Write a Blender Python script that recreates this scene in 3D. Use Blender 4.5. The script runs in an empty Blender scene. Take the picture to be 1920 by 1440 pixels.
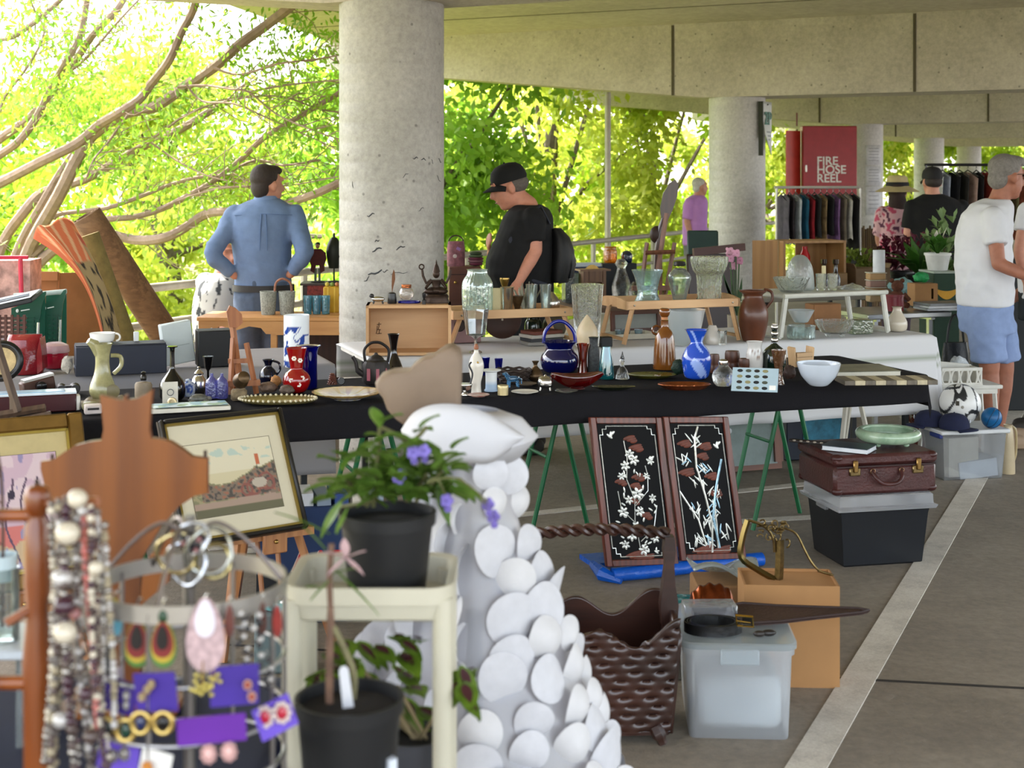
import bpy, bmesh, math, random
from mathutils import Vector, Matrix, noise
sc = bpy.context.scene
COL = sc.collection
RND = random.Random(11)
PI = math.pi
# ---------------------------------------------------------------- camera, world, sun, exposure
F, HOR, EYE = 2640.0, 340.0, 1.6          # focal length and horizon row in 1920x1440 pixels, eye height in metres
cam = bpy.data.objects.new('camera', bpy.data.cameras.new('camera'))
COL.objects.link(cam); sc.camera = cam
cam.location = (0, 0, EYE); cam.rotation_euler = (PI/2, 0, 0)
cam.data.sensor_width = 36; cam.data.lens = F/1920*36
cam.data.shift_y = (HOR-720)/1920
cam.data.clip_start = .05; cam.data.clip_end = 400
cam.data.dof.use_dof = True; cam.data.dof.focus_distance = 6.6; cam.data.dof.aperture_fstop = 5.0
sc.view_settings.view_transform = 'Standard'; sc.view_settings.look = 'None'
sc.view_settings.gamma = 1; sc.view_settings.use_curve_mapping = False
sc.view_settings.exposure = 1.85
wd = bpy.data.worlds.new('sky'); sc.world = wd; wd.use_nodes = True
_n = wd.node_tree.nodes; _l = wd.node_tree.links
_sky = _n.new('ShaderNodeTexSky'); _sky.sky_type = 'NISHITA'; _sky.sun_disc = False
_sky.sun_elevation = math.radians(52); _sky.sun_rotation = math.radians(-60); _sky.dust_density = 3.0; _sky.ozone_density = 1.0
_haze = _n.new('ShaderNodeMixRGB'); _haze.inputs[0].default_value = .55; _haze.inputs[2].default_value = (3.1, 3.0, 2.85, 1)   # thin white overcast over the blue
_l.new(_sky.outputs[0], _haze.inputs[1]); _l.new(_haze.outputs[0], _n['Background'].inputs[0]); _n['Background'].inputs[1].default_value = .45
sun = bpy.data.objects.new('sun_offscreen', bpy.data.lights.new('sun_offscreen', 'SUN')); COL.objects.link(sun)
sun.data.energy = 5.0; sun.data.angle = math.radians(.6); sun.data.color = (1, .95, .86)
_d = Vector((math.cos(math.radians(52))*.80, math.cos(math.radians(52))*-.60, -math.sin(math.radians(52))))
sun.rotation_euler = _d.to_track_quat('-Z', 'Y').to_euler()

# ---------------------------------------------------------------- helpers
def P(u, v, Z): return Vector(((u-960)/F*Z, Z, EYE-(v-HOR)/F*Z))
def G(u, v, h=0):
    Z = (EYE-h)*F/(v-HOR); return Vector(((u-960)/F*Z, Z, h))
def lin(c): return c/12.92 if c <= .04045 else ((c+.055)/1.055)**2.4
def hx(s):
    if not isinstance(s, str): return tuple(s)
    return tuple(lin(int(s[i:i+2], 16)/255) for i in (0, 2, 4))
def sc3(c, k): return tuple(max(0, min(1, x*k)) for x in c)
class NT:
    def __init__(s, name):
        s.m = bpy.data.materials.new(name); s.m.use_nodes = True
        s.t = s.m.node_tree; s.n = s.t.nodes; s.n.clear()
        s.out = s.n.new('ShaderNodeOutputMaterial')
    def a(s, typ, **kw):
        x = s.n.new('ShaderNode'+typ)
        for k, v in kw.items():
            if hasattr(x, k): setattr(x, k, v)
            else: x.inputs[k.replace('_', ' ')].default_value = v
        return x
    def l(s, a, b): s.t.links.new(a, b)
    def obj(s): return s.a('TexCoord').outputs['Object']
    def noise(s, scale, detail=4, vec=None, rough=.6):
        x = s.a('TexNoise', Scale=scale, Detail=detail, Roughness=rough); s.l(vec or s.obj(), x.inputs['Vector']); return x.outputs['Fac']
    def ramp(s, fac, stops):
        x = s.a('ValToRGB'); e = x.color_ramp.elements
        while len(e) < len(stops): e.new(.5)
        for i, (p, c) in enumerate(stops):
            e[i].position = p; e[i].color = (c if len(c) == 4 else tuple(c)+(1,))
        s.l(fac, x.inputs[0]); return x.outputs[0]
    def mix(s, fac, a, b, mode='MIX'):
        x = s.a('MixRGB', blend_type=mode)
        for i, q in enumerate((fac, a, b)):
            if isinstance(q, (int, float)): x.inputs[i].default_value = q
            elif isinstance(q, tuple): x.inputs[i].default_value = q if len(q) == 4 else q+(1,)
            else: s.l(q, x.inputs[i])
        return x.outputs[0]
_MC = {}
def M(col, rough=.6, metal=0., var=.12, vs=9., bump=0., bs=80., trans=0., ior=1.45, coat=0., spec=.5, sss=0., col2=None, alpha=1., paint=False):
    key = (str(col), rough, metal, var, vs, bump, bs, trans, ior, coat, spec, sss, str(col2), alpha, paint)
    if key in _MC: return _MC[key]
    n = NT('mat_%d' % len(_MC)); c = hx(col)
    p = n.a('BsdfPrincipled'); p.inputs['Roughness'].default_value = rough; p.inputs['Metallic'].default_value = metal
    p.inputs['IOR'].default_value = ior; p.inputs['Transmission Weight'].default_value = trans
    p.inputs['Coat Weight'].default_value = coat; p.inputs['Specular IOR Level'].default_value = spec; p.inputs['Alpha'].default_value = alpha
    if sss: p.inputs['Subsurface Weight'].default_value = sss; p.inputs['Subsurface Radius'].default_value = (.01, .004, .002)
    if paint:
        at = n.a('Attribute', attribute_name='Col'); n.l(at.outputs['Color'], p.inputs['Base Color'])
    elif var or col2:
        f = n.noise(vs, 5)
        c2 = hx(col2) if col2 else sc3(c, 1+var)
        n.l(n.ramp(f, [(.3, c if col2 else sc3(c, 1-var)), (.7, c2)]), p.inputs['Base Color'])
    else: p.inputs['Base Color'].default_value = c+(1,)
    if bump:
        b = n.a('Bump', Strength=bump, Distance=.01); n.l(n.noise(bs, 3), b.inputs['Height']); n.l(b.outputs[0], p.inputs['Normal'])
    n.l(p.outputs[0], n.out.inputs[0]); _MC[key] = n.m; return n.m
def PAINT(rough=.6, **k): return M('ffffff', rough, paint=True, **k)
def WOOD(c1, c2, axis=0, scale=14., rough=.5, coat=0.):
    key = ('wood', c1, c2, axis, scale, rough, coat)
    if key in _MC: return _MC[key]
    n = NT('wood_%d' % len(_MC)); mp = n.a('Mapping'); n.l(n.obj(), mp.inputs[0])
    s = [scale]*3; s[axis] = scale*.07; mp.inputs['Scale'].default_value = s
    f = n.noise(1.0, 6, mp.outputs[0], .65)
    g = n.a('TexWave', Scale=.5, Distortion=6., Detail=3.); n.l(mp.outputs[0], g.inputs[0])
    col = n.mix(.35, n.ramp(f, [(.3, hx(c1)), (.7, hx(c2))]), n.ramp(g.outputs[1], [(.2, hx(c1)), (.8, hx(c2))]))
    p = n.a('BsdfPrincipled', Roughness=rough); p.inputs['Coat Weight'].default_value = coat
    n.l(col, p.inputs['Base Color']); b = n.a('Bump', Strength=.12, Distance=.004); n.l(f, b.inputs['Height']); n.l(b.outputs[0], p.inputs['Normal'])
    n.l(p.outputs[0], n.out.inputs[0]); _MC[key] = n.m; return n.m
def GLASS(col='f4fbfa', dens=.10, rough=.03, bump=0., bs=60., frost=0.):
    """thin-walled clear or coloured glass: transparent plus a facing-dependent mirror coat"""
    key = ('glass', col, dens, rough, bump, bs, frost)
    if key in _MC: return _MC[key]
    n = NT('glass_%d' % len(_MC)); c = hx(col)
    t = n.a('BsdfTransparent'); t.inputs[0].default_value = tuple(1-(1-x)*min(1, dens*4+.0) for x in c)+(1,)
    g = n.a('BsdfGlossy', Roughness=rough); g.inputs[0].default_value = (1, 1, 1, 1)
    fr = n.a('Fresnel', IOR=1.5)
    if bump:
        b = n.a('Bump', Strength=bump, Distance=.01); n.l(n.noise(bs, 2), b.inputs['Height']); n.l(b.outputs[0], fr.inputs['Normal']); n.l(b.outputs[0], g.inputs['Normal'])
    fa = n.a('Math', operation='MULTIPLY_ADD'); n.l(fr.outputs[0], fa.inputs[0]); fa.inputs[1].default_value = 1.5; fa.inputs[2].default_value = .05
    mx = n.a('MixShader'); n.l(fa.outputs[0], mx.inputs[0]); n.l(t.outputs[0], mx.inputs[1]); n.l(g.outputs[0], mx.inputs[2])
    d = n.a('BsdfDiffuse'); d.inputs[0].default_value = c+(1,); m2 = n.a('MixShader'); m2.inputs[0].default_value = frost if frost else dens*.5
    tr = n.a('BsdfTranslucent'); tr.inputs[0].default_value = c+(1,); a2 = n.a('MixShader'); a2.inputs[0].default_value = .5
    n.l(d.outputs[0], a2.inputs[1]); n.l(tr.outputs[0], a2.inputs[2])
    n.l(mx.outputs[0], m2.inputs[1]); n.l(a2.outputs[0], m2.inputs[2]); n.l(m2.outputs[0], n.out.inputs[0]); _MC[key] = n.m; return n.m
def LEAF(c1, c2, tr=.45, rough=.5, scale=1.5):
    key = ('leaf', c1, c2, tr, rough, scale)
    if key in _MC: return _MC[key]
    n = NT('leaf_%d' % len(_MC)); col = n.ramp(n.noise(scale, 4), [(.3, hx(c1)), (.7, hx(c2))])
    d = n.a('BsdfPrincipled', Roughness=rough); n.l(col, d.inputs['Base Color'])
    t = n.a('BsdfTranslucent'); n.l(col, t.inputs[0]); m = n.a('MixShader'); m.inputs[0].default_value = tr
    n.l(d.outputs[0], m.inputs[1]); n.l(t.outputs[0], m.inputs[2]); n.l(m.outputs[0], n.out.inputs[0]); _MC[key] = n.m; return n.m
def CONC(c1, c2, c3, s=2., bump=.25, rough=.8, pits=0.):
    n = NT('concrete_%d' % len(_MC)); o = n.obj()
    col = n.ramp(n.noise(s, 8, o, .7), [(.25, hx(c1)), (.5, hx(c2)), (.75, hx(c3))])
    fine = n.noise(s*22, 5, o, .7); col = n.mix(.35, col, n.ramp(fine, [(.3, (.25, .25, .25)), (.7, (.75, .75, .75))]), 'OVERLAY')
    st = n.noise(s*.35, 6, o, .7); col = n.mix(n.ramp(st, [(.55, (0, 0, 0)), (.75, (.5, .5, .5))]), col, sc3(hx(c1), .55))
    if pits:
        v = n.a('TexVoronoi', Scale=pits); n.l(o, v.inputs[0]); col = n.mix(n.ramp(v.outputs['Distance'], [(.05, (.7, .7, .7)), (.12, (0, 0, 0))]), col, sc3(hx(c1), .35))
    p = n.a('BsdfPrincipled', Roughness=rough); n.l(col, p.inputs['Base Color'])
    b = n.a('Bump', Strength=bump, Distance=.02); n.l(fine, b.inputs['Height']); n.l(b.outputs[0], p.inputs['Normal'])
    n.l(p.outputs[0], n.out.inputs[0]); _MC[('c', c1, c2, len(_MC))] = n.m; return n.m

class MB:
    """collects shapes for one mesh"""
    def __init__(s): s.v = []; s.f = []; s.mi = []; s.cur = 0
    def add(s, vs, fs):
        b = len(s.v); s.v += [tuple(x) for x in vs]; s.f += [tuple(i+b for i in q) for q in fs]; s.mi += [s.cur]*len(fs); return s
    def box(s, c, sz, R=None, bev=0.):
        hx_, hy, hz = sz[0]/2, sz[1]/2, sz[2]/2; c = Vector(c); vs = []; fs = []
        if not bev:
            vs = [Vector((x, y, z)) for x in (-hx_, hx_) for y in (-hy, hy) for z in (-hz, hz)]
            fs = [(0, 1, 3, 2), (4, 6, 7, 5), (0, 4, 5, 1), (2, 3, 7, 6), (0, 2, 6, 4), (1, 5, 7, 3)]
        else:
            b = min(bev, hx_*.9, hy*.9, hz*.9); ix = {}
            for a in range(8):
                sx, sy, sz_ = (1 if a & 4 else -1), (1 if a & 2 else -1), (1 if a & 1 else -1)
                for ax in range(3):
                    q = [sx*hx_, sy*hy, sz_*hz]
                    for o in range(3):
                        if o != ax: q[o] -= b*(1 if q[o] > 0 else -1)
                    ix[(a, ax)] = len(vs); vs.append(Vector(q))
            for ax in range(3):
                bit = 4 >> ax; o1, o2 = [4 >> k for k in range(3) if k != ax]
                for sg in (0, bit):
                    q = [ix[(sg, ax)], ix[(sg | o1, ax)], ix[(sg | o1 | o2, ax)], ix[(sg | o2, ax)]]
                    fs.append(tuple(q))
                k1, k2 = [k for k in range(3) if k != ax]
                for x in (0, o1):
                    for y in (0, o2):
                        a0, a1 = x | y, x | y | bit
                        fs.append((ix[(a0, k1)], ix[(a1, k1)], ix[(a1, k2)], ix[(a0, k2)]))
            for a in range(8): fs.append((ix[(a, 0)], ix[(a, 1)], ix[(a, 2)]))
        if R is not None: vs = [R @ v for v in vs]
        return s.add([v+c for v in vs], fs)
    def tube(s, pts, r, n=8, closed=False, cap=True, flat=1.0):
        pts = [Vector(p) for p in pts]; m = len(pts)
        rs = r if isinstance(r, (list, tuple)) else [r]*m
        up = None; rings = []
        for i, p in enumerate(pts):
            a = pts[(i-1) % m] if (closed or i > 0) else p; b = pts[(i+1) % m] if (closed or i < m-1) else p
            t = (b-a); t = t.normalized() if t.length > 1e-9 else Vector((0, 0, 1))
            if up is None: up = Vector((0, 0, 1)) if abs(t.z) < .9 else Vector((1, 0, 0))
            x = t.cross(up)
            if x.length < 1e-6: x = t.orthogonal()
            x.normalize(); y = x.cross(t).normalized(); up = y
            rings.append([p + (x*math.cos(q*2*PI/n) + y*math.sin(q*2*PI/n)*flat)*rs[i] for q in range(n)])
        return s.rings(rings, closed, cap)
    def rings(s, rings, closed=False, cap=True):
        n = len(rings[0]); m = len(rings); vs = [v for q in rings for v in q]; fs = []
        for i in range(m if closed else m-1):
            j = (i+1) % m
            for q in range(n): fs.append((i*n+q, i*n+(q+1) % n, j*n+(q+1) % n, j*n+q))
        if cap and not closed: fs.append(tuple(range(n-1, -1, -1))); fs.append(tuple((m-1)*n+q for q in range(n)))
        return s.add(vs, fs)
    def lathe(s, prof, n=24, c=(0, 0, 0), sx=1., sy=1., R=None, wave=None):
        c = Vector(c); rings = []
        for i, (r, z) in enumerate(prof):
            ring = []
            for q in range(n):
                a = 2*PI*q/n; k = wave(a, z, i) if wave else 1.
                v = Vector((math.cos(a)*max(r, 1e-4)*k*sx, math.sin(a)*max(r, 1e-4)*k*sy, z)); ring.append((R @ v if R else v)+c)
            rings.append(ring)
        return s.rings(rings)
    def prism(s, poly, t, Mx=None):
        """poly in local xz, thickness t along y (0..t)"""
        n = len(poly); vs = [Vector((x, 0, z)) for x, z in poly]+[Vector((x, t, z)) for x, z in poly]
        fs = [tuple(range(n)), tuple(range(2*n-1, n-1, -1))]+[(i, n+i, n+(i+1) % n, (i+1) % n) for i in range(n)]
        if Mx is not None: vs = [Mx @ v for v in vs]
        return s.add(vs, fs)
    def ball(s, c, r, n=12, m=8, R=None):
        if isinstance(r, (int, float)): r = (r, r, r)
        c = Vector(c); vs = []; fs = []
        for i in range(1, m):
            t = PI*i/m
            for q in range(n):
                a = 2*PI*q/n; vs.append(Vector((r[0]*math.sin(t)*math.cos(a), r[1]*math.sin(t)*math.sin(a), r[2]*math.cos(t))))
        vs += [Vector((0, 0, r[2])), Vector((0, 0, -r[2]))]; N = len(vs)
        for i in range(m-2):
            for q in range(n): fs.append((i*n+q, (i+1)*n+q, (i+1)*n+(q+1) % n, i*n+(q+1) % n))
        for q in range(n): fs.append((N-2, q, (q+1) % n)); fs.append((N-1, (m-2)*n+(q+1) % n, (m-2)*n+q))
        if R: vs = [R @ v for v in vs]
        return s.add([v+c for v in vs], fs)
    def grid(s, fn, nu, nv):
        vs = [fn(i/nu, j/nv) for j in range(nv+1) for i in range(nu+1)]
        return s.add(vs, [(j*(nu+1)+i, j*(nu+1)+i+1, (j+1)*(nu+1)+i+1, (j+1)*(nu+1)+i) for j in range(nv) for i in range(nu)])
    def mesh(s, name, mat, smooth=38):
        me = bpy.data.meshes.new(name); me.from_pydata(s.v, [], s.f)
        bm = bmesh.new(); bm.from_mesh(me); bmesh.ops.recalc_face_normals(bm, faces=bm.faces); bm.to_mesh(me); bm.free()
        for m in (mat if isinstance(mat, (list, tuple)) else [mat]): me.materials.append(m)
        if any(s.mi): me.polygons.foreach_set('material_index', s.mi)
        if smooth:
            me.shade_smooth()
            if smooth < 180: me.set_sharp_from_angle(angle=math.radians(smooth))
        me.update(); return me
    def build(s, name, mat, parent=None, loc=None, rz=0, smooth=38):
        o = bpy.data.objects.new(name, s.mesh(name, mat, smooth)); COL.objects.link(o)
        if parent is not None: o.parent = parent
        if loc is not None: o.location = loc
        if rz: o.rotation_euler = (0, 0, rz)
        return o
def tag(o, label=None, cat=None, group=None, kind=None):
    for k, v in (('label', label), ('category', cat), ('group', group), ('kind', kind)):
        if v: o[k] = v
    return o
def thing(name, label, cat, loc=(0, 0, 0), rz=0, group=None):
    o = bpy.data.objects.new(name, None); COL.objects.link(o); o.empty_display_size = .05
    o.location = loc; o.rotation_euler = (0, 0, rz); return tag(o, label, cat, group)
def solo(mb, name, mat, label, cat, loc=(0, 0, 0), rz=0, group=None, smooth=38):
    return tag(mb.build(name, mat, None, loc, rz, smooth), label, cat, group)
def structure(mb, name, mat, loc=(0, 0, 0), rz=0, smooth=38, parent=None):
    o = mb.build(name, mat, parent, loc, rz, smooth)
    if parent is None: o['kind'] = 'structure'
    return o
def copy_tree(o, loc=None, rz=None, label=None, parent=None):
    c = o.copy(); COL.objects.link(c)
    if parent is not None: c.parent = parent
    if loc is not None: c.location = loc
    if rz is not None: c.rotation_euler = (0, 0, rz)
    if label: c['label'] = label
    for ch in list(o.children): copy_tree(ch, parent=c)
    return c
def paint(o, fn):
    me = o.data; at = me.color_attributes.new('Col', 'FLOAT_COLOR', 'POINT')
    buf = []
    for v in me.vertices: buf += list(fn(v.co))+[1.]
    at.data.foreach_set('color', buf); return o
def RX(a): return Matrix.Rotation(a, 3, 'X')
def RY(a): return Matrix.Rotation(a, 3, 'Y')
def RZ(a): return Matrix.Rotation(a, 3, 'Z')
def frame3(x, y, z=None):
    """rotation matrix whose columns are the unit vectors x, y, x cross y"""
    x = Vector(x).normalized(); y = Vector(y); y = (y-x*y.dot(x)).normalized(); z = x.cross(y)
    return Matrix((x, y, z)).transposed()
def arc(c, r, a0, a1, n, ax=(1, 0, 0), ay=(0, 0, 1), ry=None):
    c, ax, ay = Vector(c), Vector(ax), Vector(ay); ry = r if ry is None else ry
    return [c+ax*r*math.cos(a0+(a1-a0)*i/n)+ay*ry*math.sin(a0+(a1-a0)*i/n) for i in range(n+1)]
def spline(pts, k=4):
    """Catmull-Rom through the points"""
    p = [Vector(q) for q in pts]; out = []
    for i in range(len(p)-1):
        a, b, c, d = p[max(i-1, 0)], p[i], p[i+1], p[min(i+2, len(p)-1)]
        for j in range(k):
            t = j/k; out.append(.5*((2*b)+(c-a)*t+(2*a-5*b+4*c-d)*t*t+(3*b-a-3*c+d)*t**3))
    out.append(p[-1]); return out
def lerp(a, b, t): return a+(b-a)*t
def smooth_prof(prof, k=3):
    z0 = min(z for r, z in prof); z1 = max(z for r, z in prof)
    return [(max(v.x, 0), min(z1, max(z0, v.y))) for v in spline([(r, z, 0) for r, z in prof], k)]
TOP = .750                                  # height of every cloth-covered table top
def vessel(name, label, cat, u, vb, prof, mat, h=TOP, n=28, hollow=0., sm=3, wave=None, sy=1., tilt=None, group=None, Z=None, top=None, thinglike=True, rz=0):
    """turned vessel: prof = [(radius px, height px above its foot)] read off the photograph; hollow = wall thickness in px"""
    rb = prof[0][0]
    if Z is None:
        Zf = (EYE-h)*F/(vb-HOR); Z = Zf/(1-rb/F) if rb < 60 else Zf
    k = F/Z; ytop = max(y for r, y in prof); ztop = EYE-h-(vb-ytop-HOR)*Z/F
    pr = [(r/k, y/ytop*ztop) for r, y in prof]
    if sm: pr = smooth_prof(pr, sm)
    if hollow:
        t = hollow/k; zb = pr[0][1]+t*1.5
        pr = pr+[(max(r-t, .0005), z) for r, z in reversed(pr) if z > zb]+[(.0005, zb)]
    pr = [(.0005, pr[0][1])]+pr
    mb = MB().lathe(pr, n, sy=sy, wave=wave, R=tilt)
    o = mb.build(name, mat, None, ((u-960)/F*Z, Z, h), rz)
    o['k'] = k; del o['k']
    return tag(o, label, cat, group), k
# ---------------------------------------------------------------- structure of the car park
A = Vector((.4226, .9063, 0)); B = Vector((-.9063, .4226, 0))     # grid axes of the building
RB = Vector((-2.33, 9.33, 0))
m_floor = CONC('6a6258', '80776a', '978d7f', 1.2, .3, .75)
m_beam = CONC('a59d8e', 'bdb5a5', 'cfc8b8', 1.1, .15, .85, 9.)
m_col = CONC('8b8982', 'a29f98', 'b3b0aa', 1.6, .15, .55, 11.)
m_colp = CONC('a9a6a2', 'b8b5b1', 'c2bfbb', 1.6, .1, .5)
m_slab = CONC('b0a898', 'c2baaa', 'd0c8ba', .6, .12, .85)
E0 = RB+B*.22
fl = [E0-A*14, E0+A*62, E0+A*62-B*60, E0-A*14-B*48]
mb = MB(); n4 = len(fl)
mb.add([(p.x, p.y, 0) for p in fl]+[(p.x, p.y, -.35) for p in fl], [(3, 2, 1, 0), (4, 5, 6, 7)]+[(i, (i+1) % 4, 4+(i+1) % 4, 4+i) for i in range(4)])
floor = structure(mb, 'floor', m_floor, smooth=0)
sl = [(-7.2, -1.2), (-5.3, 4.0), (-3.45, 9.0), (-2.85, 12.4), (-2.14, 17.2)]
q = Vector((-2.14, 17.2, 0))+A*34; sl += [(q.x, q.y), (q.x+12, q.y-5.6), (13.5, 20), (9.5, -1.2)]
mb = MB(); n = len(sl)
mb.add([(x, y, 3.28) for x, y in sl]+[(x, y, 3.55) for x, y in sl], [tuple(range(n)), tuple(range(2*n-1, n-1, -1))]+[(i, (i+1) % n, n+(i+1) % n, n+i) for i in range(n)])
ceil = structure(mb, 'ceiling', m_slab, smooth=0)
# precast panel joints in the soffit
for i in range(9):
    c = Vector((-1.0, 9.5, 3.279))+A*(i*2.4)-B*9
    structure(MB().box((0, 0, 0), (26, .018, .008)), 'soffit_joint', M('6d6758', .9), c, math.atan2(B.y, B.x), parent=ceil)
CC = [Vector((-.69+3.1*i, 8.08+7.0*i, 0)) for i in range(5)]
for i, c in enumerate(CC):
    hb = 2.61 if i == 0 else 2.49
    w = .25 if i == 0 else .30; d = .98 if i == 0 else 5.0
    prof = [(-9.5, hb), (.30, hb), (5.0, hb+.46), (5.0, 3.30), (-9.5, 3.30)]
    mb = MB(); vs = [c+B*s+A*(sg*w)+Vector((0, 0, z)) for sg in (-1, 1) for s, z in prof]
    mb.add(vs, [(0, 1, 2, 3, 4), (9, 8, 7, 6, 5)]+[(k, 5+k, 5+(k+1) % 5, (k+1) % 5) for k in range(5)])
    bo = structure(mb, 'concrete_beam', m_beam, smooth=0)
    for s in ((-5.5, -1.9, .62) if i else ()):     # recessed joint strips on the beam face
        z0 = hb if s < .3 else hb+.03
        structure(MB().box((0, 0, 0), (.028, .012, 3.27-z0)), 'face_joint', M('57503f', .9), c+B*s-A*(w+.002)+Vector((0, 0, (z0+3.27)/2)), math.atan2(B.y, B.x), parent=bo)
    # column shaft with faint spiral-duct ridges
    pr = [(.3, 0)]; z = 0.
    while z < hb-.12:
        pr += [(.3, z+.09), (.2975, z+.1), (.3, z+.11)]; z += .11
    pr += [(.3, hb+.0)]
    mb = MB().lathe(pr, 48)
    for t, vv in enumerate(mb.v):
        a = math.atan2(vv[1], vv[0])
        if 0 < vv[2] < hb-.2: mb.v[t] = (vv[0], vv[1], vv[2]+.045*math.sin(a+.6))
    structure(mb, 'concrete_column', m_col if i == 0 else m_colp, c, smooth=60)
# scuffs and scribbles on the nearest column
colo = bpy.data.objects['concrete_column']
for j, (u, v, dx, dy, w) in enumerate([(775, 297, 9, -1, 3), (790, 298, 8, 1, 3), (808, 298, 3, 8, 2), (820, 297, 5, 7, 3), (818, 330, 6, 12, 2), (660, 342, 2, 12, 2), (690, 405, 14, -5, 4), (700, 470, 18, -7, 5), (745, 466, 16, -6, 4), (705, 452, 8, -3, 3), (692, 515, 26, -9, 6), (684, 528, 10, -10, 3), (720, 508, 10, -2, 3), (785, 395, 10, -6, 2), (757, 332, 10, -8, 2), (735, 512, 30, -3, 2)]):
    pts = []
    for t in range(5):
        x = (u+dx*t/4-960)/F*7.85+.69; x = max(-.29, min(.29, x)); y = -math.sqrt(.3005**2-x*x)
        pts.append((x, y, EYE-(v+dy*t/4+2*math.sin(t*1.7+j)-HOR)/F*7.85))
    MB().tube(pts, [w*.0009*(.4+.6*math.sin(PI*(t+.6)/5.2)) for t in range(5)], 5).build('scuff_mark', M('3b3d40', .8), colo)
# parking bay lines
m_line = CONC('a39d92', 'c2bcb0', 'd2cdc2', 6., .2, .8)
def strip(p, q, w, name='parking_line', z=.004):
    p, q = Vector((p[0], p[1], 0)), Vector((q[0], q[1], 0)); d = (q-p); c = (p+q)/2
    return structure(MB().box((0, 0, z/2), (d.length, w, z)), name, m_line, c, math.atan2(d.y, d.x))
a, b = G(1512, 1440), G(1792, 965); d = (b-a); strip(a-d*.3, b+d*1.6, .105)
for (u0, v0, u1, v1) in ((975, 966, 1512, 908), (975, 1003, 1512, 971)):
    a, b = G(u0, v0), G(u1, v1); d = b-a; strip(a-d*.9, b+d*.15, .07)
a, b = G(1590, 1273), G(1920, 1291); d = (b-a)
structure(MB().box((0, 0, .001), (d.length*9, .014, .003)), 'floor_joint', M('2b2722', .9), (a+b)/2, math.atan2(d.y, d.x))
# guard rail along the open edge
m_rail = m_raild = M('a39e92', .5, .2)
rail = thing('guard_rail', 'long metal guard rail along the open car park edge', 'railing', RB)
for z, r, s0, s1, nm, mt in ((.9, .03, -9, 3.4, 'top_rail', m_raild), (.66, .028, -9, 3.4, 'lower_rail', m_raild), (.9, .03, 3.4, 16, 'top_rail', m_rail), (.55, .02, 3.4, 16, 'lower_rail', m_rail)):
    MB().tube([A*s0+Vector((0, 0, z)), A*s1+Vector((0, 0, z))], r, 10).build(nm, mt, rail)
for s in (-6, -3, -.6, 1.8, 4.6, 5.7, 7.9, 10, 12.4, 15):
    MB().tube([A*s+B*.06, A*s+B*.06+Vector((0, 0, .92))], .028, 8).build('post', m_rail if s > 3 else m_raild, rail)
pz = G(1135, 0+HOR+112, .9)
solo(MB().tube([(0, 0, 0), (0, 0, 2.79)], .038, 10).box((0, 0, .01), (.16, .16, .02)).box((0, 0, 2.78), (.14, .14, .02)), 'steel_post', M('a7a296', .5, .3), 'slim grey steel post rising from the guard rail to the beam end', 'post', (1.16, 17.05, 0))

# ---------------------------------------------------------------- trees outside
def leafmesh(name, items, mat, parent):
    """items: (position, length, width, direction) -> one mesh of folded four-corner leaves"""
    vs = []; fs = []
    for p, L, w, d in items:
        d = d.normalized(); s = d.cross(Vector((RND.uniform(-1, 1), RND.uniform(-1, 1), RND.uniform(-.3, 1))))
        if s.length < 1e-3: s = d.orthogonal()
        s = s.normalized()*w; k = len(vs); m_ = p+d*L*.45; nrm = d.cross(s).normalized()*w*.25
        vs += [p, m_+s+nrm, p+d*L, m_-s+nrm]; fs.append((k, k+1, k+2)); fs.append((k, k+2, k+3))
    me = bpy.data.meshes.new(name); me.from_pydata(vs, [], fs); me.materials.append(mat); me.shade_smooth()
    o = bpy.data.objects.new(name, me); COL.objects.link(o); o.parent = parent; o['kind'] = 'stuff'; return o
def rv(s=1.): return Vector((RND.gauss(0, s), RND.gauss(0, s), RND.gauss(0, s)))
m_bark = M('8a7566', .9, var=.2, vs=14, bump=.5, bs=30)
m_barkd = M('5d5245', .9, var=.3, vs=10, bump=.5, bs=20)
GZ = -.8
gr = MB(); gr.grid(lambda a, b: Vector((lerp(-70, 60, a), lerp(-30, 110, b), GZ-.25+.2*noise.noise(Vector((a*40, b*40, 0))))), 60, 60)
structure(gr, 'ground_outside', M('4b5a1f', .95, var=.35, vs=.8, col2='86803f'), smooth=180)
LM = [LEAF('7ca01c', 'bcd440', .55), LEAF('6a9a26', 'a8cc48', .55), LEAF('94ac2a', 'd6dc60', .55)]
def tree(label, x, y, zc, rx, rz, nclump, nleaf, mat, size=.13, droop=.5, group='trees beyond the guard rail'):
    t = thing('leafy_tree', label, 'tree', (x, y, GZ-.3), 0, group)
    hz = zc-GZ+.3
    mb = MB(); mb.tube(spline([(0, 0, 0), (.1, .1, hz*.4), (-.1, 0, hz*.8), (0, .1, hz*1.2)], 3), [.2-.012*i for i in range(10)], 8).build('trunk', m_barkd, t)
    its = []
    for c in range(nclump):
        a = RND.uniform(0, 2*PI); cz = RND.uniform(-1, 1); rr = math.sqrt(max(.05, 1-cz*cz))*RND.uniform(.35, 1)
        cp = Vector((math.cos(a)*rr*rx, math.sin(a)*rr*rx, hz+cz*rz)); cr = RND.uniform(.35, .75)
        if c % 4 == 0: MB().tube([(0, 0, hz*.6), cp*.5+Vector((0, 0, hz*.35)), cp], [.06, .04, .015], 5).build('branch', m_barkd, t)
        for i in range(nleaf):
            dv = rv(.5); dv.z *= .7; its.append((cp+dv*cr, size*RND.uniform(.7, 1.3), size*.28, rv(.6)+Vector((0, 0, -droop))+dv*.4))
    leafmesh('foliage', its, mat, t); return t
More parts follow.
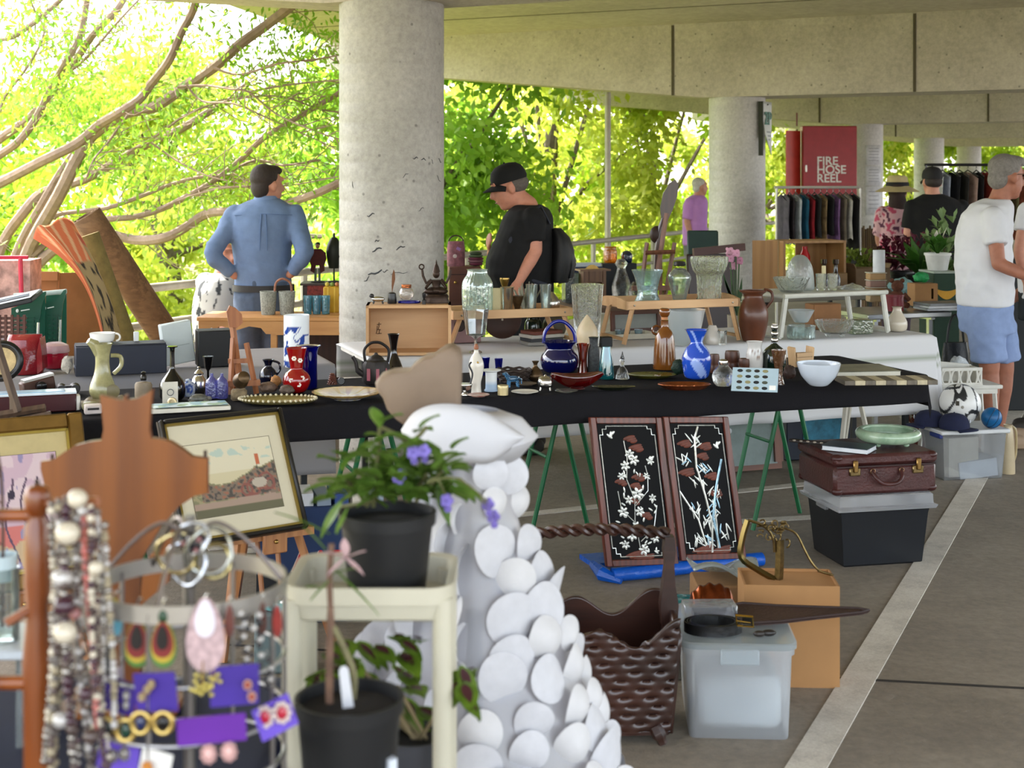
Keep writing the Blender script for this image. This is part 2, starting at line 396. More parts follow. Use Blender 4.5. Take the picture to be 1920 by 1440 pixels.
TD = [('tall pale green tree behind the pale branching fig', -8.2, 17.5, 1.0, 3.0, 1.9, 46, 0), ('bright lime tree behind the man in the blue shirt', -5.7, 23.2, 1.3, 2.2, 2.3, 50, 2),
      ('leafy lime green tree showing beside the tall round column', -1.3, 19.2, 1.8, 1.9, 2.6, 48, 1), ('dense yellow green tree behind the man in the black cap', .7, 24.5, 2.0, 2.6, 3.2, 60, 2),
      ('broad bright green tree behind the slim steel post', 3.0, 29.5, 1.8, 2.9, 3.0, 52, 0), ('loose tree with sky gaps behind the man in the pink shirt', 6.6, 37., 2.0, 3.6, 3.2, 38, 2),
      ('dark lower tree far behind the rolled carpets', -10.5, 31., .6, 3.8, 2.8, 52, 1), ('far green tree behind the lime tree', -4.2, 37.5, .9, 4.4, 3.4, 60, 0),
      ('far pale tree filling the gap under the second beam', -.5, 48., 1.2, 4.8, 3.8, 54, 2), ('far tree seen past the fire hose cabinet', 12.2, 43., 1.2, 4.6, 3.6, 46, 0),
      ('far tree seen past the straw hat', 17.5, 52., 1.6, 4.5, 4.0, 40, 2), ('far tree beyond the second clothes rack', 26., 66., 1.4, 4.5, 4.4, 34, 1)]
for lb, x, y, zc, rx, rz, nc, mi in TD: tree(lb, x, y, zc, rx, rz, nc, 300, LM[mi], .12+.0022*y)
# low bushes just outside the rail
for lb, x, y, r in (('low sunlit bush below the rail behind the seated person', -2.9, 14.2, .8), ('low bush beyond the rail behind the rolled carpets', -5.6, 11.4, .8), ('low bush beyond the rail behind the black cap man', 1.0, 17.9, .8)):
    t = thing('bush', lb, 'bush', (x, y, GZ-.2), 0, 'bushes outside the rail'); its = []
    for i in range(4): MB().tube([(0, 0, 0), (RND.uniform(-.3, .3), RND.uniform(-.3, .3), r*.8)], [.02, .008], 5).build('stem', m_barkd, t)
    for i in range(3200):
        dv = rv(.45); dv.z = abs(dv.z); its.append((dv*r+Vector((0, 0, .15)), RND.uniform(.06, .11), .022, rv(.7)))
    leafmesh('foliage', its, LM[2], t)
# the pale many-stemmed fig tree: limbs follow the photograph, each at its own depth
fig = thing('fig_tree', 'spreading tree with many pale bare limbs outside the rail', 'tree', P(60, 470, 13.2)*Vector((1, 1, 0)).length and Vector((P(60, 470, 13.2).x, 13.2, GZ-.3)))
FB = fig.location.copy()
LIMBS = [(24, 13.2, 12.2, [(52, 560), (50, 480), (110, 367), (143, 300), (173, 253), (233, 213), (290, 200), (350, 160), (400, 127), (450, 83), (500, 47), (560, 0), (640, -70)]),
 (18, 12.6, 11.6, [(-60, 370), (0, 343), (83, 300), (143, 270), (187, 233), (220, 213), (260, 187), (283, 157), (317, 113), (340, 60), (363, 17), (385, -60)]),
 (20, 13.4, 13.2, [(30, 560), (30, 480), (83, 377), (130, 300), (157, 273)]),
 (20, 13.6, 13.6, [(-20, 520), (10, 447), (43, 400), (77, 363), (127, 347), (167, 333), (207, 310), (283, 267), (343, 240), (400, 205), (470, 170)]),
 (15, 13.0, 12.6, [(-60, 330), (0, 290), (37, 263), (70, 217), (100, 157), (123, 117), (150, 67), (163, 0), (170, -60)]),
 (17, 13.5, 13.0, [(-60, 310), (0, 260), (60, 217), (100, 167), (133, 127), (173, 67), (220, 17), (260, -50)]),
 (11, 12.8, 12.4, [(-40, 80), (0, 73), (27, 67), (67, 40), (110, 3), (150, -40)]),
 (12, 13.2, 12.0, [(60, 480), (120, 432), (187, 413), (250, 407), (300, 393), (353, 367), (400, 340), (450, 300), (493, 260), (547, 227), (610, 190), (680, 150)]),
 (19, 13.2, 11.8, [(66, 500), (110, 462), (165, 440), (207, 440), (253, 450), (300, 448), (337, 433), (383, 403), (417, 397), (480, 395), (533, 383), (600, 360), (650, 335)]),
 (9, 13.3, 12.3, [(100, 410), (117, 400), (200, 390), (267, 367), (317, 347), (367, 333), (417, 327), (480, 300), (530, 310), (600, 300)]),
 (5, 12.4, 11.5, [(333, 163), (383, 160), (433, 167), (467, 173), (517, 213), (583, 243), (640, 262)]),
 (5, 12.4, 11.5, [(467, 173), (533, 160), (633, 150), (690, 146)]), (6, 12.8, 12.3, [(110, 150), (160, 110), (213, 50), (250, 10), (290, -30)]),
 (6, 12.6, 12.2, [(0, 210), (10, 180), (55, 120), (83, 60), (65, 20), (50, -20)]), (5, 12.4, 12., [(240, 215), (200, 270), (175, 300), (160, 340)]),
 (6, 12.9, 12.1, [(207, 310), (250, 280), (300, 250), (350, 215), (420, 190), (520, 180), (600, 205), (640, 210)]), (4, 12.7, 12., [(283, 267), (330, 300), (390, 330), (450, 345), (500, 372)]),
 (5, 12.5, 11.9, [(300, 393), (345, 372), (420, 352), (500, 350), (560, 345), (640, 330)]), (5, 12.3, 11.6, [(400, 127), (450, 140), (520, 120), (600, 110), (650, 100)]),
 (4, 12.3, 11.6, [(350, 160), (380, 190), (440, 195), (520, 230), (600, 265), (650, 290)])]
tips = []
for w, z0, z1, pts in LIMBS:
    m_ = len(pts); P3 = [P(u, v, lerp(z0, z1, i/(m_-1))+.12*math.sin(i*2.1))-FB for i, (u, v) in enumerate(pts)]
    sp = spline(P3, 4); L = len(sp)
    rad = [w*.5/F*12.8*lerp(1.12, .72 if w > 9 else .45, i/(L-1)) for i in range(L)]
    MB().tube(sp, rad, 8 if w > 9 else 6).build('limb', m_bark, fig)
    tips += [(p, w) for p in sp[L//4:]]
MB().tube([Vector((-.1, 0, 0)), P(45, 560, 13.3)-FB], [.3, .2], 10).build('trunk', m_bark, fig)
tw = MB(); its = []
for p, w in tips:
    for q in range(1):
        d = Vector((abs(RND.gauss(.4, .3)), RND.gauss(0, .3), RND.gauss(.1, .3))); e = p+d*RND.uniform(.4, .9); mid = p.lerp(e, .5)+rv(.07)
        if w < 16 or RND.random() < .4: tw.tube(spline([p, mid, e], 3), [.005, .005, .004, .004, .003, .003, .002], 4)
        for i in range(7):
            b = p.lerp(e, RND.uniform(.35, 1))+rv(.09); its.append((b, RND.uniform(.06, .11), .014, rv(.5)+Vector((0, 0, -.5))))
tw.build('twigs', m_bark, fig)['kind'] = 'stuff'
for (u, v, n_) in ((150, 160, 2.), (60, 110, 1.8), (310, 60, 1.3), (40, 30, 1.4), (430, 100, 1.0), (560, 130, 1.0), (520, 240, 1.6), (590, 100, 1.0), (250, 250, .8), (120, 200, 1.2), (340, 300, 1.2), (600, 60, .8)):
    c = P(u, v, RND.uniform(12.2, 13.8))-FB
    for i in range(int(260*n_)):
        b = c+rv(.30); its.append((b, RND.uniform(.06, .11), .015, rv(.5)+Vector((0, 0, -.6))))
leafmesh('foliage', its, LEAF('5a8a1c', 'a0c440', .55), fig)
# ---------------------------------------------------------------- tables and cloths
TE = Vector((.9426, .3338, 0)); TN = Vector((-.3338, .9426, 0)); TA = math.atan2(.3338, .9426)
def rowpt(z0, x): return Vector((x, z0+.354*x, 0))
def table(label, corner, L, D, mtop, mleg, trestle=False, name='trestle_table', group=None, h=TOP):
    t = thing(name, label, 'table', corner, TA, group)
    MB().box((L/2, D/2, h-.027), (L-.02, D-.02, .036), bev=.006).build('table_top', mtop, t)
    if trestle:
        for x in (.42, L-.42):
            for y in (.44, D-.06):
                for s in (-1, 1):
                    MB().tube([(x+s*.02, y, h-.05), (x+s*.19, y, 0)], .011, 8).build('leg', mleg, t)
            MB().box((x, D/2, h-.052), (.05, D*.85, .012)).build('head_bar', mleg, t)
            MB().tube([(x-.1, .44, .40), (x-.1, D-.06, .40)], .008, 6).build('cross_bar', mleg, t)
    else:
        for x in (.12, L-.12):
            for y in (.10, D-.10): MB().box((x, y, (h-.045)/2), (.028, .028, h-.045)).build('leg', mleg, t)
            MB().box((x, D/2, h-.055), (.03, D-.12, .02)).build('cross_bar', mleg, t)
    return t
def cloth(label, corner, L, D, df, db, dl, dr, mat, h=TOP, fn=None, wob=.02, name='tablecloth'):
    nx, ny = 110, 54; X0, X1, Y0, Y1 = -dl, L+dr, -df, D+db; mb = MB(); top = h-.004
    def f(a, b):
        x, y = lerp(X0, X1, a), lerp(Y0, Y1, b); cx, cy = max(0, min(L, x)), max(0, min(D, y)); ox, oy = x-cx, y-cy
        g = math.hypot(ox, oy)
        if g < 1e-6: return Vector((x, y, top+.0012*noise.noise(Vector((x*4, y*4, h)))))
        w = (.006+wob*(.5+.5*math.sin((x+y*1.3)*8.+1.5*math.sin(x*3)))*min(1, g/.15)); d = Vector((ox, oy, 0))/g
        e = .004+w; return Vector((cx, cy, top-g+.012*(1-math.exp(-g*30))))+d*(e+g*.03)
    mb.grid(f, nx, ny)
    o = solo(mb, name, mat, label, 'tablecloth', corner, TA, smooth=180)
    sm = o.modifiers.new('thickness', 'SOLIDIFY'); sm.thickness = .0022; sm.offset = -1 if o.data.polygons[nx*ny//2].normal.z > 0 else 1
    if fn: paint(o, fn)
    return o
m_green = M('16653a', .4, .1); m_dkleg = M('2c2e30', .5, .4); m_tt = M('d9d6cf', .6)
m_black = M('19181b', .95, var=.1, vs=3, bump=.3, bs=300, spec=.2)
c1 = rowpt(5.6, -1.85)
table('left folding trestle table under the black cloth with green legs', c1, 1.94, .72, m_tt, m_green, True)
table('right folding trestle table under the black cloth with green legs', c1+TE*1.96, 1.94, .72, m_tt, m_green, True)
cloth('long black cloth covering the front stall tables', c1-TE*.01, 3.92, .72, .135, .12, .13, .16, m_black)
c2 = rowpt(7.02, -.68)
table('trestle table with dark legs under the white cloth beside the column', c2, 1.6, .72, m_tt, m_dkleg)
table('trestle table with dark legs under the striped end of the white cloth', c2+TE*1.62, 1.6, .72, m_tt, m_dkleg)
def stripes(co):
    w = (.62, .62, .63)
    if co.z < TOP-.02:
        for a in (.115, .128, .165, .172):
            if abs((TOP-co.z)-a) < .0075: w = (.33, .36, .30)
    return w
cloth('white tablecloth with thin green stripes along its hanging edge', c2, 3.22, .72, .44, .2, .01, .38, PAINT(.85), fn=stripes, wob=.03)
c3 = rowpt(6.90, -2.95)
table('trestle table under the grey cloth left of the column', c3, 2.24, .72, m_tt, m_dkleg)
cloth('pale grey cloth hanging low on the table beside the column', c3, 2.24, .72, .52, .2, .1, .03, M('8f8d90', .9, var=.06, vs=3), wob=.02)
c4 = rowpt(9.35, -.12)
table('back row stall table behind the man in the black cap', c4, 1.9, .75, M('6b5646', .7), m_dkleg)
c5 = Vector((1.80, 10.35, 0))
table('stall table behind the white plastic tray', c5, 1.15, .75, M('8a8478', .6), m_dkleg)
table('stall table carrying the potted plants', c5+TE*1.17, 1.35, .75, M('8a8478', .6), m_dkleg)
c6 = Vector((2.28, 9.02, 0))
table('aluminium edged folding table beside the man in the white T-shirt', c6, .66, .5, M('b9bcbe', .3, .9), M('c9ccd0', .25, 1.), h=.755)
cf = Vector((-1.5, 1.35, 0))
ft = thing('display_table', 'near jewellery table under a navy cloth', 'table', cf)
MB().box((.56, .58, .694), (1.09, 1.13, .03)).build('table_top', m_tt, ft)
for x in (.05, 1.05):
    for y in (.05, 1.1): MB().box((x, y, .34), (.03, .03, .68)).build('leg', m_dkleg, ft)
_ta, TA = TA, 0
cloth('navy cloth on the near jewellery table', cf, 1.12, 1.16, .3, .3, .2, .005, M('141a33', .9, var=.2, vs=4), h=.72)
TA = _ta

# ---------------------------------------------------------------- people
def remesh(mb, voxel, it=6, fold=0., seed=0., fac=.6):
    me = mb.mesh('tmp', M('ffffff'), 0); o = bpy.data.objects.new('tmp', me); COL.objects.link(o)
    r = o.modifiers.new('r', 'REMESH'); r.mode = 'VOXEL'; r.voxel_size = voxel
    s = o.modifiers.new('s', 'SMOOTH'); s.iterations = it; s.factor = fac
    dg = bpy.context.evaluated_depsgraph_get(); out = bpy.data.meshes.new_from_object(o.evaluated_get(dg))
    bpy.data.objects.remove(o); out.shade_smooth()
    if fold:
        nr = [v.normal.copy() for v in out.vertices]
        for v, q in zip(out.vertices, nr):
            c = v.co; f = noise.noise(Vector((c.x*9+seed, c.y*9, c.z*5)))+.6*noise.noise(Vector((c.x*6+c.z*14, c.y*9, c.z*16+seed)))
            v.co = c+q*(abs(f)*-2+.8)*fold*.5
    return out
def mobj(me, name, mat, parent, label=None):
    o = bpy.data.objects.new(name, me); me.materials.clear(); me.materials.append(mat); COL.objects.link(o); o.parent = parent
    if label: o['label'] = label
    return o
def limb(mb, pts, rad, ends=(1, 1), n=14):
    sp = spline(pts, 5); m_ = len(sp); k = len(rad)-1
    rs = [lerp(rad[min(int(i/(m_-1)*k), k-1)], rad[min(int(i/(m_-1)*k)+1, k)], i/(m_-1)*k-min(int(i/(m_-1)*k), k-1)) for i in range(m_)]
    mb.tube(sp, rs, n)
    if ends[0]: mb.ball(sp[0], rs[0]*.99, 12, 8)
    if ends[1]: mb.ball(sp[-1], rs[-1]*.99, 12, 8)
def loft(mb, rings, grow=0., n=24):
    rr = []
    for c, rx, ry in rings:
        rr.append([Vector(c)+Vector((math.cos(2*PI*q/n)*(rx+grow), math.sin(2*PI*q/n)*(ry+grow), 0)) for q in range(n)])
    mb.rings(rr)
def head(mb, c, R, s=1.):
    """skull, jaw, nose, ears facing local -Y; R turns it"""
    c = Vector(c); q = lambda x, y, z: c+R @ (Vector((x, y, z))*s)
    mb.ball(q(0, .012, .03), (.074*s, .093*s, .092*s), 18, 12, R)
    mb.ball(q(0, -.018, -.03), (.062*s, .072*s, .085*s), 16, 12, R)
    mb.ball(q(0, -.045, -.085), (.040*s, .036*s, .028*s), 12, 8, R)
    mb.tube([q(0, -.084, .03), q(0, -.098, -.002), q(0, -.108, -.022), q(0, -.088, -.032)], [.010*s, .012*s, .016*s, .012*s], 8)
    mb.ball(q(0, -.083, -.058), (.024*s, .012*s, .010*s), 10, 6, R)
    mb.tube([q(-.05, -.072, .042), q(0, -.086, .045), q(.05, -.072, .042)], .012*s, 8)
    for x in (-1, 1): mb.ball(q(x*.076, .012, -.005), (.012*s, .020*s, .032*s), 10, 8, R @ RY(x*.15))
def face(par, c, R, s=1., brow='3a2a22'):
    c = Vector(c); q = lambda x, y, z: c+R @ (Vector((x, y, z))*s)
    for x in (-1, 1):
        MB().ball(q(x*.031, -.081, .022), (.011*s, .006*s, .006*s), 10, 6, R).build('eye', M('1f1712', .2), par)
        MB().tube([q(x*.052, -.078, .047), q(x*.03, -.092, .052), q(x*.014, -.093, .047)], [.002*s, .0045*s, .003*s], 6).build('eyebrow', M(brow, .9), par)
    MB().tube([q(-.022, -.088, -.058), q(0, -.096, -.057), q(.022, -.088, -.058)], [.002*s, .0035*s, .002*s], 6).build('mouth', M('7d4038', .6), par)
def hand(mb, w, d, up, s=1., curl=.5, side=1):
    """wrist w, direction d, up = back of the hand; five fingers"""
    w, d, up = Vector(w), Vector(d).normalized(), Vector(up); up = (up-d*up.dot(d)).normalized(); x = d.cross(up)*side
    pr = [[w+d*(t*s)+x*(math.cos(a)*wx*s)+up*(math.sin(a)*.014*s) for a in [2*PI*i/12 for i in range(12)]] for t, wx in ((-.01, .024), (.03, .036), (.07, .042), (.092, .038))]
    mb.rings(pr)
    for i, (off, L) in enumerate(((-.031, .072), (-.011, .082), (.010, .076), (.029, .060))):
        p = w+d*.085*s+x*off*s; L *= s; dd = d; pts = [p]
        for j in range(3): dd = (dd-up*curl*(.5+.25*j)).normalized(); p = p+dd*L*(.42, .33, .25)[j]; pts.append(p)
        mb.tube(pts, [.0095*s, .009*s, .008*s, .0065*s], 8); mb.ball(pts[-1], .0065*s, 8, 6)
    p = w+d*.03*s-x*.03*s; q1 = p-x*.022*s+d*.03*s-up*.01*s; q2 = q1+d*.032*s-x*.004*s-up*.008*s
    mb.tube([w+d*.015*s-x*.012*s, p, q1, q2], [.012*s, .0125*s, .010*s, .008*s], 8); mb.ball(q2, .008*s, 8, 6)
def person(label, Z, u0, j, skinc, voxel=.008, shirt=None, pants=None, hairf=None, shoes='3a3632', fold=.006):
    """j: joints as pixels (u, v, depth offset) at depth Z; the feet stand on the floor"""
    base = Vector(((u0-960)/F*Z, Z, 0)); t = thing('person', label, 'person', base)
    q = lambda a: P(a[0], a[1], Z+(a[2] if len(a) > 2 else 0))-base
    k = F/Z; sk = MB(); msk = M(skinc, .55, var=.10, vs=30, sss=.12)
    R = j['headR']; hc = q(j['head']); head(sk, hc, R, j.get('hs', 1.))
    limb(sk, [hc+R @ Vector((0, .02, -.05)), q(j['neck'])], [.056, .062])
    rings = [(q((u, v)), w/k, ry) for u, v, w, ry in j['torso']]
    loft(sk, rings, -.012)
    for s in 'LR':
        if 'el'+s not in j: continue
        a, b, c = q(j['sh'+s]), q(j['el'+s]), q(j['wr'+s])
        limb(sk, [a, a.lerp(b, .5), b], [.052, .046, .040]); limb(sk, [b, b.lerp(c, .35), c], [.041, .040, .026])
        hd = q(j['ha'+s])-c; hand(sk, c, hd, Vector(j.get('hu'+s, (0, -1, .3))), 1.0, j.get('curl', .45), j.get('hside'+s, 1))
    hips = {}
    for s in 'LR':
        hp, kn, an = q(j['hip'+s]), q(j['kn'+s]), q(j['an'+s]); an.z = max(an.z, .085); hips[s] = (hp, kn, an)
        limb(sk, [hp, hp.lerp(kn, .5), kn], [.085, .074, .055]); limb(sk, [kn, kn.lerp(an, .3), an], [.052, .056, .034])
        fd = Vector(j.get('foot', (0, -1, 0))); limb(sk, [an+Vector((0, 0, -.03)), an-Vector((0, 0, an.z-.045))+fd*.06, an-Vector((0, 0, an.z-.035))+fd*.15], [.034, .036, .03])
    body = mobj(remesh(sk, voxel, 4, fac=.5), 'body', msk, t)
    if shirt:
        mt, sl, lab = shirt; mb = MB(); loft(mb, rings, .008)
        for s in 'LR':
            if 'el'+s not in j: continue
            a, b, c = q(j['sh'+s]), q(j['el'+s]), q(j['wr'+s])
            mb.ball(a, .068, 14, 10)
            if sl >= 1: limb(mb, [a, a.lerp(b, .5), b, b.lerp(c, .5), b.lerp(c, .9)], [.068, .062, .056, .05, .038], (1, 0))
            else: limb(mb, [a, a.lerp(b, sl*.5), a.lerp(b, sl)], [.070, .068, .070], (1, 0))
        o = mobj(remesh(mb, .011, 4, fold, Z*3), 'shirt', mt, t, lab)
        if mt.name.startswith('mat') and j.get('paint'): paint(o, j['paint'])
    if pants:
        mt, L, lab = pants; mb = MB()
        loft(mb, [(q((u, v)), w/k, ry) for u, v, w, ry in j['hips']], .004)
        for s in 'LR':
            hp, kn, an = hips[s]
            if L > 1: limb(mb, [hp, hp.lerp(kn, .5), kn, kn.lerp(an, .5), an-Vector((0, 0, .03))], [.105, .092, .078, .07, .062], (1, 0))
            else: limb(mb, [hp, hp.lerp(kn, .5), hp.lerp(kn, L)], [.11, .104, .108], (1, 0))
        mobj(remesh(mb, .012, 4, fold, Z), 'shorts' if L <= 1 else 'trousers', mt, t, lab)
    for s in 'LR':
        an = hips[s][2]; fd = Vector(j.get('foot', (0, -1, 0))).normalized(); mb = MB()
        limb(mb, [Vector((an.x, an.y, .05))-fd*.05, Vector((an.x, an.y, .048))+fd*.07, Vector((an.x, an.y, .042))+fd*.19], [.048, .047, .04]); mb.box((an.x+fd.x*.07, an.y+fd.y*.07, .014), (.09 if abs(fd.x) < .5 else .28, .28 if abs(fd.x) < .5 else .09, .026), bev=.01)
        mobj(remesh(mb, .01, 3), 'shoe', M(shoes, .7), t)
    return t, hc, R, q, body
def hair(par, c, R, s, col, shapes, vox=.007, fz=.004, name='hair'):
    mb = MB()
    for (x, y, z, a, b, d) in shapes: mb.ball(Vector(c)+R @ (Vector((x, y, z))*s), (a*s, b*s, d*s), 18, 12, R)
    return mobj(remesh(mb, vox, 2, fz, 3.1), name, M(col, .7, var=.25, vs=60, bump=.4, bs=220), par)
def capmesh(par, c, R, s, mat, brim=True, dr=1.):
    c = Vector(c); prof = [(.086, .02), (.090, .035), (.088, .06), (.078, .09), (.055, .113), (.025, .122), (.001, .124)]
    mb = MB(); rr = []
    for r, z in prof: rr.append([c+R @ (Vector((math.cos(a)*r*.90, math.sin(a)*r*1.12+.012, z+.012))*s) for a in [2*PI*i/28 for i in range(28)]])
    mb.rings(rr); mb.ball(c+R @ (Vector((0, .012, .137))*s), .006*s, 8, 6); o = mb.build('cap', mat, par)
    if brim:
        b = MB(); b.grid(lambda a, t: c+R @ (Vector((math.sin((a-.5)*2.5)*(.078+.012*t), -math.cos((a-.5)*2.5)*(.080+.075*t*math.cos((a-.5)*2.2))+.012, .044-(.022*t+.03*(2*a-1)**2)*dr))*s), 16, 6)
        bo = b.build('brim', mat, o); m_ = bo.modifiers.new('t', 'SOLIDIFY'); m_.thickness = .008
    return o
PXL = dict
# 1 man in the blue shirt, seen from behind, hands on hips
j = PXL(head=(503, 349), headR=RZ(PI-.75), neck=(500, 378), hs=1.06,
  torso=[(500, 372, 20, .07), (497, 384, 44, .10), (494, 398, 62, .125), (492, 425, 60, .14), (492, 460, 54, .14), (493, 495, 50, .135), (494, 525, 51, .135), (494, 545, 52, .135)],
  hips=[(494, 520, 50, .135), (494, 560, 54, .145), (494, 600, 53, .14)],
  shL=(440, 404), elL=(398, 476, -.12), wrL=(440, 517, -.07), haL=(470, 505, .0), shR=(551, 402), elR=(571, 474, -.12), wrR=(545, 515, -.07), haR=(520, 500, -.0), huL=(0, -1, .2), huR=(0, -1, .2), hsideR=-1,
  hipL=(470, 570), knL=(466, 695), anL=(462, 815), hipR=(518, 570), knR=(522, 695), anR=(526, 815), foot=(0, 1, 0))
t, hc, R, q, _ = person('man in a blue long-sleeved shirt and jeans, hands on hips, back turned', 8.93, 494, j, 'b9826a', .008, (M('64799b', .85, var=.08, vs=25, bump=.15, bs=400), 1, 'blue long-sleeved shirt'), (M('4c5a70', .9, var=.2, vs=14, bump=.2, bs=500), 2, 'faded blue jeans'), fold=.012)
hair(t, hc, R, 1.06, '2b211c', [(0, .032, .052, .082, .086, .082), (0, .060, -.005, .066, .05, .070), (0, -.02, .092, .062, .07, .036)])
rg = [(q((494, 533)), 54/293, .142), (q((494, 545)), 54.5/293, .144)]
mb = MB(); loft(mb, rg, .012); mb.build('belt', M('1d1b1c', .5), t)
mb = MB(); mb.rings([[q((499, v))+Vector((math.cos(a)*w, math.sin(a)*w*1.05, 0)) for a in [2*PI*i/20 for i in range(20)]] for v, w in ((380, .085), (372, .078), (367, .072))], cap=False)
mb.build('collar', M('6c82a6', .85), t)
yk = MB()
for s in (-1, 1): yk.tube([q((494+s*4, 402, -.14)), q((494+s*6, 430, -.155)), q((494+s*7, 470, -.152))], [.004, .004, .002], 6)
yk.tube([q((440, 404, -.10)), q((470, 402, -.128)), q((494, 401, -.135)), q((520, 402, -.128)), q((548, 403, -.10))], .003, 6); yk.build('yoke_seam', M('566c90', .9), t)
# 2 seated person in a patterned shirt behind him
def floral(co):
    f = noise.noise(Vector((co.x*26, co.y*26, co.z*13)))+.5*noise.noise(Vector((co.x*60+5, co.y*60, co.z*30)))
    return (.05, .055, .06) if f > .26 else (.60, .59, .56)
j = PXL(head=(424, 487), headR=RZ(.7) @ RX(-.3), neck=(418, 513), hs=1.,
  torso=[(423, 512, 18, .07), (415, 524, 36, .12), (410, 545, 42, .15), (408, 575, 44, .16), (408, 610, 44, .16), (408, 640, 44, .16)], hips=[(410, 628, 44, .16), (412, 655, 46, .2)],
  shL=(386, 530), elL=(398, 600, -.08), wrL=(424, 618, -.2), haL=(440, 628, -.25), shR=(440, 530), elR=(446, 590, -.05), wrR=(436, 626, -.18), haR=(424, 640, -.22),
  hipL=(398, 645), knL=(396, 660, -.32), anL=(398, 780, -.26), hipR=(424, 645), knR=(428, 660, -.32), anR=(428, 780, -.26), paint=floral)
t, hc, R, q, _ = person('seated person in a white shirt with a dark leaf print', 9.33, 410, j, 'b97d66', .010, (PAINT(.85), .95, 'white shirt with dark leaf print'), (M('4c4a48', .9), 2, None), fold=.008)
hair(t, hc, R, 1., '8d8680', [(0, .03, .05, .078, .08, .07)])
ch = thing('folding_chair', 'black chair under the seated person in the leaf print shirt', 'chair', (q((400, 640))+t.location)*Vector((1, 1, 0)))
ch.location = Vector((t.location.x, 9.38, 0))
MB().box((0, -.08, .41), (.36, .42, .03), bev=.01).build('seat', M('1b1b1d', .6), ch)
MB().box((-.02, .19, .68), (.36, .03, .38), RX(-.12), .012).build('backrest', M('1b1b1d', .6), ch)
for x in (-.16, .16):
    MB().tube([(x, .17, .80), (x, .15, .42), (x, .22, 0)], .012, 8).build('leg', M('222326', .4, .5), ch); MB().tube([(x, -.25, .42), (x, -.3, 0)], .012, 8).build('leg', M('222326', .4, .5), ch)
# 3 man in the black cap, in profile, looking down
j = PXL(head=(955, 353), headR=RZ(-PI/2) @ RX(.30), neck=(990, 386), hs=1.08,
  torso=[(990, 384, 22, .09), (992, 394, 36, .16), (990, 408, 44, .20), (986, 432, 49, .215), (981, 460, 56, .22), (976, 487, 63, .225), (974, 512, 62, .225), (980, 545, 55, .21), (986, 575, 50, .20)], hips=[(986, 565, 50, .19), (988, 600, 52, .19), (990, 640, 46, .18)],
  shL=(1000, 410, -.17), elL=(1004, 470, -.20), wrL=(974, 527, -.26), haL=(962, 552, -.3), shR=(995, 410, .18), elR=(950, 490, .28), wrR=(920, 476, .14), haR=(914, 452, .06), huL=(0, -1, 0), huR=(-1, -.3, 0),
  hipL=(985, 620, -.1), knL=(985, 725, -.1), anL=(990, 830, -.1), hipR=(990, 620, .1), knR=(988, 725, .1), anR=(994, 830, .1), foot=(-1, 0, 0))
t, hc, R, q, _ = person('man in a black cap and black T-shirt looking down at the goods', 8.35, 985, j, 'bb8069', .008, (M('0b0b0d', .9, var=.15, vs=12, bump=.15, bs=400), .72, 'black T-shirt'), (M('25272c', .9), 2, None), fold=.010)
hair(t, hc, R, 1.08, '5a524c', [(0, .026, .012, .0775, .088, .058)]); face(t, hc, R, 1.08)
capmesh(t, hc, R, 1.1, M('09090a', .85, var=.1, vs=20))
bp = thing('backpack', 'black backpack on the man in the black cap', 'backpack', q((1050, 530))+t.location+Vector((.03, 0, 0)))
bo = bp.location-t.location-Vector((.03, 0, 0)); z = lambda u, v, d=0: q((u, v, d))-bo
mb = MB(); loft(mb, [(z(1038, 528), .06, .13), (z(1042, 500), .075, .15), (z(1044, 470), .075, .15), (z(1040, 445), .06, .14), (z(1032, 428), .035, .11)]); mb.build('bag_body', M('08080a', .55, bump=.2, bs=90), bp)
mb = MB(); loft(mb, [(z(1058, 520), .022, .09), (z(1062, 495), .028, .10), (z(1060, 472), .022, .09)]); mb.build('pocket', M('17171a', .5), bp)
MB().tube([z(1022, 420, -.14), z(1005, 386, -.13), z(970, 405, -.17), z(948, 450, -.2), z(965, 520, -.225), z(1015, 535, -.19)], .014, 8, flat=.4).build('strap', M('1f2230', .7), bp)
# 4 man in the white T-shirt
j = PXL(head=(1889, 334), headR=RZ(PI/2+.35) @ RX(.1), neck=(1872, 378), hs=1.10,
  torso=[(1868, 373, 19, .075), (1860, 384, 36, .13), (1852, 402, 43, .17), (1846, 432, 47, .185), (1844, 465, 49, .19), (1845, 500, 50, .19), (1847, 540, 49, .185), (1848, 572, 49, .185)], hips=[(1848, 562, 47, .175), (1848, 590, 49, .18), (1852, 622, 48, .18)],
  shL=(1848, 408, .16), elL=(1885, 500, .22), wrL=(1935, 520, .1), haL=(1960, 520, .05), shR=(1862, 409, -.17), elR=(1872, 495, -.26), wrR=(1934, 522, -.30), haR=(1958, 526, -.3), huL=(0, 0, 1), huR=(0, 0, 1),
  hipR=(1848, 605, -.09), knR=(1856, 697, -.09), anR=(1858, 800, -.09), hipL=(1870, 605, .09), knL=(1884, 697, .09), anL=(1872, 803, .12), foot=(1, .15, 0))
t, hc, R, q, _ = person('grey-haired man in a white T-shirt and blue shorts reaching forward', 8.5, 1856, j, '9c6650', .008, (M('cfd0d4', .85, var=.03, vs=10, bump=.1, bs=400), .58, 'white T-shirt'), (M('7f92b8', .9, var=.08, vs=20), .78, 'light blue shorts'), shoes='8d7760', fold=.012)
hair(t, hc, R, 1.10, '77726c', [(0, .03, .055, .084, .088, .078), (0, -.025, .095, .066, .075, .034), (0, .065, -.01, .066, .045, .06)]); face(t, hc, R, 1.1, '6a625c')
gl = MB(); qq = lambda x, y, z: hc+R @ (Vector((x, y, z))*1.1)
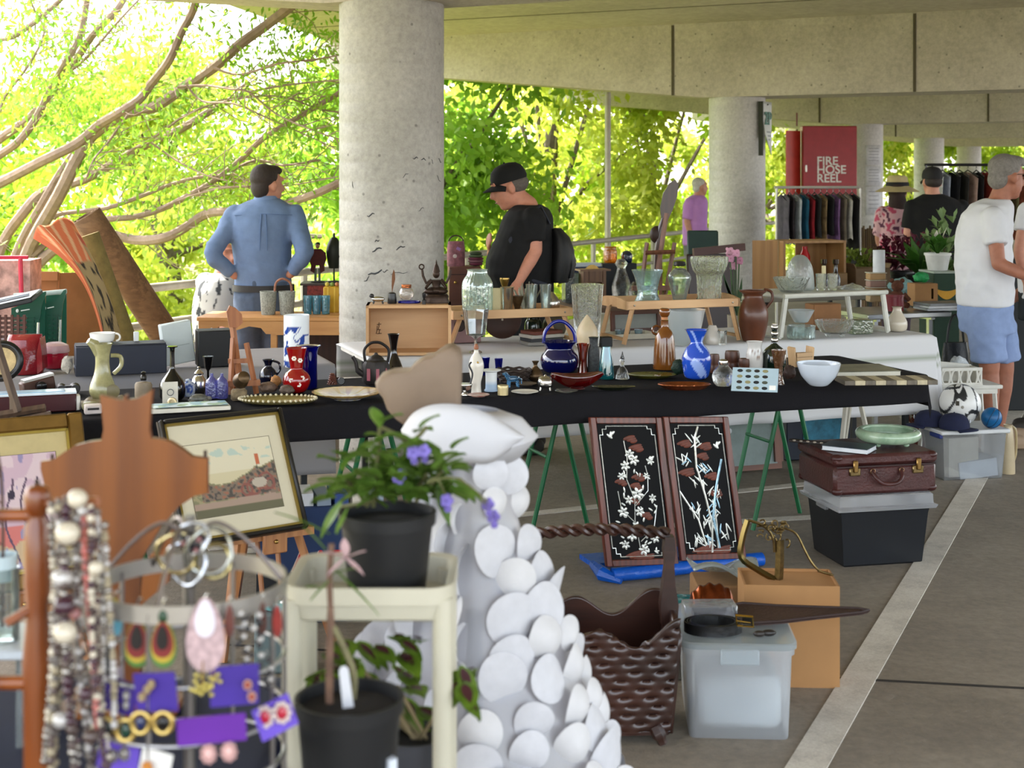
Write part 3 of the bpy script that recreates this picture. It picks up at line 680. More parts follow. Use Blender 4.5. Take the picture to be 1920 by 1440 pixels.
for s in (-1, 1):
    gl.tube([qq(s*.033+.022*math.cos(a), -.10, .018+.015*math.sin(a)) for a in [2*PI*i/12 for i in range(12)]], .002, 6, closed=True); gl.tube([qq(s*.055, -.099, .024), qq(s*.08, -.05, .028), qq(s*.086, .005, .02)], .0022, 6)
gl.tube([qq(-.011, -.10, .022), qq(.011, -.10, .022)], .002, 6); go = gl.build('frame', M('6f6253', .3, .8), None); tag(go, 'thin-rimmed glasses worn by the man in the white T-shirt', 'glasses'); go.name = 'eyeglasses'; go.location = t.location
# 5 man in the pink shirt, half behind the second column
j = PXL(head=(1313, 351), headR=RZ(PI/2+.4), neck=(1308, 368), hs=1.02, torso=[(1308, 366, 10, .07), (1306, 373, 19, .14), (1304, 384, 22, .18), (1303, 405, 22, .18), (1303, 430, 22, .18), (1303, 460, 22, .18)], hips=[(1303, 452, 21, .17), (1304, 480, 21, .17)],
  shL=(1312, 380, .15), elL=(1316, 415, .2), wrL=(1318, 445, .15), haL=(1320, 456, .15), shR=(1293, 381, -.12), elR=(1288, 415, -.15), wrR=(1297, 448, -.17), haR=(1302, 460, -.17),
  hipR=(1300, 475, -.08), knR=(1300, 525, -.08), anR=(1300, 565, -.08), hipL=(1307, 475, .08), knL=(1308, 525, .08), anL=(1308, 565, .08), foot=(1, 0, 0))
t, hc, R, q, _ = person('white-haired man in a pink shirt half hidden by a column', 18., 1304, j, 'b9836e', .014, (M('b57fc0', .85, var=.06), .9, 'pink shirt'), (M('6d6a70', .9), 2, None), fold=.008)
hair(t, hc, R, 1.02, 'b9b5b0', [(0, .03, .05, .082, .086, .075), (0, .06, -.02, .064, .04, .05)], .012)
# 6 woman in a straw hat
def pinkfl(co):
    f = noise.noise(Vector((co.x*22, co.y*22, co.z*22))); return (.42, .06, .12) if f > .25 else ((.08, .02, .05) if f < -.35 else (.55, .33, .36))
j = PXL(head=(1683, 362), headR=RZ(PI-.3), neck=(1681, 386), torso=[(1681, 384, 12, .06), (1681, 394, 30, .11), (1680, 410, 32, .13), (1680, 440, 29, .13), (1680, 475, 30, .13), (1680, 505, 34, .14)], hips=[(1680, 495, 34, .14), (1680, 530, 36, .15)],
  shL=(1655, 400), elL=(1648, 446, .05), wrL=(1655, 480, .2), haL=(1660, 492, .25), shR=(1706, 400), elR=(1714, 446, .05), wrR=(1708, 480, .2), haR=(1704, 492, .25),
  hipL=(1668, 530), knL=(1668, 600), anL=(1668, 650), hipR=(1692, 530), knR=(1692, 600), anR=(1692, 650), foot=(0, 1, 0), paint=pinkfl)
t, hc, R, q, _ = person('long-haired woman in a straw hat and pink floral top', 13.3, 1681, j, 'b07f68', .012, (PAINT(.85), .9, 'pink floral top'), (M('3a2c34', .9), 2, None), fold=.008)
hair(t, hc, R, 1.0, '2c1a17', [(0, .02, .03, .09, .10, .09), (0, .055, -.09, .085, .06, .12), (0, .065, -.22, .08, .05, .14)], .010)
ho = MB().lathe([(.20, -.035), (.205, -.03), (.15, .0), (.105, .02), (.10, .05), (.094, .10), (.075, .12), (.001, .125)], 30, sy=1.05).build('hat', M('b7a77c', .9, bump=.4, bs=120), t, hc+Vector((0, .01, .045)))
MB().lathe([(.108, .022), (.105, .055), (.1, .058), (.1, .022)], 30, sy=1.05).build('hat_band', M('17151a', .8), ho)
# 7 man in black T-shirt with cap, back turned
j = PXL(head=(1747, 343), headR=RZ(PI+.1), neck=(1749, 370), hs=1.05, torso=[(1750, 364, 17, .07), (1752, 374, 38, .11), (1756, 386, 53, .13), (1757, 410, 53, .15), (1757, 445, 50, .15), (1757, 480, 49, .15), (1757, 510, 50, .15)], hips=[(1757, 500, 48, .15), (1757, 540, 48, .15)],
  shL=(1710, 388), elL=(1702, 438), wrL=(1708, 478, .1), haL=(1710, 495, .15), shR=(1803, 388), elR=(1812, 438), wrR=(1806, 478, .1), haR=(1804, 495, .15),
  hipL=(1742, 540), knL=(1744, 605), anL=(1744, 665), hipR=(1774, 540), knR=(1776, 605), anR=(1776, 665), foot=(0, 1, 0))
t, hc, R, q, _ = person('man in a black T-shirt and dark cap seen from behind by the clothes rack', 12.7, 1757, j, 'c08a75', .012, (M('0a0a0c', .9), .8, 'black T-shirt'), (M('3b3d45', .9), .8, None), fold=.008)
hair(t, hc, R, 1.05, '2f2724', [(0, .030, .012, .0775, .088, .058)], .010); capmesh(t, hc, R, 1.1, M('1d1c1f', .8))
# 8 shopper at the edge of the view
j = PXL(head=(1975, 345), headR=RZ(-PI/2), neck=(1972, 378), torso=[(1972, 376, 19, .08), (1965, 390, 42, .15), (1962, 420, 48, .18), (1960, 460, 48, .18), (1960, 510, 46, .18), (1960, 560, 46, .18)], hips=[(1960, 545, 46, .17), (1960, 600, 48, .18)],
  shL=(1928, 398, -.15), elL=(1912, 470, -.18), wrL=(1925, 530, -.2), haL=(1930, 550, -.2), shR=(1962, 398, .17), elR=(1940, 480, .2), wrR=(1915, 545, .1), haR=(1902, 556, .05),
  hipL=(1960, 600, -.09), knL=(1960, 705, -.09), anL=(1960, 810, -.09), hipR=(1965, 600, .09), knR=(1965, 705, .09), anR=(1965, 810, .09), foot=(-1, 0, 0))
t, hc, R, q, _ = person('shopper in a white T-shirt and dark trousers facing the grey-haired man', 8.95, 1962, j, 'b9826c', .012, (M('d5d6da', .85, var=.03), .5, 'white T-shirt'), (M('1c2226', .9), 2, None), fold=.008)
hair(t, hc, R, 1.0, '40352e', [(0, .03, .055, .084, .088, .078)], .012); face(t, hc, R)
# ---------------------------------------------------------------- goods on the black cloth (left to right)
def L3(k, pts): return [Vector((p[0]/k, p[2] if len(p) > 2 else 0, p[1]/k)) for p in pts]
def rib(n, amp): return lambda a, z, i: 1+amp*math.cos(n*a)
m_silver = M('c9c6c0', .22, 1., var=.15, vs=25); m_brass = M('a98a4e', .3, 1., var=.2, vs=25); m_bronze = M('5d4a34', .4, .8, var=.3, vs=30); m_copper = M('a5623e', .3, 1., var=.25, vs=40, bump=.5, bs=60)
m_cobalt = GLASS('0a1fb0', .30, .02); m_ware = M('d9d6cf', .25, var=.05, coat=.3)
CLR = GLASS('f2faf8', .06); CUT = M('f4f8f8', .03, trans=1., ior=1.48, var=0, bump=.9, bs=45); CUTF = GLASS('eef4f6', .14, .05, .6, 120); FROST = GLASS('e8eef0', .2, .25, .2, 30, .38)
CUP = M('eceae4', .2, var=.03, coat=.4)
def bx(name, label, cat, u0, u1, vb, vt, dep, mat, h=TOP, rz=TA, bev=.004, Z=None, group=None):
    """closed box whose front bottom edge runs from u0 to u1 at row vb"""
    Z = Z or (EYE-h)*F/(vb-HOR); x0, x1 = (u0-960)/F*Z, (u1-960)/F*Z; w = (x1-x0)/max(.3, math.cos(rz)); hh = EYE-h-(vt-HOR)*Z/F
    c = Vector(((x0+x1)/2, Z, h))+Vector((-math.sin(rz), math.cos(rz), 0))*dep/2
    t = solo(MB().box((0, 0, hh/2), (w, dep, hh), bev=bev), name, mat, label, cat, c, rz, group); t['tmp'] = 1; del t['tmp']
    return t, w, hh
# long dark wooden box with a pale glazed lid and the dark easel before it
t = thing('display_box', 'long mahogany box with a pale glazed lid behind the dark easel', 'box', G(20, 778, TOP)+TN*.07, TA)
MB().box((0, 0, .032), (.46, .11, .064), bev=.004).build('body', M('3c1418', .35, coat=.4), t)
MB().box((0, 0, .067), (.46, .11, .006)).build('lid_frame', M('c7d2da', .4), t); MB().box((-.01, 0, .0715), (.40, .07, .003)).build('pane', M('8fb0c8', .1), t)
bx('card_deck', 'small white carton beside the mahogany box', 'box', 137, 150, 770, 742, .05, M('dcd8d0', .6))
t = thing('desk_easel', 'dark weathered wooden easel rising above the gilt picture frame', 'easel', Vector((P(20, 800, 4.78).x, 4.78, 0)), .25)
ex = t.location; W_ = lambda u, v, d=0: RZ(-.25) @ (P(u, v, 4.78+d)-ex); m_dkw = WOOD('3b2a22', '5b4636', 2, 20)
MB().tube([W_(-8, 640), W_(34, 772)], .014, 4).build('mast', m_dkw, t); MB().tube([W_(-60, 788, -.01), W_(85, 764, .02)], .013, 4).build('ledge', m_dkw, t)
MB().tube([W_(-60, 806, -.03), W_(95, 776, 0)], .011, 6).build('rail', m_dkw, t)
for a in ((-50, 800, 0), (60, 800, 0)): MB().tube([W_(*a), Vector((W_(*a).x*1.3, W_(*a).y+.02, .0))], .012, 4).build('leg', m_dkw, t)
MB().tube([W_(24, 745, .02), Vector((0, .16, 0))], .011, 4).build('back_leg', m_dkw, t)
# binoculars / camera pile
t = thing('camera', 'old brown leather camera lying with its strap on the black cloth', 'camera', G(70, 738, TOP)+TN*.02, TA+.3)
MB().box((0, 0, .03), (.13, .055, .055), RY(-.18), .006).build('body', M('4a2f24', .5), t); MB().box((0, 0, .062), (.12, .05, .01), RY(-.18)).build('top_plate', M('bcbab6', .3, .8), t)
MB().lathe([(.018, 0), (.02, .03), (.014, .034), (.001, .034)], 16, R=RX(PI/2), c=(0, -.027, .032)).build('lens', M('151515', .2), t)
t = thing('binoculars', 'black binoculars beside the brown leather camera', 'binoculars', G(128, 742, TOP)+TN*.03, TA)
for s in (-1, 1): MB().lathe([(.022, -.05), (.022, -.01), (.016, 0), (.013, .045), (.016, .05), (.001, .05)], 16, R=RX(PI/2-.1), c=(s*.026, 0, .024)).build('barrel', M('1c1818', .4), t)
MB().box((0, 0, .03), (.03, .02, .012)).build('bridge', M('1c1818', .4), t)
# olive ewer on a rocky base
t = thing('pottery_ewer', 'olive glazed pottery ewer with a flared lip on a rocky base', 'jug', G(200, 768, TOP)+TN*.09, TA); k = 470
mb = MB(); mb.grid(lambda a, b: Vector(((a-.5)*.17, (b-.5)*.12, (.030+.012*noise.noise(Vector((a*5, b*5, 2))))*min(1, 6*min(a, 1-a, b, 1-b)+.25))), 18, 12); mb.box((0, 0, .008), (.17, .12, .016)); mb.build('rock_base', M('7a6f52', .6, var=.4, vs=30, bump=.6, bs=60), t)
m_ol = M('77724a', .25, var=.35, vs=18, coat=.5, col2='a8a377')
MB().lathe(smooth_prof([(.034, .03), (.048, .05), (.046, .08), (.032, .12), (.026, .16), (.028, .2), (.036, .235), (.034, .237), (.022, .19)], 3), 24, c=(-.01, 0, 0)).build('ewer_body', m_ol, t)
MB().tube([(-.02, 0, .2), (-.04, 0, .235), (-.062, -.005, .250)], [.022, .020, .012], 10).build('spout', m_ol, t)
MB().tube(spline([(.02, 0, .19), (.055, 0, .185), (.058, 0, .15), (.03, 0, .12)], 4), .008, 8).build('handle', m_ol, t)
MB().lathe([(.001, -.006), (.024, -.006), (.026, 0), (.016, .004), (.001, .005)], 18, R=RX(PI/2), c=(.025, -.045, .06)).build('medallion', M('6b6244', .4), t)
MB().lathe(smooth_prof([(.02, .0), (.030, .015), (.026, .03), (.014, .034), (.001, .035)], 3), 18, c=(-.06, -.10, 0)).build('shell_foot', M('8f8a66', .3), t)
bx('clock_radio', 'small white radio with a dark slot at the front of the black cloth', 'radio', 160, 190, 777, 760, .05, M('c9bdb6', .5)); MB().box((0, -.026, .02), (.04, .004, .008)).build('slot', M('2a2420', .5), bpy.data.objects['clock_radio'])
t, k = vessel('hip_flask', 'small leather-covered flask with a metal cap beside the black bottle', 'flask', 269, 748, [(16, 0), (16.5, 3), (16.5, 26), (14, 31), (5, 33)], M('93836c', .5, var=.2, vs=20), n=20, sy=.5, sm=1)
MB().lathe([(.011, .068), (.012, .072), (.012, .084), (.008, .09), (.01, .1), (.001, .104)], 14).build('cap', M('3f3d3a', .3, .9), t)
t, k = vessel('glass_bottle', 'black round-bellied bottle with a long thin neck', 'bottle', 323, 752, [(18, 0), (23, 6), (24.5, 20), (22, 34), (12, 48), (5.5, 58), (4.6, 70), (4.6, 98), (9.5, 101), (9.5, 103), (4, 103)], M('07090a', .05, coat=.6, var=0), n=32)
t = thing('framed_card', 'small framed crest card leaning on the black bottle', 'card', G(319, 757, TOP), TA)
MB().box((0, 0, .042), (.058, .004, .082), RX(-.12)).build('card', M('c9c4b6', .6), t)
MB().tube([(.012*math.cos(a), -.008-.004, .045+.012*math.sin(a)) for a in [2*PI*i/14 for i in range(14)]], .0016, 6, closed=True).build('crest', M('4f5357', .5), t)
solo(MB().lathe([(.016, 0), (.019, .004), (.016, .008), (.011, .008), (.011, 0)], 24, R=RX(PI/2-.25)), 'napkin_ring', M('b7a67f', .3, .6), 'pale ring lying against the crest card', 'ring', G(325, 762, TOP)+Vector((0, -.015, .017)))
t, k = vessel('ginger_jar', 'little blue and white ginger jar', 'jar', 354, 744, [(8, 0), (11, 6), (12, 18), (9, 26), (6, 28), (6, 32), (2, 34)], PAINT(.2), n=24)
paint(t, lambda c: (.05, .09, .30) if noise.noise(c*70) > .05 else (.45, .50, .58))
t, k = vessel('coffee_pot', 'small tarnished silver pot with a domed lid', 'pot', 373, 740, [(9, 0), (13, 6), (15, 16), (13, 28), (8, 36), (9, 40), (5, 45), (2, 48), (3, 51), (1, 53)], m_silver, n=24)
MB().tube(L3(k, [(12, 14), (22, 22), (24, 32)]), [.009, .007, .005], 8).build('spout', m_silver, t)
vessel('goblet', 'black stemmed goblet behind the silver pot', 'goblet', 390, 722, [(9, 0), (8, 2), (2.2, 4), (2.2, 26), (7, 34), (9.5, 52), (10, 54), (9, 54), (6, 36), (1, 34)], M('0b0b0c', .08, coat=.6), n=20, sm=0)
for u, lb in ((397, 'lavender glass bottle beside the silver pot'), (416, 'lavender glass bottle beside the small wooden easel')):
    vessel('scent_bottle', lb, 'bottle', u, 748, [(10, 0), (11, 4), (11.5, 22), (10, 34), (3, 42), (3, 48), (1, 48)], GLASS('8d8fd0', .22, .05, .5, 90, .3), n=18, wave=rib(9, .03), group='lavender glass bottles')
t, _, _ = bx('map_book', 'flat book with a blue and green picture cover', 'book', 288, 428, 773, 758, .11, M('d8d4c6', .7)); t.scale = (1, 1, .55)
mb = MB(); mb.grid(lambda a, b: Vector(((a-.5)*.276, (b-.5)*.104, .0)), 40, 14); o = mb.build('cover', PAINT(.35), t, (0, 0, .0395)); paint(o, lambda c: (.16, .34, .42) if noise.noise(c*18) > .08 else ((.22, .36, .16) if noise.noise(c*26+Vector((3, 1, 0))) > 0 else (.55, .66, .70)))
t = thing('turtle_ornament', 'small grey stone turtle ornament', 'ornament', G(372, 754, TOP), TA)
MB().ball((0, 0, .014), (.036, .024, .018), 14, 8).build('shell', M('5d5c54', .4, var=.4, vs=60), t); MB().ball((.04, 0, .012), (.012, .009, .009), 10, 6).build('neck', M('6d6c64', .4), t)
for a in (-1, 1):
    for b in (-1, 1): MB().ball((a*.026, b*.02, .006), (.012, .009, .006), 8, 6).build('leg', M('6d6c64', .4), t)
# small wooden display easel standing on the table
t = thing('table_easel', 'small brown wooden display easel with a carved head', 'easel', G(452, 738, TOP), .25); k = 470; m_ew = WOOD('7a4526', 'a2663a', 2, 22)
MB().tube([(-.045, -.02, .0), (-.03, .03, .22)], .011, 4).build('leg', m_ew, t); MB().tube([(.06, -.02, 0), (.022, .02, .20)], .011, 4).build('leg', m_ew, t)
MB().tube([(.0, -.0, .01), (-.035, .05, .30)], .013, 4).build('mast', m_ew, t)
MB().prism([(-.03, .26), (.0, .255), (.024, .275), (.02, .31), (-.005, .335), (-.028, .345), (-.04, .32)], .03, Matrix.Translation((-.015, .03, .005))).build('carved_head', m_ew, t)
MB().box((.008, -.018, .045), (.13, .035, .022), RZ(.05)).build('ledge', m_ew, t); MB().box((-.005, .012, .13), (.09, .015, .018)).build('cross_bar', m_ew, t); MB().tube([(-.03, .05, .24), (-.02, .13, 0)], .008, 4).build('back_leg', m_ew, t)
t, k = vessel('jug', 'dark blue glazed jug with a pinched lip', 'jug', 503, 722, [(9, 0), (15, 6), (17, 16), (13, 28), (7, 34), (7, 40), (11, 48), (8, 46)], M('0c0e22', .12, coat=.6), n=24, hollow=1.2)
MB().tube(spline(L3(k, [(9, 44), (20, 40), (22, 28), (15, 18)]), 4), .005, 8).build('handle', M('0c0e22', .12, coat=.6), t)
t = thing('bell_ornament', 'dark bronze bell tipped on a rough stone block', 'bell', G(448, 752, TOP), .2)
MB().box((0, .02, .022), (.062, .045, .044), bev=.008).build('stone_base', M('7a6a50', .8, var=.5, vs=40, bump=.8, bs=70), t)
MB().lathe([(.030, -.006), (.031, 0), (.027, .02), (.024, .045), (.012, .055), (.001, .056)], 20, R=RX(1.1) @ RY(.3), c=(.006, -.0, .078)).build('bell', m_bronze, t)
t = solo(MB().lathe([(.001, .004), (.9, .004), (1., .012), (1.03, .016), (1., .018), (.88, .008), (.001, .007)], 48), 'serving_tray', M('9a8c58', .3, .6, var=.25, vs=12), 'oval gilt tray with a beaded rim', 'tray', G(514, 762, TOP)+Vector((0, .085, 0))); t.scale = (.148, .085, 1)
for a in range(44):
    b = MB().ball((0, 0, 0), .0055, 8, 5).mesh('bead', M('c9bfa0', .3)) if a == 0 else b
    o = bpy.data.objects.new('bead', b); COL.objects.link(o); o.parent = t; q = 2*PI*a/44; o.location = (1.0*math.cos(q), 1.0*math.sin(q), .018); o.scale = (1/.148, 1/.085, 1)
def rock(name, label, u, vb, rx, rz, col, seed, cat, h=TOP, kk=470):
    mb = MB().ball((0, 0, 0), (1, 1, 1), 20, 12); mb.v = [tuple(Vector(v)*(1+.22*noise.noise(Vector(v)*2.2+Vector((seed, 0, 0)))+.07*noise.noise(Vector(v)*7))) for v in mb.v]
    lo = min(v[2] for v in mb.v); Z = (EYE-h)*F/(vb-HOR); s = (rx/F*Z, rx*.75/F*Z, rz/F*Z); mb.v = [(v[0]*s[0], v[1]*s[1], (v[2]-lo)*s[2]) for v in mb.v]
    return solo(mb, name, M(col, .6, var=.35, vs=40, bump=.4, bs=90), label, cat, Vector(((u-960)/F*Z, Z+s[1], h)))
rock('sea_shell', 'ridged brown shell on the gilt tray end', 500, 738, 18, 10, '6f5a4a', 1, 'shell'); rock('sea_shell', 'dark turban shell between the gilt tray and the red vase', 536, 742, 14, 9, '5f4f42', 5, 'shell'); rock('coral_piece', 'orange coral lump behind the shells', 516, 726, 10, 10, 'b98249', 9, 'coral')
RED = GLASS('c00d10', .28, .02)
t, k = vessel('flower_vase', 'ruby red vase with a gourd body and enamelled white flowers', 'vase', 556, 738, [(12, 0), (20, 6), (26, 22), (22, 36), (13, 44), (12, 50), (15, 66), (19, 84), (20, 86)], M('8d0a0c', .06, coat=.8, var=.15), n=32, hollow=1.2)
for a, b in ((-6, 26), (8, 18), (-2, 66), (9, 62), (14, 30)):
    mb = MB()
    for p in range(6): mb.ball(Vector((math.cos(p*PI/3)*.006, 0, math.sin(p*PI/3)*.006)), (.004, .002, .004), 6, 5)
    rr = .046 if b < 40 else .030; x = a/k; mb.build('enamel_flower', M('e9dfd2', .4), t, (x, -math.sqrt(max(1e-5, rr*rr-x*x))-.008, b/k))
vessel('glass_vase', 'cobalt blue cylinder vase with a folded rim', 'vase', 578, 730, [(16, 0), (17, 3), (17, 70), (20, 79), (24, 82), (19, 80)], m_cobalt, n=28, hollow=1., sm=1)
t, k = vessel('porcelain_vase', 'tall white porcelain cylinder painted with blue peonies', 'vase', 556, 690, [(23, 0)]+[(24, 2+3*i) for i in range(33)]+[(24, 100), (22, 99), (22, 20), (1, 19)], PAINT(.15, coat=.5), n=96, sm=0)
paint(t, lambda c: (.02, .06, .30) if (c.z < .19 and (noise.noise(c*32) > .16 or abs(noise.noise(c*20+Vector((4, 0, 0)))) < .05)) else (.78, .82, .86))
t = thing('pine_cone_figure', 'knobbly red brown pine cone ornament', 'ornament', G(623, 722, TOP))
for r in range(6):
    for a in range(9): MB().ball((math.cos(a*.7+r*.4)*(.017-.0022*r), math.sin(a*.7+r*.4)*(.017-.0022*r), .006+r*.008), (.005, .005, .004), 6, 4).build('scale', M('6b3b2c', .4), t)
solo(MB().lathe([(.001, -.004), (.014, -.004), (.016, 0), (.014, .004), (.001, .004)], 20, R=RX(PI/2-.2)), 'compact_case', M('2b2a26', .3, .5), 'dark round compact standing beside the pine cone', 'case', G(640, 722, TOP)+Vector((0, 0, .0165)))
t = thing('serving_plate', 'large scalloped plate with gold and lilac stripes', 'plate', G(644, 758, TOP)+Vector((0, .13, 0)))
MB().lathe([(.055, 0), (.06, .004), (.075, .008), (.132, .026), (.138, .030), (.134, .030), (.072, .014), (.001, .012)], 72, wave=lambda a, z, i: 1+(.02*math.cos(24*a) if 3 <= i <= 6 else 0)).build('dish', PAINT(.2, coat=.5), t)
paint(t.children[0], lambda c: (.55, .33, .07) if math.hypot(c.x, c.y) > .128 else ((.62, .60, .58) if int((math.atan2(c.y, c.x)+PI)/(2*PI)*36) % 3 else ((.42, .36, .50) if int((math.atan2(c.y, c.x)+PI)/(2*PI)*36) % 2 else (.50, .40, .20))))
# iron teapot and black vase
t, k = vessel('iron_teapot', 'dark cast iron teapot with pink painted panels', 'teapot', 705, 722, [(23, 0), (26, 4), (26, 34), (22, 44), (15, 47), (14, 50), (10, 54), (4, 57), (3, 60), (1, 61)], M('2d2826', .5, .4, var=.3, vs=30), n=8, sm=0)
MB().tube(spline(L3(k, [(-20, 14), (-34, 24), (-38, 40), (-44, 50)]), 4), [.012]*5+[.008]*8, 8).build('spout', M('2d2826', .5, .4), t)
MB().tube(spline(L3(k, [(-20, 40), (-22, 62), (-12, 74), (0, 77), (12, 74), (24, 62), (22, 40)]), 4), .006, 8).build('handle', M('1f1b1a', .5, .4), t)
for a in (-.5, .2, .9): MB().box((math.sin(a)*.054, -math.cos(a)*.054, .042), (.016, .004, .05), RZ(a)).build('panel', M('94505a', .5), t)
vessel('flower_vase', 'slim black vase with a flaring mouth behind the teapot', 'vase', 738, 706, [(14, 0), (18, 10), (14, 24), (7, 42), (6.5, 56), (10, 76), (12, 80)], M('120c0b', .08, coat=.7, var=0), n=28, hollow=1.)
# ---- right of the mannequin
m_wg = M('d6d0c4', .2, coat=.4, var=.05)
t, k = vessel('porcelain_bottle', 'slender white porcelain bottle with gold sprigs and a brown stopper', 'bottle', 893, 738, [(10, 0), (9, 10), (9, 20), (12, 34), (14.5, 52), (11, 66), (5, 76), (4.5, 82)], m_wg, n=24)
MB().lathe([(.009, .175), (.010, .185), (.006, .195), (.001, .197)], 14).build('stopper', M('8a4f2c', .4), t)
for a, b in ((-3, 52), (3, 58), (1, 46), (0, 30)): MB().ball((a/k, -.027 if b > 40 else -.021, b/k), (.005, .002, .006), 8, 5).build('gold_sprig', m_brass, t)
t, k = vessel('candle_cup', 'pale blue and white pillar cup with a wide saucer rim', 'cup', 921, 735, [(13, 0), (13, 3), (11, 6), (11, 36), (13, 38), (18, 40), (18, 42), (10, 42)], PAINT(.25), n=24, sm=4)
paint(t, lambda c: (.60, .50, .25) if .045 < c.z < .055 else ((.35, .47, .62) if c.z < .03 else (.66, .68, .68)))
t, k = vessel('lidded_tin', 'small pale gold tin with a lid', 'tin', 943, 742, [(10, 0), (10, 14), (10.5, 14.2), (10.5, 19), (10, 20)], M('b9aa80', .35, .5), n=24, sm=0)
for u, vb, w, ht, lb in ((910, 704, 9, 34, 'cobalt blue tumbler behind the porcelain bottle'), (935, 712, 8, 40, 'cobalt blue flared shot glass')):
    vessel('tumbler', lb, 'glass', u, vb, [(w*.7, 0), (w*.75, 3), (w*.8, ht*.6), (w, ht)], m_cobalt, n=20, hollow=1., sm=1)
t, k = vessel('gravy_boat', 'tarnished silver sauce boat with a looped handle', 'jug', 872, 742, [(9, 0), (5, 5), (12, 14), (14, 22), (12, 23)], m_silver, n=20)
MB().tube(spline(L3(k, [(10, 22), (14, 40), (8, 55), (12, 62)]), 4), .004, 6).build('handle', M('3a3a3c', .3, .9), t)
t = thing('bread_basket', 'dark woven basket bowl behind the glass horse', 'basket', G(963, 720, TOP)+Vector((0, .06, 0)))
for i in range(6): MB().tube([(math.cos(a)*(.055+.004*i), math.sin(a)*(.045+.004*i), .006+.009*i+.003*math.sin(a*9+i*PI)) for a in [2*PI*q/36 for q in range(36)]], .0055, 6, closed=True).build('weave_ring', M('2e221c', .7), t)
MB().lathe([(.001, .003), (.055, .003), (.055, .006), (.001, .006)], 24, sy=.82).build('base', M('2e221c', .7), t)
t = thing('glass_horse', 'little blue glass horse ornament', 'ornament', G(962, 726, TOP)+Vector((.0, .005, 0)), TA); mg = GLASS('7fb6d8', .2, .02, .2, 60, .2)
MB().ball((0, 0, .034), (.026, .012, .013), 14, 8).build('body', mg, t); MB().tube([(-.02, 0, .038), (-.034, 0, .058), (-.045, 0, .055)], [.011, .008, .005], 8).build('neck', mg, t)
for x in (-.018, .018):
    for y in (-.007, .007): MB().tube([(x, y, .03), (x*1.15, y, 0)], [.006, .004], 6).build('leg', mg, t)
MB().tube([(.024, 0, .038), (.036, 0, .03), (.038, 0, .012)], [.005, .004, .002], 6).build('tail', mg, t)
vessel('bud_vase', 'squat brass bud vase with a narrow neck', 'vase', 1004, 716, [(8, 0), (13, 5), (14.5, 12), (10, 22), (4, 29), (4, 34), (7, 39), (6, 39)], m_bronze, n=24)
for u, vb, rx, lb, mt in ((984, 739, 26, 'flat cream oval dish at the cloth edge', CUP), (987, 724, 20, 'shallow brown dish behind the cream dish', M('6d6154', .4)), (1062, 737, 22, 'thin clear glass saucer beside the silver pot', GLASS('e6efe8', .15)), (897, 745, 21, 'white trinket dish with an iron-red foot', M('cfc2b8', .3, col2='9a4632', vs=22))):
    vessel('saucer', lb, 'dish', u, vb, [(rx*.6, 0), (rx*.65, 1.5), (rx, 5), (rx*.97, 6), (rx*.6, 3), (1, 2.5)], mt, n=30, sm=0)
t, k = vessel('sugar_bowl', 'footed silver bowl with a flat lid', 'bowl', 1023, 733, [(12, 5), (14, 8), (15, 18), (13, 22), (14, 23), (10, 27), (3, 28), (2, 30), (1, 31)], m_silver, n=24, sm=1)
for a in range(4): MB().tube([(math.cos(a*PI/2+.7)*.024, math.sin(a*PI/2+.7)*.024, .018), (math.cos(a*PI/2+.7)*.03, math.sin(a*PI/2+.7)*.03, .0)], .004, 6).build('foot', m_silver, t)
# cobalt basket
t, k = vessel('glass_basket', 'cobalt blue glass basket with a ruffled rim and gilt band', 'basket', 1049, 702, [(22, 0), (30, 5), (36, 20), (34, 34), (27, 44), (25, 50), (30, 60), (31, 62)], M('050a4a', .05, coat=.8, var=.1, trans=.3), n=40, hollow=1.5, wave=lambda a, z, i: 1+.05*math.cos(12*a)*max(0, (z-.09)/.04))
MB().tube(spline(L3(k, [(-30, 56), (-27, 76), (-14, 92), (0, 97), (14, 92), (27, 76), (30, 56)]), 5), .008, 10).build('handle', M('0d1a86', .05, coat=.8, trans=.3), t)
MB().lathe([(.0775, .034), (.0778, .04), (.0778, .052), (.0772, .058)], 40).build('gilt_band', M('a8803a', .3, 1., var=.4, vs=30), t)
vessel('glass_vase', 'ribbed amber orange vase with a fluted mouth', 'vase', 1093, 700, [(9, 0), (8, 8), (7, 24), (8, 40), (10, 52), (11, 56)], GLASS('c8560e', .25, .02), n=32, hollow=1., wave=rib(8, .08))
vessel('stone_vase', 'speckled dark grey cylinder vase', 'vase', 1113, 700, [(9, 0), (11, 4), (11, 40), (8, 52), (8, 64), (9.5, 68), (7, 68)], M('2c2f30', .5, var=.7, vs=90), n=24)
vessel('glass_vase', 'teal glass vase tapering to a narrow top', 'vase', 1137, 712, [(14, 0), (15, 4), (13, 30), (9, 56), (8, 62)], GLASS('1fb0b8', .28, .03), n=24, hollow=1.2)
t = thing('glass_boat_dish', 'long ruby red glass boat dish with pointed ends', 'dish', G(1083, 733, TOP)+Vector((0, .045, 0)), TA*.5)
mb = MB(); mb.grid(lambda a, b: Vector(((a-.5)*.225, math.sin((b-.5)*2.6)*.055*math.sin(PI*min(1, max(0, a)))**.7, .004+.055*abs(2*b-1)**1.7*math.sin(PI*a)**.5+.055*abs(2*a-1)**2.2)), 30, 14)
o = mb.build('dish', GLASS('a00a10', .30, .02), t, smooth=180); s_ = o.modifiers.new('t', 'SOLIDIFY'); s_.thickness = .004
MB().box((0, 0, .003), (.06, .03, .006), bev=.002).build('foot', GLASS('a00a10', .30, .02), t)
t, k = vessel('perfume_bottle', 'clear faceted perfume bottle with a tall stopper', 'bottle', 1167, 712, [(13, 0), (13, 3), (9, 18), (4, 24), (4, 28)], CUT, n=8, sm=0)
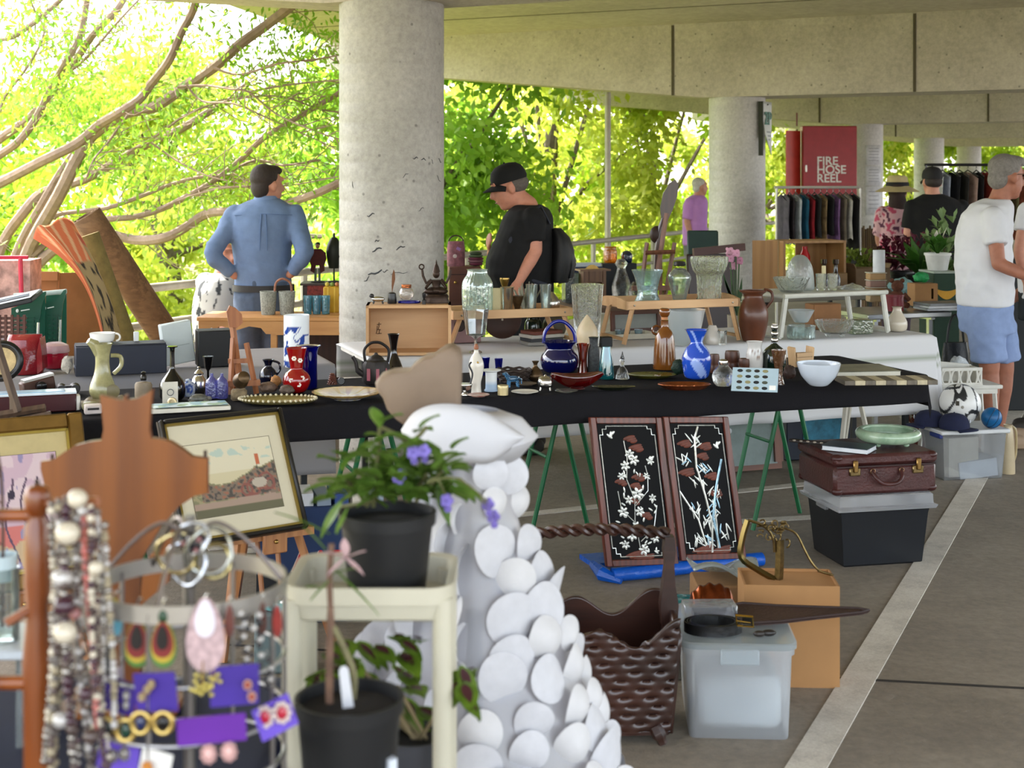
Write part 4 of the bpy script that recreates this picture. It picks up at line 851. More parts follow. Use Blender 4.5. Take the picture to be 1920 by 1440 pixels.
MB().lathe([(.006, .062), (.012, .075), (.009, .09), (.005, .1), (.001, .118)], 8).build('stopper', CUT, t)
vessel('glass_platter', 'olive green glass platter', 'platter', 1222, 712, [(30, 0), (34, 2), (46, 10), (45, 11), (30, 5), (1, 4)], GLASS('8a8a34', .22, .05, .3, 40, .3), n=36, sm=0, sy=.7)
vessel('glass_platter', 'dark green oval glass dish at the front of the black cloth', 'platter', 1150, 734, [(26, 0), (28, 2), (42, 9), (41, 10), (26, 4), (1, 3)], GLASS('3a4a22', .25, .05, .3, 40, .15), n=36, sm=0, sy=.42)
t = vessel('copper_tray', 'hammered copper oval tray', 'tray', 1283, 735, [(34, 0), (38, 2), (50, 14), (49, 16), (36, 5), (1, 4)], m_copper, n=40, sm=1, sy=.55)[0]
t, k = vessel('stoneware_bottle', 'brown glazed stoneware bottle with a cork and small ear handle', 'bottle', 1246, 694, [(20, 0), (22, 3), (20.5, 30), (18, 58), (14, 72), (8, 80), (7.5, 92), (8, 94)], M('5b3110', .12, coat=.7, col2='84501c', vs=6), n=32)
MB().lathe([(.015, .243), (.016, .262), (.012, .264), (.001, .264)], 14, c=(0, 0, -.02)).build('cork', M('b0784f', .8), t)
MB().lathe(smooth_prof([(.016, .25), (.024, .262), (.024, .282), (.014, .29), (.001, .29)], 2), 16, c=(0, 0, -.015)).build('stopper_cap', M('6a3a14', .15, coat=.6), t)
MB().tube(arc((-.036, 0, .175), .019, 0, 2*PI, 14), .006, 8).build('ear_handle', M('5b3110', .12, coat=.7), t)
rock('glass_paperweight', 'dark green glass paperweight ornament', 1273, 705, 13, 14, '0f2a1c', 3, 'paperweight')
t, k = vessel('glass_vase', 'bright blue swirled glass vase with a round body', 'vase', 1306, 712, [(17, 0), (23, 6), (27, 26), (27, 42), (20, 58), (13, 66), (12, 74), (20, 92), (22, 94)], PAINT(.06, coat=.9), n=64, hollow=1.3, sm=8)
paint(t, lambda c: (.30, .42, .80) if noise.noise(Vector((math.atan2(c.y, c.x)*2.2+c.z*16, c.z*10, 1))) > .22 else (.015, .07, .46))
for u, vb, w, ht, lb in ((1340, 700, 9, 36, 'small brown turned wooden pot behind the blue vase'), (1373, 694, 14, 36, 'brown turned wooden pot with a lid behind the cut glass bottle'), (1396, 698, 11, 26, 'low brown wooden pot next to the pebble card')):
    vessel('wooden_pot', lb, 'pot', u, vb, [(w*.9, 0), (w, 3), (w, ht*.35), (w*.93, ht*.4), (w, ht*.48), (w, ht*.85), (w*.9, ht), (w*.5, ht)], WOOD('3c2217', '5e3826', 2, 20, .4), n=24, sm=0)
t, k = vessel('perfume_bottle', 'round cut glass scent bottle with a silver cap', 'bottle', 1356, 725, [(12, 0), (17, 5), (20, 16), (18, 28), (10, 38), (8, 42)], CUT, n=24, wave=rib(12, .03))
MB().lathe([(.018, .088), (.021, .095), (.019, .104), (.010, .110), (.001, .111)], 18).build('cap', m_silver, t)
# pebble picture card
t = thing('picture_card', 'pale blue card printed with rows of dark pebbles', 'card', G(1418, 735, TOP)+Vector((0, .03, 0)), -.25)
Rm = RX(-.75); mb = MB(); mb.box((0, 0, 0), (.185, .003, .115), Rm); mb.v = [(v[0], v[1], v[2]+.045) for v in mb.v]; mb.build('sheet', M('a9bfca', .35, var=.06), t)
for r in range(4):
    for c in range(4):
        o = MB().lathe([(.0001, -.0004), (1, -.0004), (1, .0004), (.0001, .0004)], 16).build('pebble_print', M(('23282c', '4d5348', '2e2a28', '8a8560')[(r*3+c) % 4], .6), t)
        q = Rm @ Vector((-.062+.034*c, -.0023, .042-.028*r)); o.location = q+Vector((0, 0, .045)); o.scale = (.0115, .0075, 1); o.rotation_euler = (PI/2-.75, 0, 0)
MB().box(Rm @ Vector((.072, -.002, -.038))+Vector((0, 0, .045)), (.026, .002, .022), Rm).build('barcode_panel', M('e6e6e2', .6), t)
t, k = vessel('porcelain_vase', 'white porcelain vase painted with brown grasses', 'vase', 1415, 698, [(13, 0), (15, 6), (16, 30), (13, 46), (15, 56), (16, 58)], PAINT(.2, coat=.4), n=40, hollow=1.2)
paint(t, lambda c: (.22, .13, .09) if abs(noise.noise(Vector((c.x*60+c.z*40, c.y*20, c.z*6)))) < .05 and .03 < c.z < .1 else (.62, .60, .57))
t, k = vessel('decanter', 'dark green round decanter with a silver ringed neck', 'decanter', 1452, 698, [(18, 0), (22, 4), (23, 24), (19, 40), (8, 50), (5, 56), (5, 80), (6, 82)], M('0a1a10', .06, coat=.8, var=0), n=30)
for b in (54, 66, 78): MB().lathe([(.0125, b/k), (.016, (b+2)/k), (.016, (b+6)/k), (.0125, (b+8)/k)], 18).build('neck_ring', m_silver, t)
MB().lathe([(.012, .19), (.014, .197), (.014, .213), (.001, .215)], 16).build('stopper', m_silver, t)
vessel('glass_vase', 'waisted smoky bronze glass vase with clear sides', 'vase', 1460, 722, [(11, 0), (9, 8), (7, 22), (9, 40), (13, 60), (14, 66)], GLASS('b98c50', .2, .03, .5, 60), n=20, hollow=1.2)
rock('carved_ornament', 'small dark carved ornament beside the bronze glass vase', 1482, 712, 12, 13, '33211a', 6, 'ornament')
t = thing('bamboo_basket', 'pale bamboo slat basket behind the white bowl', 'basket', G(1504, 688, TOP)+Vector((0, .03, 0)), TA)
MB().box((0, 0, .03), (.075, .06, .06)).build('core', M('a58863', .7), t)
for z in (.012, .034, .056): MB().box((0, -.032, z), (.08, .006, .018), RX(-.08)).build('slat', WOOD('b08d63', 'cda97c', 0, 18), t)
for x in (-1, 1): MB().prism([(-.004, 0), (.004, 0), (.012, .085), (.004, .09)] if x > 0 else [(-.004, 0), (.004, 0), (-.004, .09), (-.012, .085)], .06, Matrix.Translation((x*.042, -.03, 0))).build('side_slat', WOOD('b08d63', 'cda97c', 2, 18), t)
vessel('glass_bowl', 'deep white glass bowl with a clear rim', 'bowl', 1535, 725, [(14, 0), (20, 4), (33, 20), (40, 40), (41, 45)], M('c2cbd6', .12, coat=.5, var=.04), n=40, hollow=1.6)
t = thing('picture_book', 'large grey green picture book lying flat on the black cloth', 'book', G(1605, 708, TOP)+Vector((.01, .14, 0)), TA-.2)
MB().box((0, 0, .012), (.36, .24, .018)).build('pages', M('cdc9ba', .8), t); MB().box((0, 0, .0225), (.365, .245, .003)).build('front_cover', M('6e6d5c', .35, var=.5, vs=9), t); MB().box((0, 0, .0015), (.365, .245, .003)).build('lower_cover', M('5aa0a0', .5), t)
t = thing('cutting_board', 'striped light and dark wooden board overhanging the cloth corner', 'board', G(1660, 722, TOP)+Vector((.02, .07, 0)), .06)
for i in range(9): MB().box((-.176+.044*i, 0, .010), (.0435, .15, .02), bev=.0015).build('strip', WOOD(*(('a59a80', 'c2b695') if i % 2 else ('4c453a', '6a6152')), 1, 20), t)
# ---------------------------------------------------------------- goods on the grey cloth and behind it
m_navy = M('1c2130', .6, var=.1)
t, w, hh = bx('archive_box', 'dark navy storage box behind the olive ewer', 'box', 150, 306, 703, 648, .15, m_navy)
MB().box((-w/2-.0005, 0, hh*.30), (.003, .146, .003)).build('seam', M('59637a', .5), t); MB().box((0, 0, hh+.002), (w*.99, .13, .004)).build('lid', M('141826', .6), t)
Z = 6.20; vt = EYE-(.75+hh+.005)
t, k = vessel('tea_cup', 'white china cup standing on the navy box', 'cup', 192, 643, [(17, 0), (21, 4), (23, 14), (24, 19)], CUP, h=TOP+hh+.0055, Z=6.27, n=28, hollow=1.2)
MB().tube(arc((.062, 0, .022), .016, -1.6, 1.8, 10), .0045, 8).build('handle', CUP, t)
t = thing('laptop_box', 'white flat carton standing on edge beside the navy box', 'box', G(334, 690, TOP)+TN*.05, TA+.15)
MB().box((0, 0, .096), (.14, .05, .19), RY(-.14), .004).build('carton', M('b7c0c0', .55, var=.04), t); t.children[0].location.z = .014
MB().box((0, -.0315, .10), (.10, .002, .003), RY(-.14)).build('tape_line', M('97a09f', .5), t)
bx('speaker_box', 'black upright box behind the small wooden easel', 'box', 374, 434, 688, 620, .12, M('111213', .6))
bx('phone_charger', 'tiny white adapter on the navy box lid', 'adapter', 251, 260, 634, 622, .012, M('d5d8d8', .4), h=TOP+hh+.0055, Z=6.30, bev=.002)
t = thing('tote_bag', 'crimson patent leather bag slumped on the grey cloth', 'bag', G(34, 704, TOP)+Vector((0, .08, 0)), .1)
mb = MB(); loft(mb, [((0, 0, .0), .078, .07), ((0, 0, .02), .086, .08), ((0, 0, .09), .082, .062), ((.003, 0, .15), .078, .045), ((.006, 0, .172), .074, .018)], 0, 28); mb.v = [tuple(Vector(v)+Vector((.006, .006, 0))*noise.noise(Vector(v)*28)) for v in mb.v]; mb.build('bag_body', M('7d1420', .22, var=.25, vs=14, bump=.3, bs=40, coat=.4), t)
MB().prism([(.066, .0), (.089, .02), (.085, .10), (.077, .16), (.064, .09)], .10, Matrix.Translation((0, -.05, 0))).build('gusset', M('7d1420', .22, var=.25, vs=14, bump=.3, bs=40, coat=.4), t)
t = thing('round_clock', 'black ringed round clock leaning in front of the crimson bag', 'clock', G(4, 716, TOP)+Vector((0, .0, 0)), .2)
Rm = RX(PI/2-.12); MB().tube([Rm @ Vector((math.cos(a)*.072, math.sin(a)*.072, 0))+Vector((0, 0, .088)) for a in [2*PI*i/32 for i in range(32)]], .016, 10, closed=True).build('ring', M('121214', .3), t)
MB().lathe([(.001, -.004), (.06, -.004), (.06, .004), (.001, .004)], 32, R=Rm, c=(0, 0, .088)).build('dial', M('b7a071', .5, var=.3, vs=30), t)
t, k = vessel('casserole', 'raspberry red casserole pot with a pale lid', 'pot', 103, 692, [(17, 0), (22, 4), (24, 22), (24, 26), (25, 28), (22, 40), (12, 45), (2, 46)], M('a3162f', .2, coat=.6), n=32, sm=2)
MB().lathe([(.064, .072), (.066, .078), (.058, .104), (.03, .117), (.001, .118)], 32).build('lid', M('c9a3a8', .3), t)
rock('cloth_bundle', 'crumpled white cloth bundle beside the navy box', 123, 702, 11, 15, 'b3afa6', 2, 'cloth')
# green folding baskets
m_gb = M('0f4a38', .4)
def basket(lab, u0, u1, vb, vt, Z):
    t = thing('folding_basket', lab, 'basket', Vector(((u0+u1)/2-960, 0, 0))*(Z/F)+Vector((0, Z, TOP)), .1, 'green shopping baskets'); w = (u1-u0)/F*Z; H = (EYE-TOP)-(vt-HOR)*Z/F
    MB().prism([(-w*.5, H*.62), (w*.30, H*.62), (w*.30, H*.55), (w*.42, H*.55), (w*.48, H*.78), (w*.62, H*.97), (w*.60, H), (w*.52, H*.99), (w*.30, H*.88), (-w*.5, H*.76)], .012).build('rim_panel', m_gb, t)
    for x in (-.5, -.28, -.06, .16): MB().box((x*w+.006, .006, H*.31), (.010, .010, H*.62)).build('upright', m_gb, t)
    for i in range(9): MB().box((-w*.10, .006, H*(.03+.07*i)), (w*.8, .008, .012)).build('slat', m_gb, t)
    MB().box((w*.36, .0, H*.30), (w*.12, .02, H*.6)).build('leg_post', m_gb, t); MB().tube([(w*.36, -.014, .005), (w*.40, -.014, H*.55)], .007, 8).build('steel_bar', M('c8cfcc', .25, 1.), t)
    MB().box((0, .10, H*.45), (w*.9, .012, H*.9)).build('rear_panel', m_gb, t); MB().tube([(-w*.5, .05, H*.93), (w*.55, .05, H*.96)], .012, 8).build('handle_bar', M('aab7b3', .4), t)
    MB().tube([(-w*.18, -.004, H*.72), (w*.10, -.004, H*.74)], .003, 6).build('print_line', M('cfd8d4', .5), t); MB().ball((-w*.3, -.002, H*.72), (.007, .002, .009), 10, 6).build('emblem', M('cfd8d4', .5), t)
    return t
basket('green plastic basket with steel bars beside the crimson bag', 22, 78, 668, 547, 6.72); basket('green plastic basket with steel bars against the cardboard', 76, 118, 662, 543, 6.86)
t = thing('wicker_basket', 'brown open-weave basket at the end of the grey cloth', 'basket', G(-12, 690, TOP)+Vector((0, .12, 0)), .1)
for i in range(11): MB().box((0, -.06, .01+.021*i), (.24, .008, .012)).build('weave_band', M('4a2b22', .6), t)
for i in range(9): MB().box((-.11+.0275*i, -.062, .118), (.011, .012, .236)).build('stake', M('532f25', .6), t)
MB().box((0, .05, .115), (.24, .2, .01)).build('base', M('4a2b22', .6), t)
t = thing('document_case', 'black plastic folder tipped on top of the brown basket', 'folder', G(-12, 690, TOP)+Vector((.03, .10, .262)), .1)
MB().box((0, 0, .03), (.27, .24, .025), RY(-.22) @ RX(.1), .006).build('shell', M('23262b', .35), t); MB().box((.0, -.02, .046), (.2, .02, .005), RY(-.22)).build('spine', M('6d7782', .4), t)
t = thing('wire_crate', 'pink and red wire crate of papers behind the baskets', 'crate', (-2.72, 7.42, 0), .1)
MB().box((0, .15, .60), (.34, .26, 1.16)).build('paper_stack', M('b08d84', .7, var=.5, vs=16), t)
for x in (-.16, .0, .16): MB().tube([(x-.03, -.02, 1.2), (x, -.02, .1)], .012, 8).build('bar', M('b8213f', .4), t)
for z in (1.2, .95, .7): MB().tube([(-.19, -.02, z), (.17, -.02, z)], .010, 8).build('cross_wire', M('b8213f', .4), t)
# cardboard sheets, rugs
t = thing('cardboard_sheet', 'tall folded cardboard sheet propped beside the rugs', 'cardboard', (-2.74, 7.86, 0), .0); m_cb = M('8a6541', .85, var=.12, vs=6)
MB().box((.0, .03, .545), (.40, .012, 1.09), RX(-.04)).build('panel', m_cb, t); MB().box((.30, .10, .545), (.26, .012, 1.08), RZ(.55) @ RX(-.03)).build('folded_panel', m_cb, t); MB().box((0, .02, 1.07), (.40, .02, .05), RX(-.04)).build('top_flap', m_cb, t)
rt, rbm = P(160, 404, 8.5), Vector((-1.84, 8.84, .11))
rt = P(160, 404, 8.5); ax = (rbm-rt).normalized(); L = (rbm-rt).length; Rm = frame3(ax, Vector((0, 1, 0))); base = Vector((rbm.x, rbm.y, 0))
t = thing('rolled_carpet', 'rolled brown carpet leaning on the guard rail', 'carpet', base)
sp = []; N = 90
for i in range(N+1):
    a = i/N*2*PI*2.6; r = .048+.058*i/N; sp.append((r*math.cos(a), r*math.sin(a)))
mb = MB(); nn = 14; mb.grid(lambda a, b: rt-base+ax*(b*L)+Rm @ Vector((0, sp[min(N, int(round(a*N)))][0], sp[min(N, int(round(a*N)))][1])), N, nn)
o = mb.build('carpet_roll', WOOD('5a422c', '7d6043', 0, 60, .9), t, smooth=180); s_ = o.modifiers.new('t', 'SOLIDIFY'); s_.thickness = .008
t = thing('oriental_rug', 'orange bordered oriental rug curling open beside the brown roll', 'rug', Vector((-2.2, 7.8, 0)))
lc = spline([P(u, v, z)-t.location for u, v, z in ((62, 447, 7.5), (108, 478, 7.5), (148, 520, 7.53), (174, 572, 7.57), (192, 640, 7.6), (205, 740, 7.65), (220, 845, 7.7))], 8)
rc = spline([P(u, v, z)-t.location for u, v, z in ((136, 418, 7.75), (166, 470, 7.76), (190, 520, 7.78), (210, 572, 7.8), (230, 640, 7.82), (252, 740, 7.85), (275, 845, 7.88))], 8)
n_ = len(lc)-1
def rug(a, b):
    p, q = lc[int(round(b*n_))], rc[int(round(b*n_))]; return p.lerp(q, a)+Vector((0, -.10*math.sin(a*PI)*(1-b*.4), .05*math.sin(a*PI)*(1-b)+.02*math.sin(a*9)*(1-b)))
mb = MB(); mb.grid(rug, 60, n_); o = mb.build('pile', PAINT(.95), t, smooth=180); nrow = 61
cols = []
for i in range(len(mb.v)):
    a, b = (i % nrow)/60, (i//nrow)/n_; f = noise.noise(Vector((a*9, b*14, 3))); e = min(a, b*1.6)
    c = (.50, .13, .06) if e < .10 else ((.62, .24, .10) if e < .16 else ((.42, .09, .05) if e < .26 else ((.36, .27, .14) if f < .22 else (.03, .025, .02))))
    if .1 < a < .9 and b < .26: c = (.60, .16, .07) if int(a*16+b*10) % 3 else (.66, .38, .22)
    cols += list(c)+[1.]
at = o.data.color_attributes.new('Col', 'FLOAT_COLOR', 'POINT'); at.data.foreach_set('color', cols); s_ = o.modifiers.new('t', 'SOLIDIFY'); s_.thickness = .012
mb = MB(); mb.tube([P(166, 440, 7.95)-t.location, P(236, 640, 8.0)-t.location, P(288, 830, 8.04)-t.location], [.06, .062, .06], 20); mb.build('rolled_edge', M('6f6238', .95, var=.2, vs=20), t)
# pine side table with pots and glasses, in front of the blue shirt
PT = .80; t = thing('pine_side_table', 'pine side table with a scalloped apron beside the column', 'table', (-1.86, 8.30, 0), -.03); m_pine = WOOD('a8743f', 'c99559', 0, 16)
MB().box((.46, .19, PT-.012), (.92, .38, .024), bev=.004).build('table_top', m_pine, t)
MB().prism([(0, .70), (0, .775), (.44, .775), (.44, .70), (.40, .70), (.37, .735), (.30, .745), (.22, .72), (.14, .745), (.07, .735), (.04, .70)], .016, Matrix.Translation((.01, .01, 0))).build('scalloped_apron', m_pine, t)
MB().box((.68, .015, .735), (.46, .018, .08)).build('apron', m_pine, t)
for x, y in ((.03, .03), (.455, .03), (.89, .03), (.03, .35), (.89, .35)): MB().box((x, y, .388), (.035, .035, .776)).build('leg', m_pine, t)
MB().box((.46, .19, .32), (.86, .3, .02)).build('lower_shelf', m_pine, t)
for i, (u, lb) in enumerate(((503, 'speckled terrazzo pot with a beaded handle above the pine table'), (538, 'speckled terrazzo pot nearer the blue glasses'))):
    t, k = vessel('terrazzo_pot', lb, 'pot', u, 591, [(12, 0), (13, 2), (15.5, 43), (16, 45)], M('8f938a', .7, var=.5, vs=130), h=PT, n=28, hollow=1.5, sm=0)
    if i == 0: MB().tube(spline(L3(k, [(12, 42), (14, 58), (22, 66), (32, 66), (42, 58), (44, 42)]), 4), .007, 8).build('beaded_handle', M('8a5a44', .6, var=.5, vs=90), t)
for u, lb in ((577, 'aqua blue tumbler next to the terrazzo pot'), (594, 'aqua blue tumbler in the middle of the row'), (611, 'aqua blue tumbler beside the column')):
    vessel('tumbler', lb, 'glass', u, 590, [(7, 0), (7.5, 2), (8.3, 34), (8.3, 36)], GLASS('8fd6e6', .22, .02, .6, 70), h=PT, n=20, hollow=1., sm=0, group='aqua tumblers')
t, w, hh = bx('gift_box', 'yellow box topped with small fruit beside the column', 'box', 606, 636, 584, 538, .09, M('c99a12', .5, var=.1), h=PT, rz=0, Z=8.58)
for x in (-.02, .02): MB().box((x, -.0455, hh/2), (.008, .003, hh)).build('ribbon', M('e0b93a', .4), t)
for x, c in ((-.03, 'c9b64a'), (.0, '7d9440'), (.03, 'b9784a')): MB().ball((x, 0, hh+.012), .014, 10, 7).build('fruit', M(c, .5), t)
t = thing('dark_cabinet', 'dark cabinet with a red carved drawer behind the pine table', 'cabinet', (-1.16, 8.95, 0), .05); m_cab = WOOD('24130f', '3a1f18', 2, 14)
MB().box((0, .12, .47), (.34, .24, .94), bev=.006).build('carcass', m_cab, t); MB().box((-.06, -.006, .90), (.16, .016, .075)).build('carved_drawer', M('7a2b26', .5, var=.5, vs=60, bump=.8, bs=80), t); MB().box((0, .12, .945), (.37, .27, .012)).build('top', m_cab, t)
t = thing('costume_figure', 'little figure in a wide dark red robe on a stand', 'figurine', (-1.248, 9.04, .951)); m_rb = M('4a1512', .7, var=.3, vs=30)
k = F/9.04
MB().lathe([(.045, 0), (.045, .008), (.02, .012), (.001, .012)], 16).build('stand', M('1d1512', .5), t); MB().prism([(-.02, .06), (-.045, .075), (-.04, .11), (-.055, .15), (-.05, .19), (-.02, .215), (.02, .215), (.05, .19), (.055, .15), (.042, .11), (.045, .075), (.02, .06), (.012, .11), (-.012, .11)], .03, Matrix.Translation((0, -.015, 0))).build('robe', m_rb, t)
for x in (-.014, .012): MB().tube([(x, 0, .01), (x, 0, .09)], .008, 8).build('leg', M('5d6a58', .6), t)
MB().ball((0, 0, .235), (.014, .015, .019), 12, 8).build('face', M('a9805f', .5), t); MB().ball((0, .004, .245), (.016, .016, .014), 12, 8).build('hair', M('151110', .6), t)
t = thing('temple_bell', 'dark green bell shaped lantern on a thin stem', 'lantern', (-1.145, 9.06, .951))
MB().lathe([(.04, 0), (.04, .008), (.006, .012), (.005, .09), (.001, .09)], 16).build('stem', M('1b1b17', .5), t); MB().lathe(smooth_prof([(.034, .09), (.036, .1), (.048, .16), (.05, .21), (.04, .25), (.02, .285), (.008, .29), (.007, .31), (.001, .318)], 2), 12).build('bell', M('20241a', .5, .3), t)

# ---------------------------------------------------------------- goods on the white cloth
t = thing('wooden_crate', 'pale wooden box standing on its side with a brush-painted mark', 'crate', Vector(((686-960)/F*6.86, 6.86, TOP)), .05); m_pw = WOOD('b58a5c', 'd2a878', 0, 10); w, hh, dp = .415, .245, .2
MB().box((w/2, dp-.006, hh/2), (w, .012, hh)).build('bottom_board', m_pw, t)
for x in (.007, w-.007): MB().box((x, dp/2, hh/2), (.014, dp, hh)).build('side_board', m_pw, t)
for z in (.007, hh-.007): MB().box((w/2, dp/2, z), (w, dp, .014)).build('long_board', m_pw, t)
ink = MB(); y = dp-.0135
for a in ([(0, .03), (.022, .032)], [(.011, .04), (.010, .024)], [(.002, .024), (.0, .0), (-.004, -.012)], [(.012, .026), (.006, .008), (.0, .004)], [(.006, .008), (.02, .006)], [(.012, .008), (.012, -.01)], [(.0, -.012), (.024, -.010)]): ink.tube([(.045+p[0], y, .10+p[1]*1.1) for p in a], .0018, 5)
ink.build('brush_mark', M('4a2f1c', .8), t)
cz = TOP+hh
def on(u, Z, h): return Vector(((u-960)/F*Z, Z, h))
t = thing('tin_animal', 'tiny silver and black toy animal on the wooden box', 'ornament', on(709, 6.95, cz))
MB().ball((0, 0, .024), (.032, .012, .014), 12, 8).build('body', m_silver, t); MB().ball((-.032, 0, .04), (.012, .009, .011), 10, 6).build('head', M('1d1c1b', .5), t)
for x in (-.02, .02): MB().tube([(x, 0, .016), (x*1.2, 0, 0)], .005, 6).build('leg', M('2a2a28', .5), t)
t = thing('feather_stand', 'black inkwell with an upright brown quill on the wooden box', 'inkwell', on(735, 6.97, cz))
MB().lathe([(.022, 0), (.024, .004), (.022, .03), (.02, .05), (.012, .056), (.001, .056)], 18).build('inkwell', M('121213', .3), t); MB().prism([(0, .05), (.006, .08), (.016, .12), (.014, .155), (.008, .17), (0, .14), (-.002, .09)], .003).build('quill', M('6a4020', .6), t)
t, k = vessel('glass_jar', 'round glass jar with a copper lid on the blue dish', 'jar', 762, 562, [(9, 0), (13, 5), (14, 12), (11, 20), (8, 22)], GLASS('e9e2da', .2, .02, .6, 70, .15), h=cz+.018, Z=7.0, n=22)
MB().lathe([(.024, .058), (.025, .063), (.025, .074), (.001, .076)], 18).build('lid', m_copper, t)
vessel('ashtray', 'cobalt blue glass dish on the wooden box', 'dish', 767, 572, [(20, 0), (22, 2), (22, 8), (19, 7), (18, 3), (1, 3)], M('0d1470', .1, coat=.6), h=cz, Z=7.0, n=28, sm=0, sy=.7)
t = thing('bottle_stopper', 'small black bulb stopper beside the blue dish', 'stopper', on(795, 6.93, cz)); MB().lathe([(.01, 0), (.01, .02), (.005, .025), (.009, .04), (.009, .055), (.001, .06)], 14).build('bulb', M('151416', .3), t)
# seated bronze deity
t = thing('bronze_statuette', 'dark bronze seated deity with four raised arms', 'statuette', on(818, 7.0, cz)); mbz = M('3a2c24', .45, .6, var=.3, vs=40); k = 377
MB().lathe([(.07, 0), (.072, .01), (.066, .022), (.07, .035), (.06, .045), (.001, .045)], 20, sx=.9, sy=.7).build('plinth', mbz, t)
mb = MB(); mb.ball((0, 0, .062), (.052, .034, .022), 14, 8); mb.ball((-.03, -.02, .06), (.03, .018, .015), 10, 6); mb.ball((.03, -.02, .06), (.03, .018, .015), 10, 6); mb.tube([(0, 0, .06), (0, 0, .085), (0, 0, .115)], [.026, .020, .030], 12); mb.ball((0, -.004, .145), (.018, .019, .022), 12, 8); mb.build('body', mbz, t)
MB().lathe([(.02, .155), (.017, .165), (.013, .18), (.005, .195), (.001, .215)], 14).build('crown', mbz, t)
for s in (-1, 1):
    MB().tube([(s*.024, 0, .115), (s*.05, -.005, .10), (s*.066, 0, .135), (s*.07, 0, .165)], [.009, .008, .007, .006], 8).build('raised_arm', mbz, t); MB().tube([(s*.024, -.008, .11), (s*.045, -.02, .085), (s*.05, -.03, .075)], [.009, .008, .007], 8).build('lower_arm', mbz, t)
MB().tube(arc((-.073, 0, .18), .012, 0, 2*PI, 12), .004, 6).build('ring_emblem', mbz, t)
# bed trays
def bed_tray(lab, o, rz, L, D, h, mat, foot=.05, end=False, cat='tray'):
    t = thing('bed_tray', lab, cat, (o[0], o[1], TOP), rz); h -= TOP
    MB().box((L/2, D/2, h-.034), (L-.02, D-.02, .010)).build('panel', mat, t)
    for y in (.007, D-.007): MB().box((L/2, y, h-.02), (L, .014, .044), bev=.002).build('long_rail', mat, t)
    for x in (.006, L-.006):
        if end: MB().prism([(0, h-.042), (0, h), (D*.2, h+.012), (D*.5, h+.018), (D*.8, h+.012), (D, h), (D, h-.042), (D*.66, h-.042), (D*.6, h-.03), (D*.4, h-.03), (D*.34, h-.042)], .012, Matrix.Translation((x+.006, 0, 0)) @ Matrix.Rotation(PI/2, 4, 'Z')).build('end_rail', mat, t)
        else: MB().box((x, D/2, h-.02), (.012, D-.03, .044)).build('end_rail', mat, t)
    for x, s in ((.045, -1), (L-.045, 1)):
        for y in (.022, D-.022): MB().tube([(x, y, h-.03), (x+s*foot, y, .006)], .0135, 4).build('leg', mat, t)
        MB().box((x+s*foot*.8, D/2, .03), (.02, D-.05, .014)).build('stretcher', mat, t)
        MB().lathe([(.005, 0), (.005, .003), (.001, .004)], 10, R=RX(PI/2), c=(x, -.001, h-.02)).build('bolt', M('8d8578', .3, .8), t)
    return t
m_tr = WOOD('b98e62', 'd6ae80', 0, 16); TR1, TR2, TR3 = .942, .978, .99
bed_tray('pale wooden bed tray beside the open wooden box', (-.296, 7.10), TA, .65, .32, TR1, m_tr, .06)
bed_tray('pale wooden bed tray with curved ends holding clear vases', (.59, 7.26), TA, .66, .34, TR2, m_tr, .05, True)
S1, S2, S3 = TR1-.0285, TR2-.0285, TR3+.001
t, k = vessel('storage_jar', 'big ribbed clear glass jar on the bed tray', 'jar', 895, 577, [(25, 0), (27, 3), (28.5, 44), (25, 56), (19, 64), (18, 70), (20, 72)], GLASS('e6f4ee', .16, .03, .3, 30, .12), h=S1, Z=7.30, n=48, hollow=1.3, wave=rib(24, .025))
bx('note_card', 'small pale yellow card standing beside the metal beaker', 'card', 923, 940, 574, 540, .012, M('b9ad86', .7), h=S1, Z=7.30, rz=0)
vessel('beaker', 'polished metal beaker with a flared rim', 'beaker', 951, 578, [(9, 0), (9.5, 2), (12, 38), (14, 40)], m_silver, h=S1, Z=7.30, n=24, hollow=1., sm=0)
vessel('candlestick', 'brass candlestick behind the metal beaker', 'candlestick', 946, 573, [(11, 0), (9, 4), (4, 10), (5, 28), (3, 34), (8, 46), (9, 52), (4, 52)], m_brass, h=S1, Z=7.40, n=20)
vessel('egg_cup', 'small brass cup beside the dried coral', 'cup', 970, 577, [(8, 0), (5, 5), (9, 14), (12, 22), (11, 22)], m_bronze, h=S1, Z=7.36, n=20)
t = thing('dried_coral', 'branching grey white coral cluster', 'coral', on(986, 7.44, S1+.006))
for i in range(34):
    a = RND.uniform(0, 2*PI); e = RND.uniform(.05, .75); L = RND.uniform(.07, .15); d = Vector((math.cos(a)*math.sin(e), math.sin(a)*math.sin(e)*.3, math.cos(e)))
    p = Vector((math.cos(a)*.012, math.sin(a)*.01, .0)); MB().tube([p, p+d*L*.5, p+d*L+Vector((0, 0, .008))], [.006, .0055, .003], 6).build('coral_branch', M(('8d8a78', 'a9a796', '6f6b58')[i % 3], .8), t)
for u, lb in ((997, 'clear shot glass in front of the coral'), (1023, 'clear shot glass with a thick green base')):
    vessel('shot_glass', lb, 'glass', u, 577, [(8, 0), (8, 4), (11, 43), (11.5, 44)], GLASS('eaf4f0', .12, .02), h=S1, Z=7.33, n=18, hollow=1.6, sm=0, group='shot glasses on the bed tray')
vessel('sugar_bowl', 'round silver bowl with a lid at the end of the bed tray', 'bowl', 1035, 577, [(9, 0), (14, 6), (15, 14), (12, 20), (6, 26), (2, 30)], m_silver, h=S1, Z=7.42, n=22)
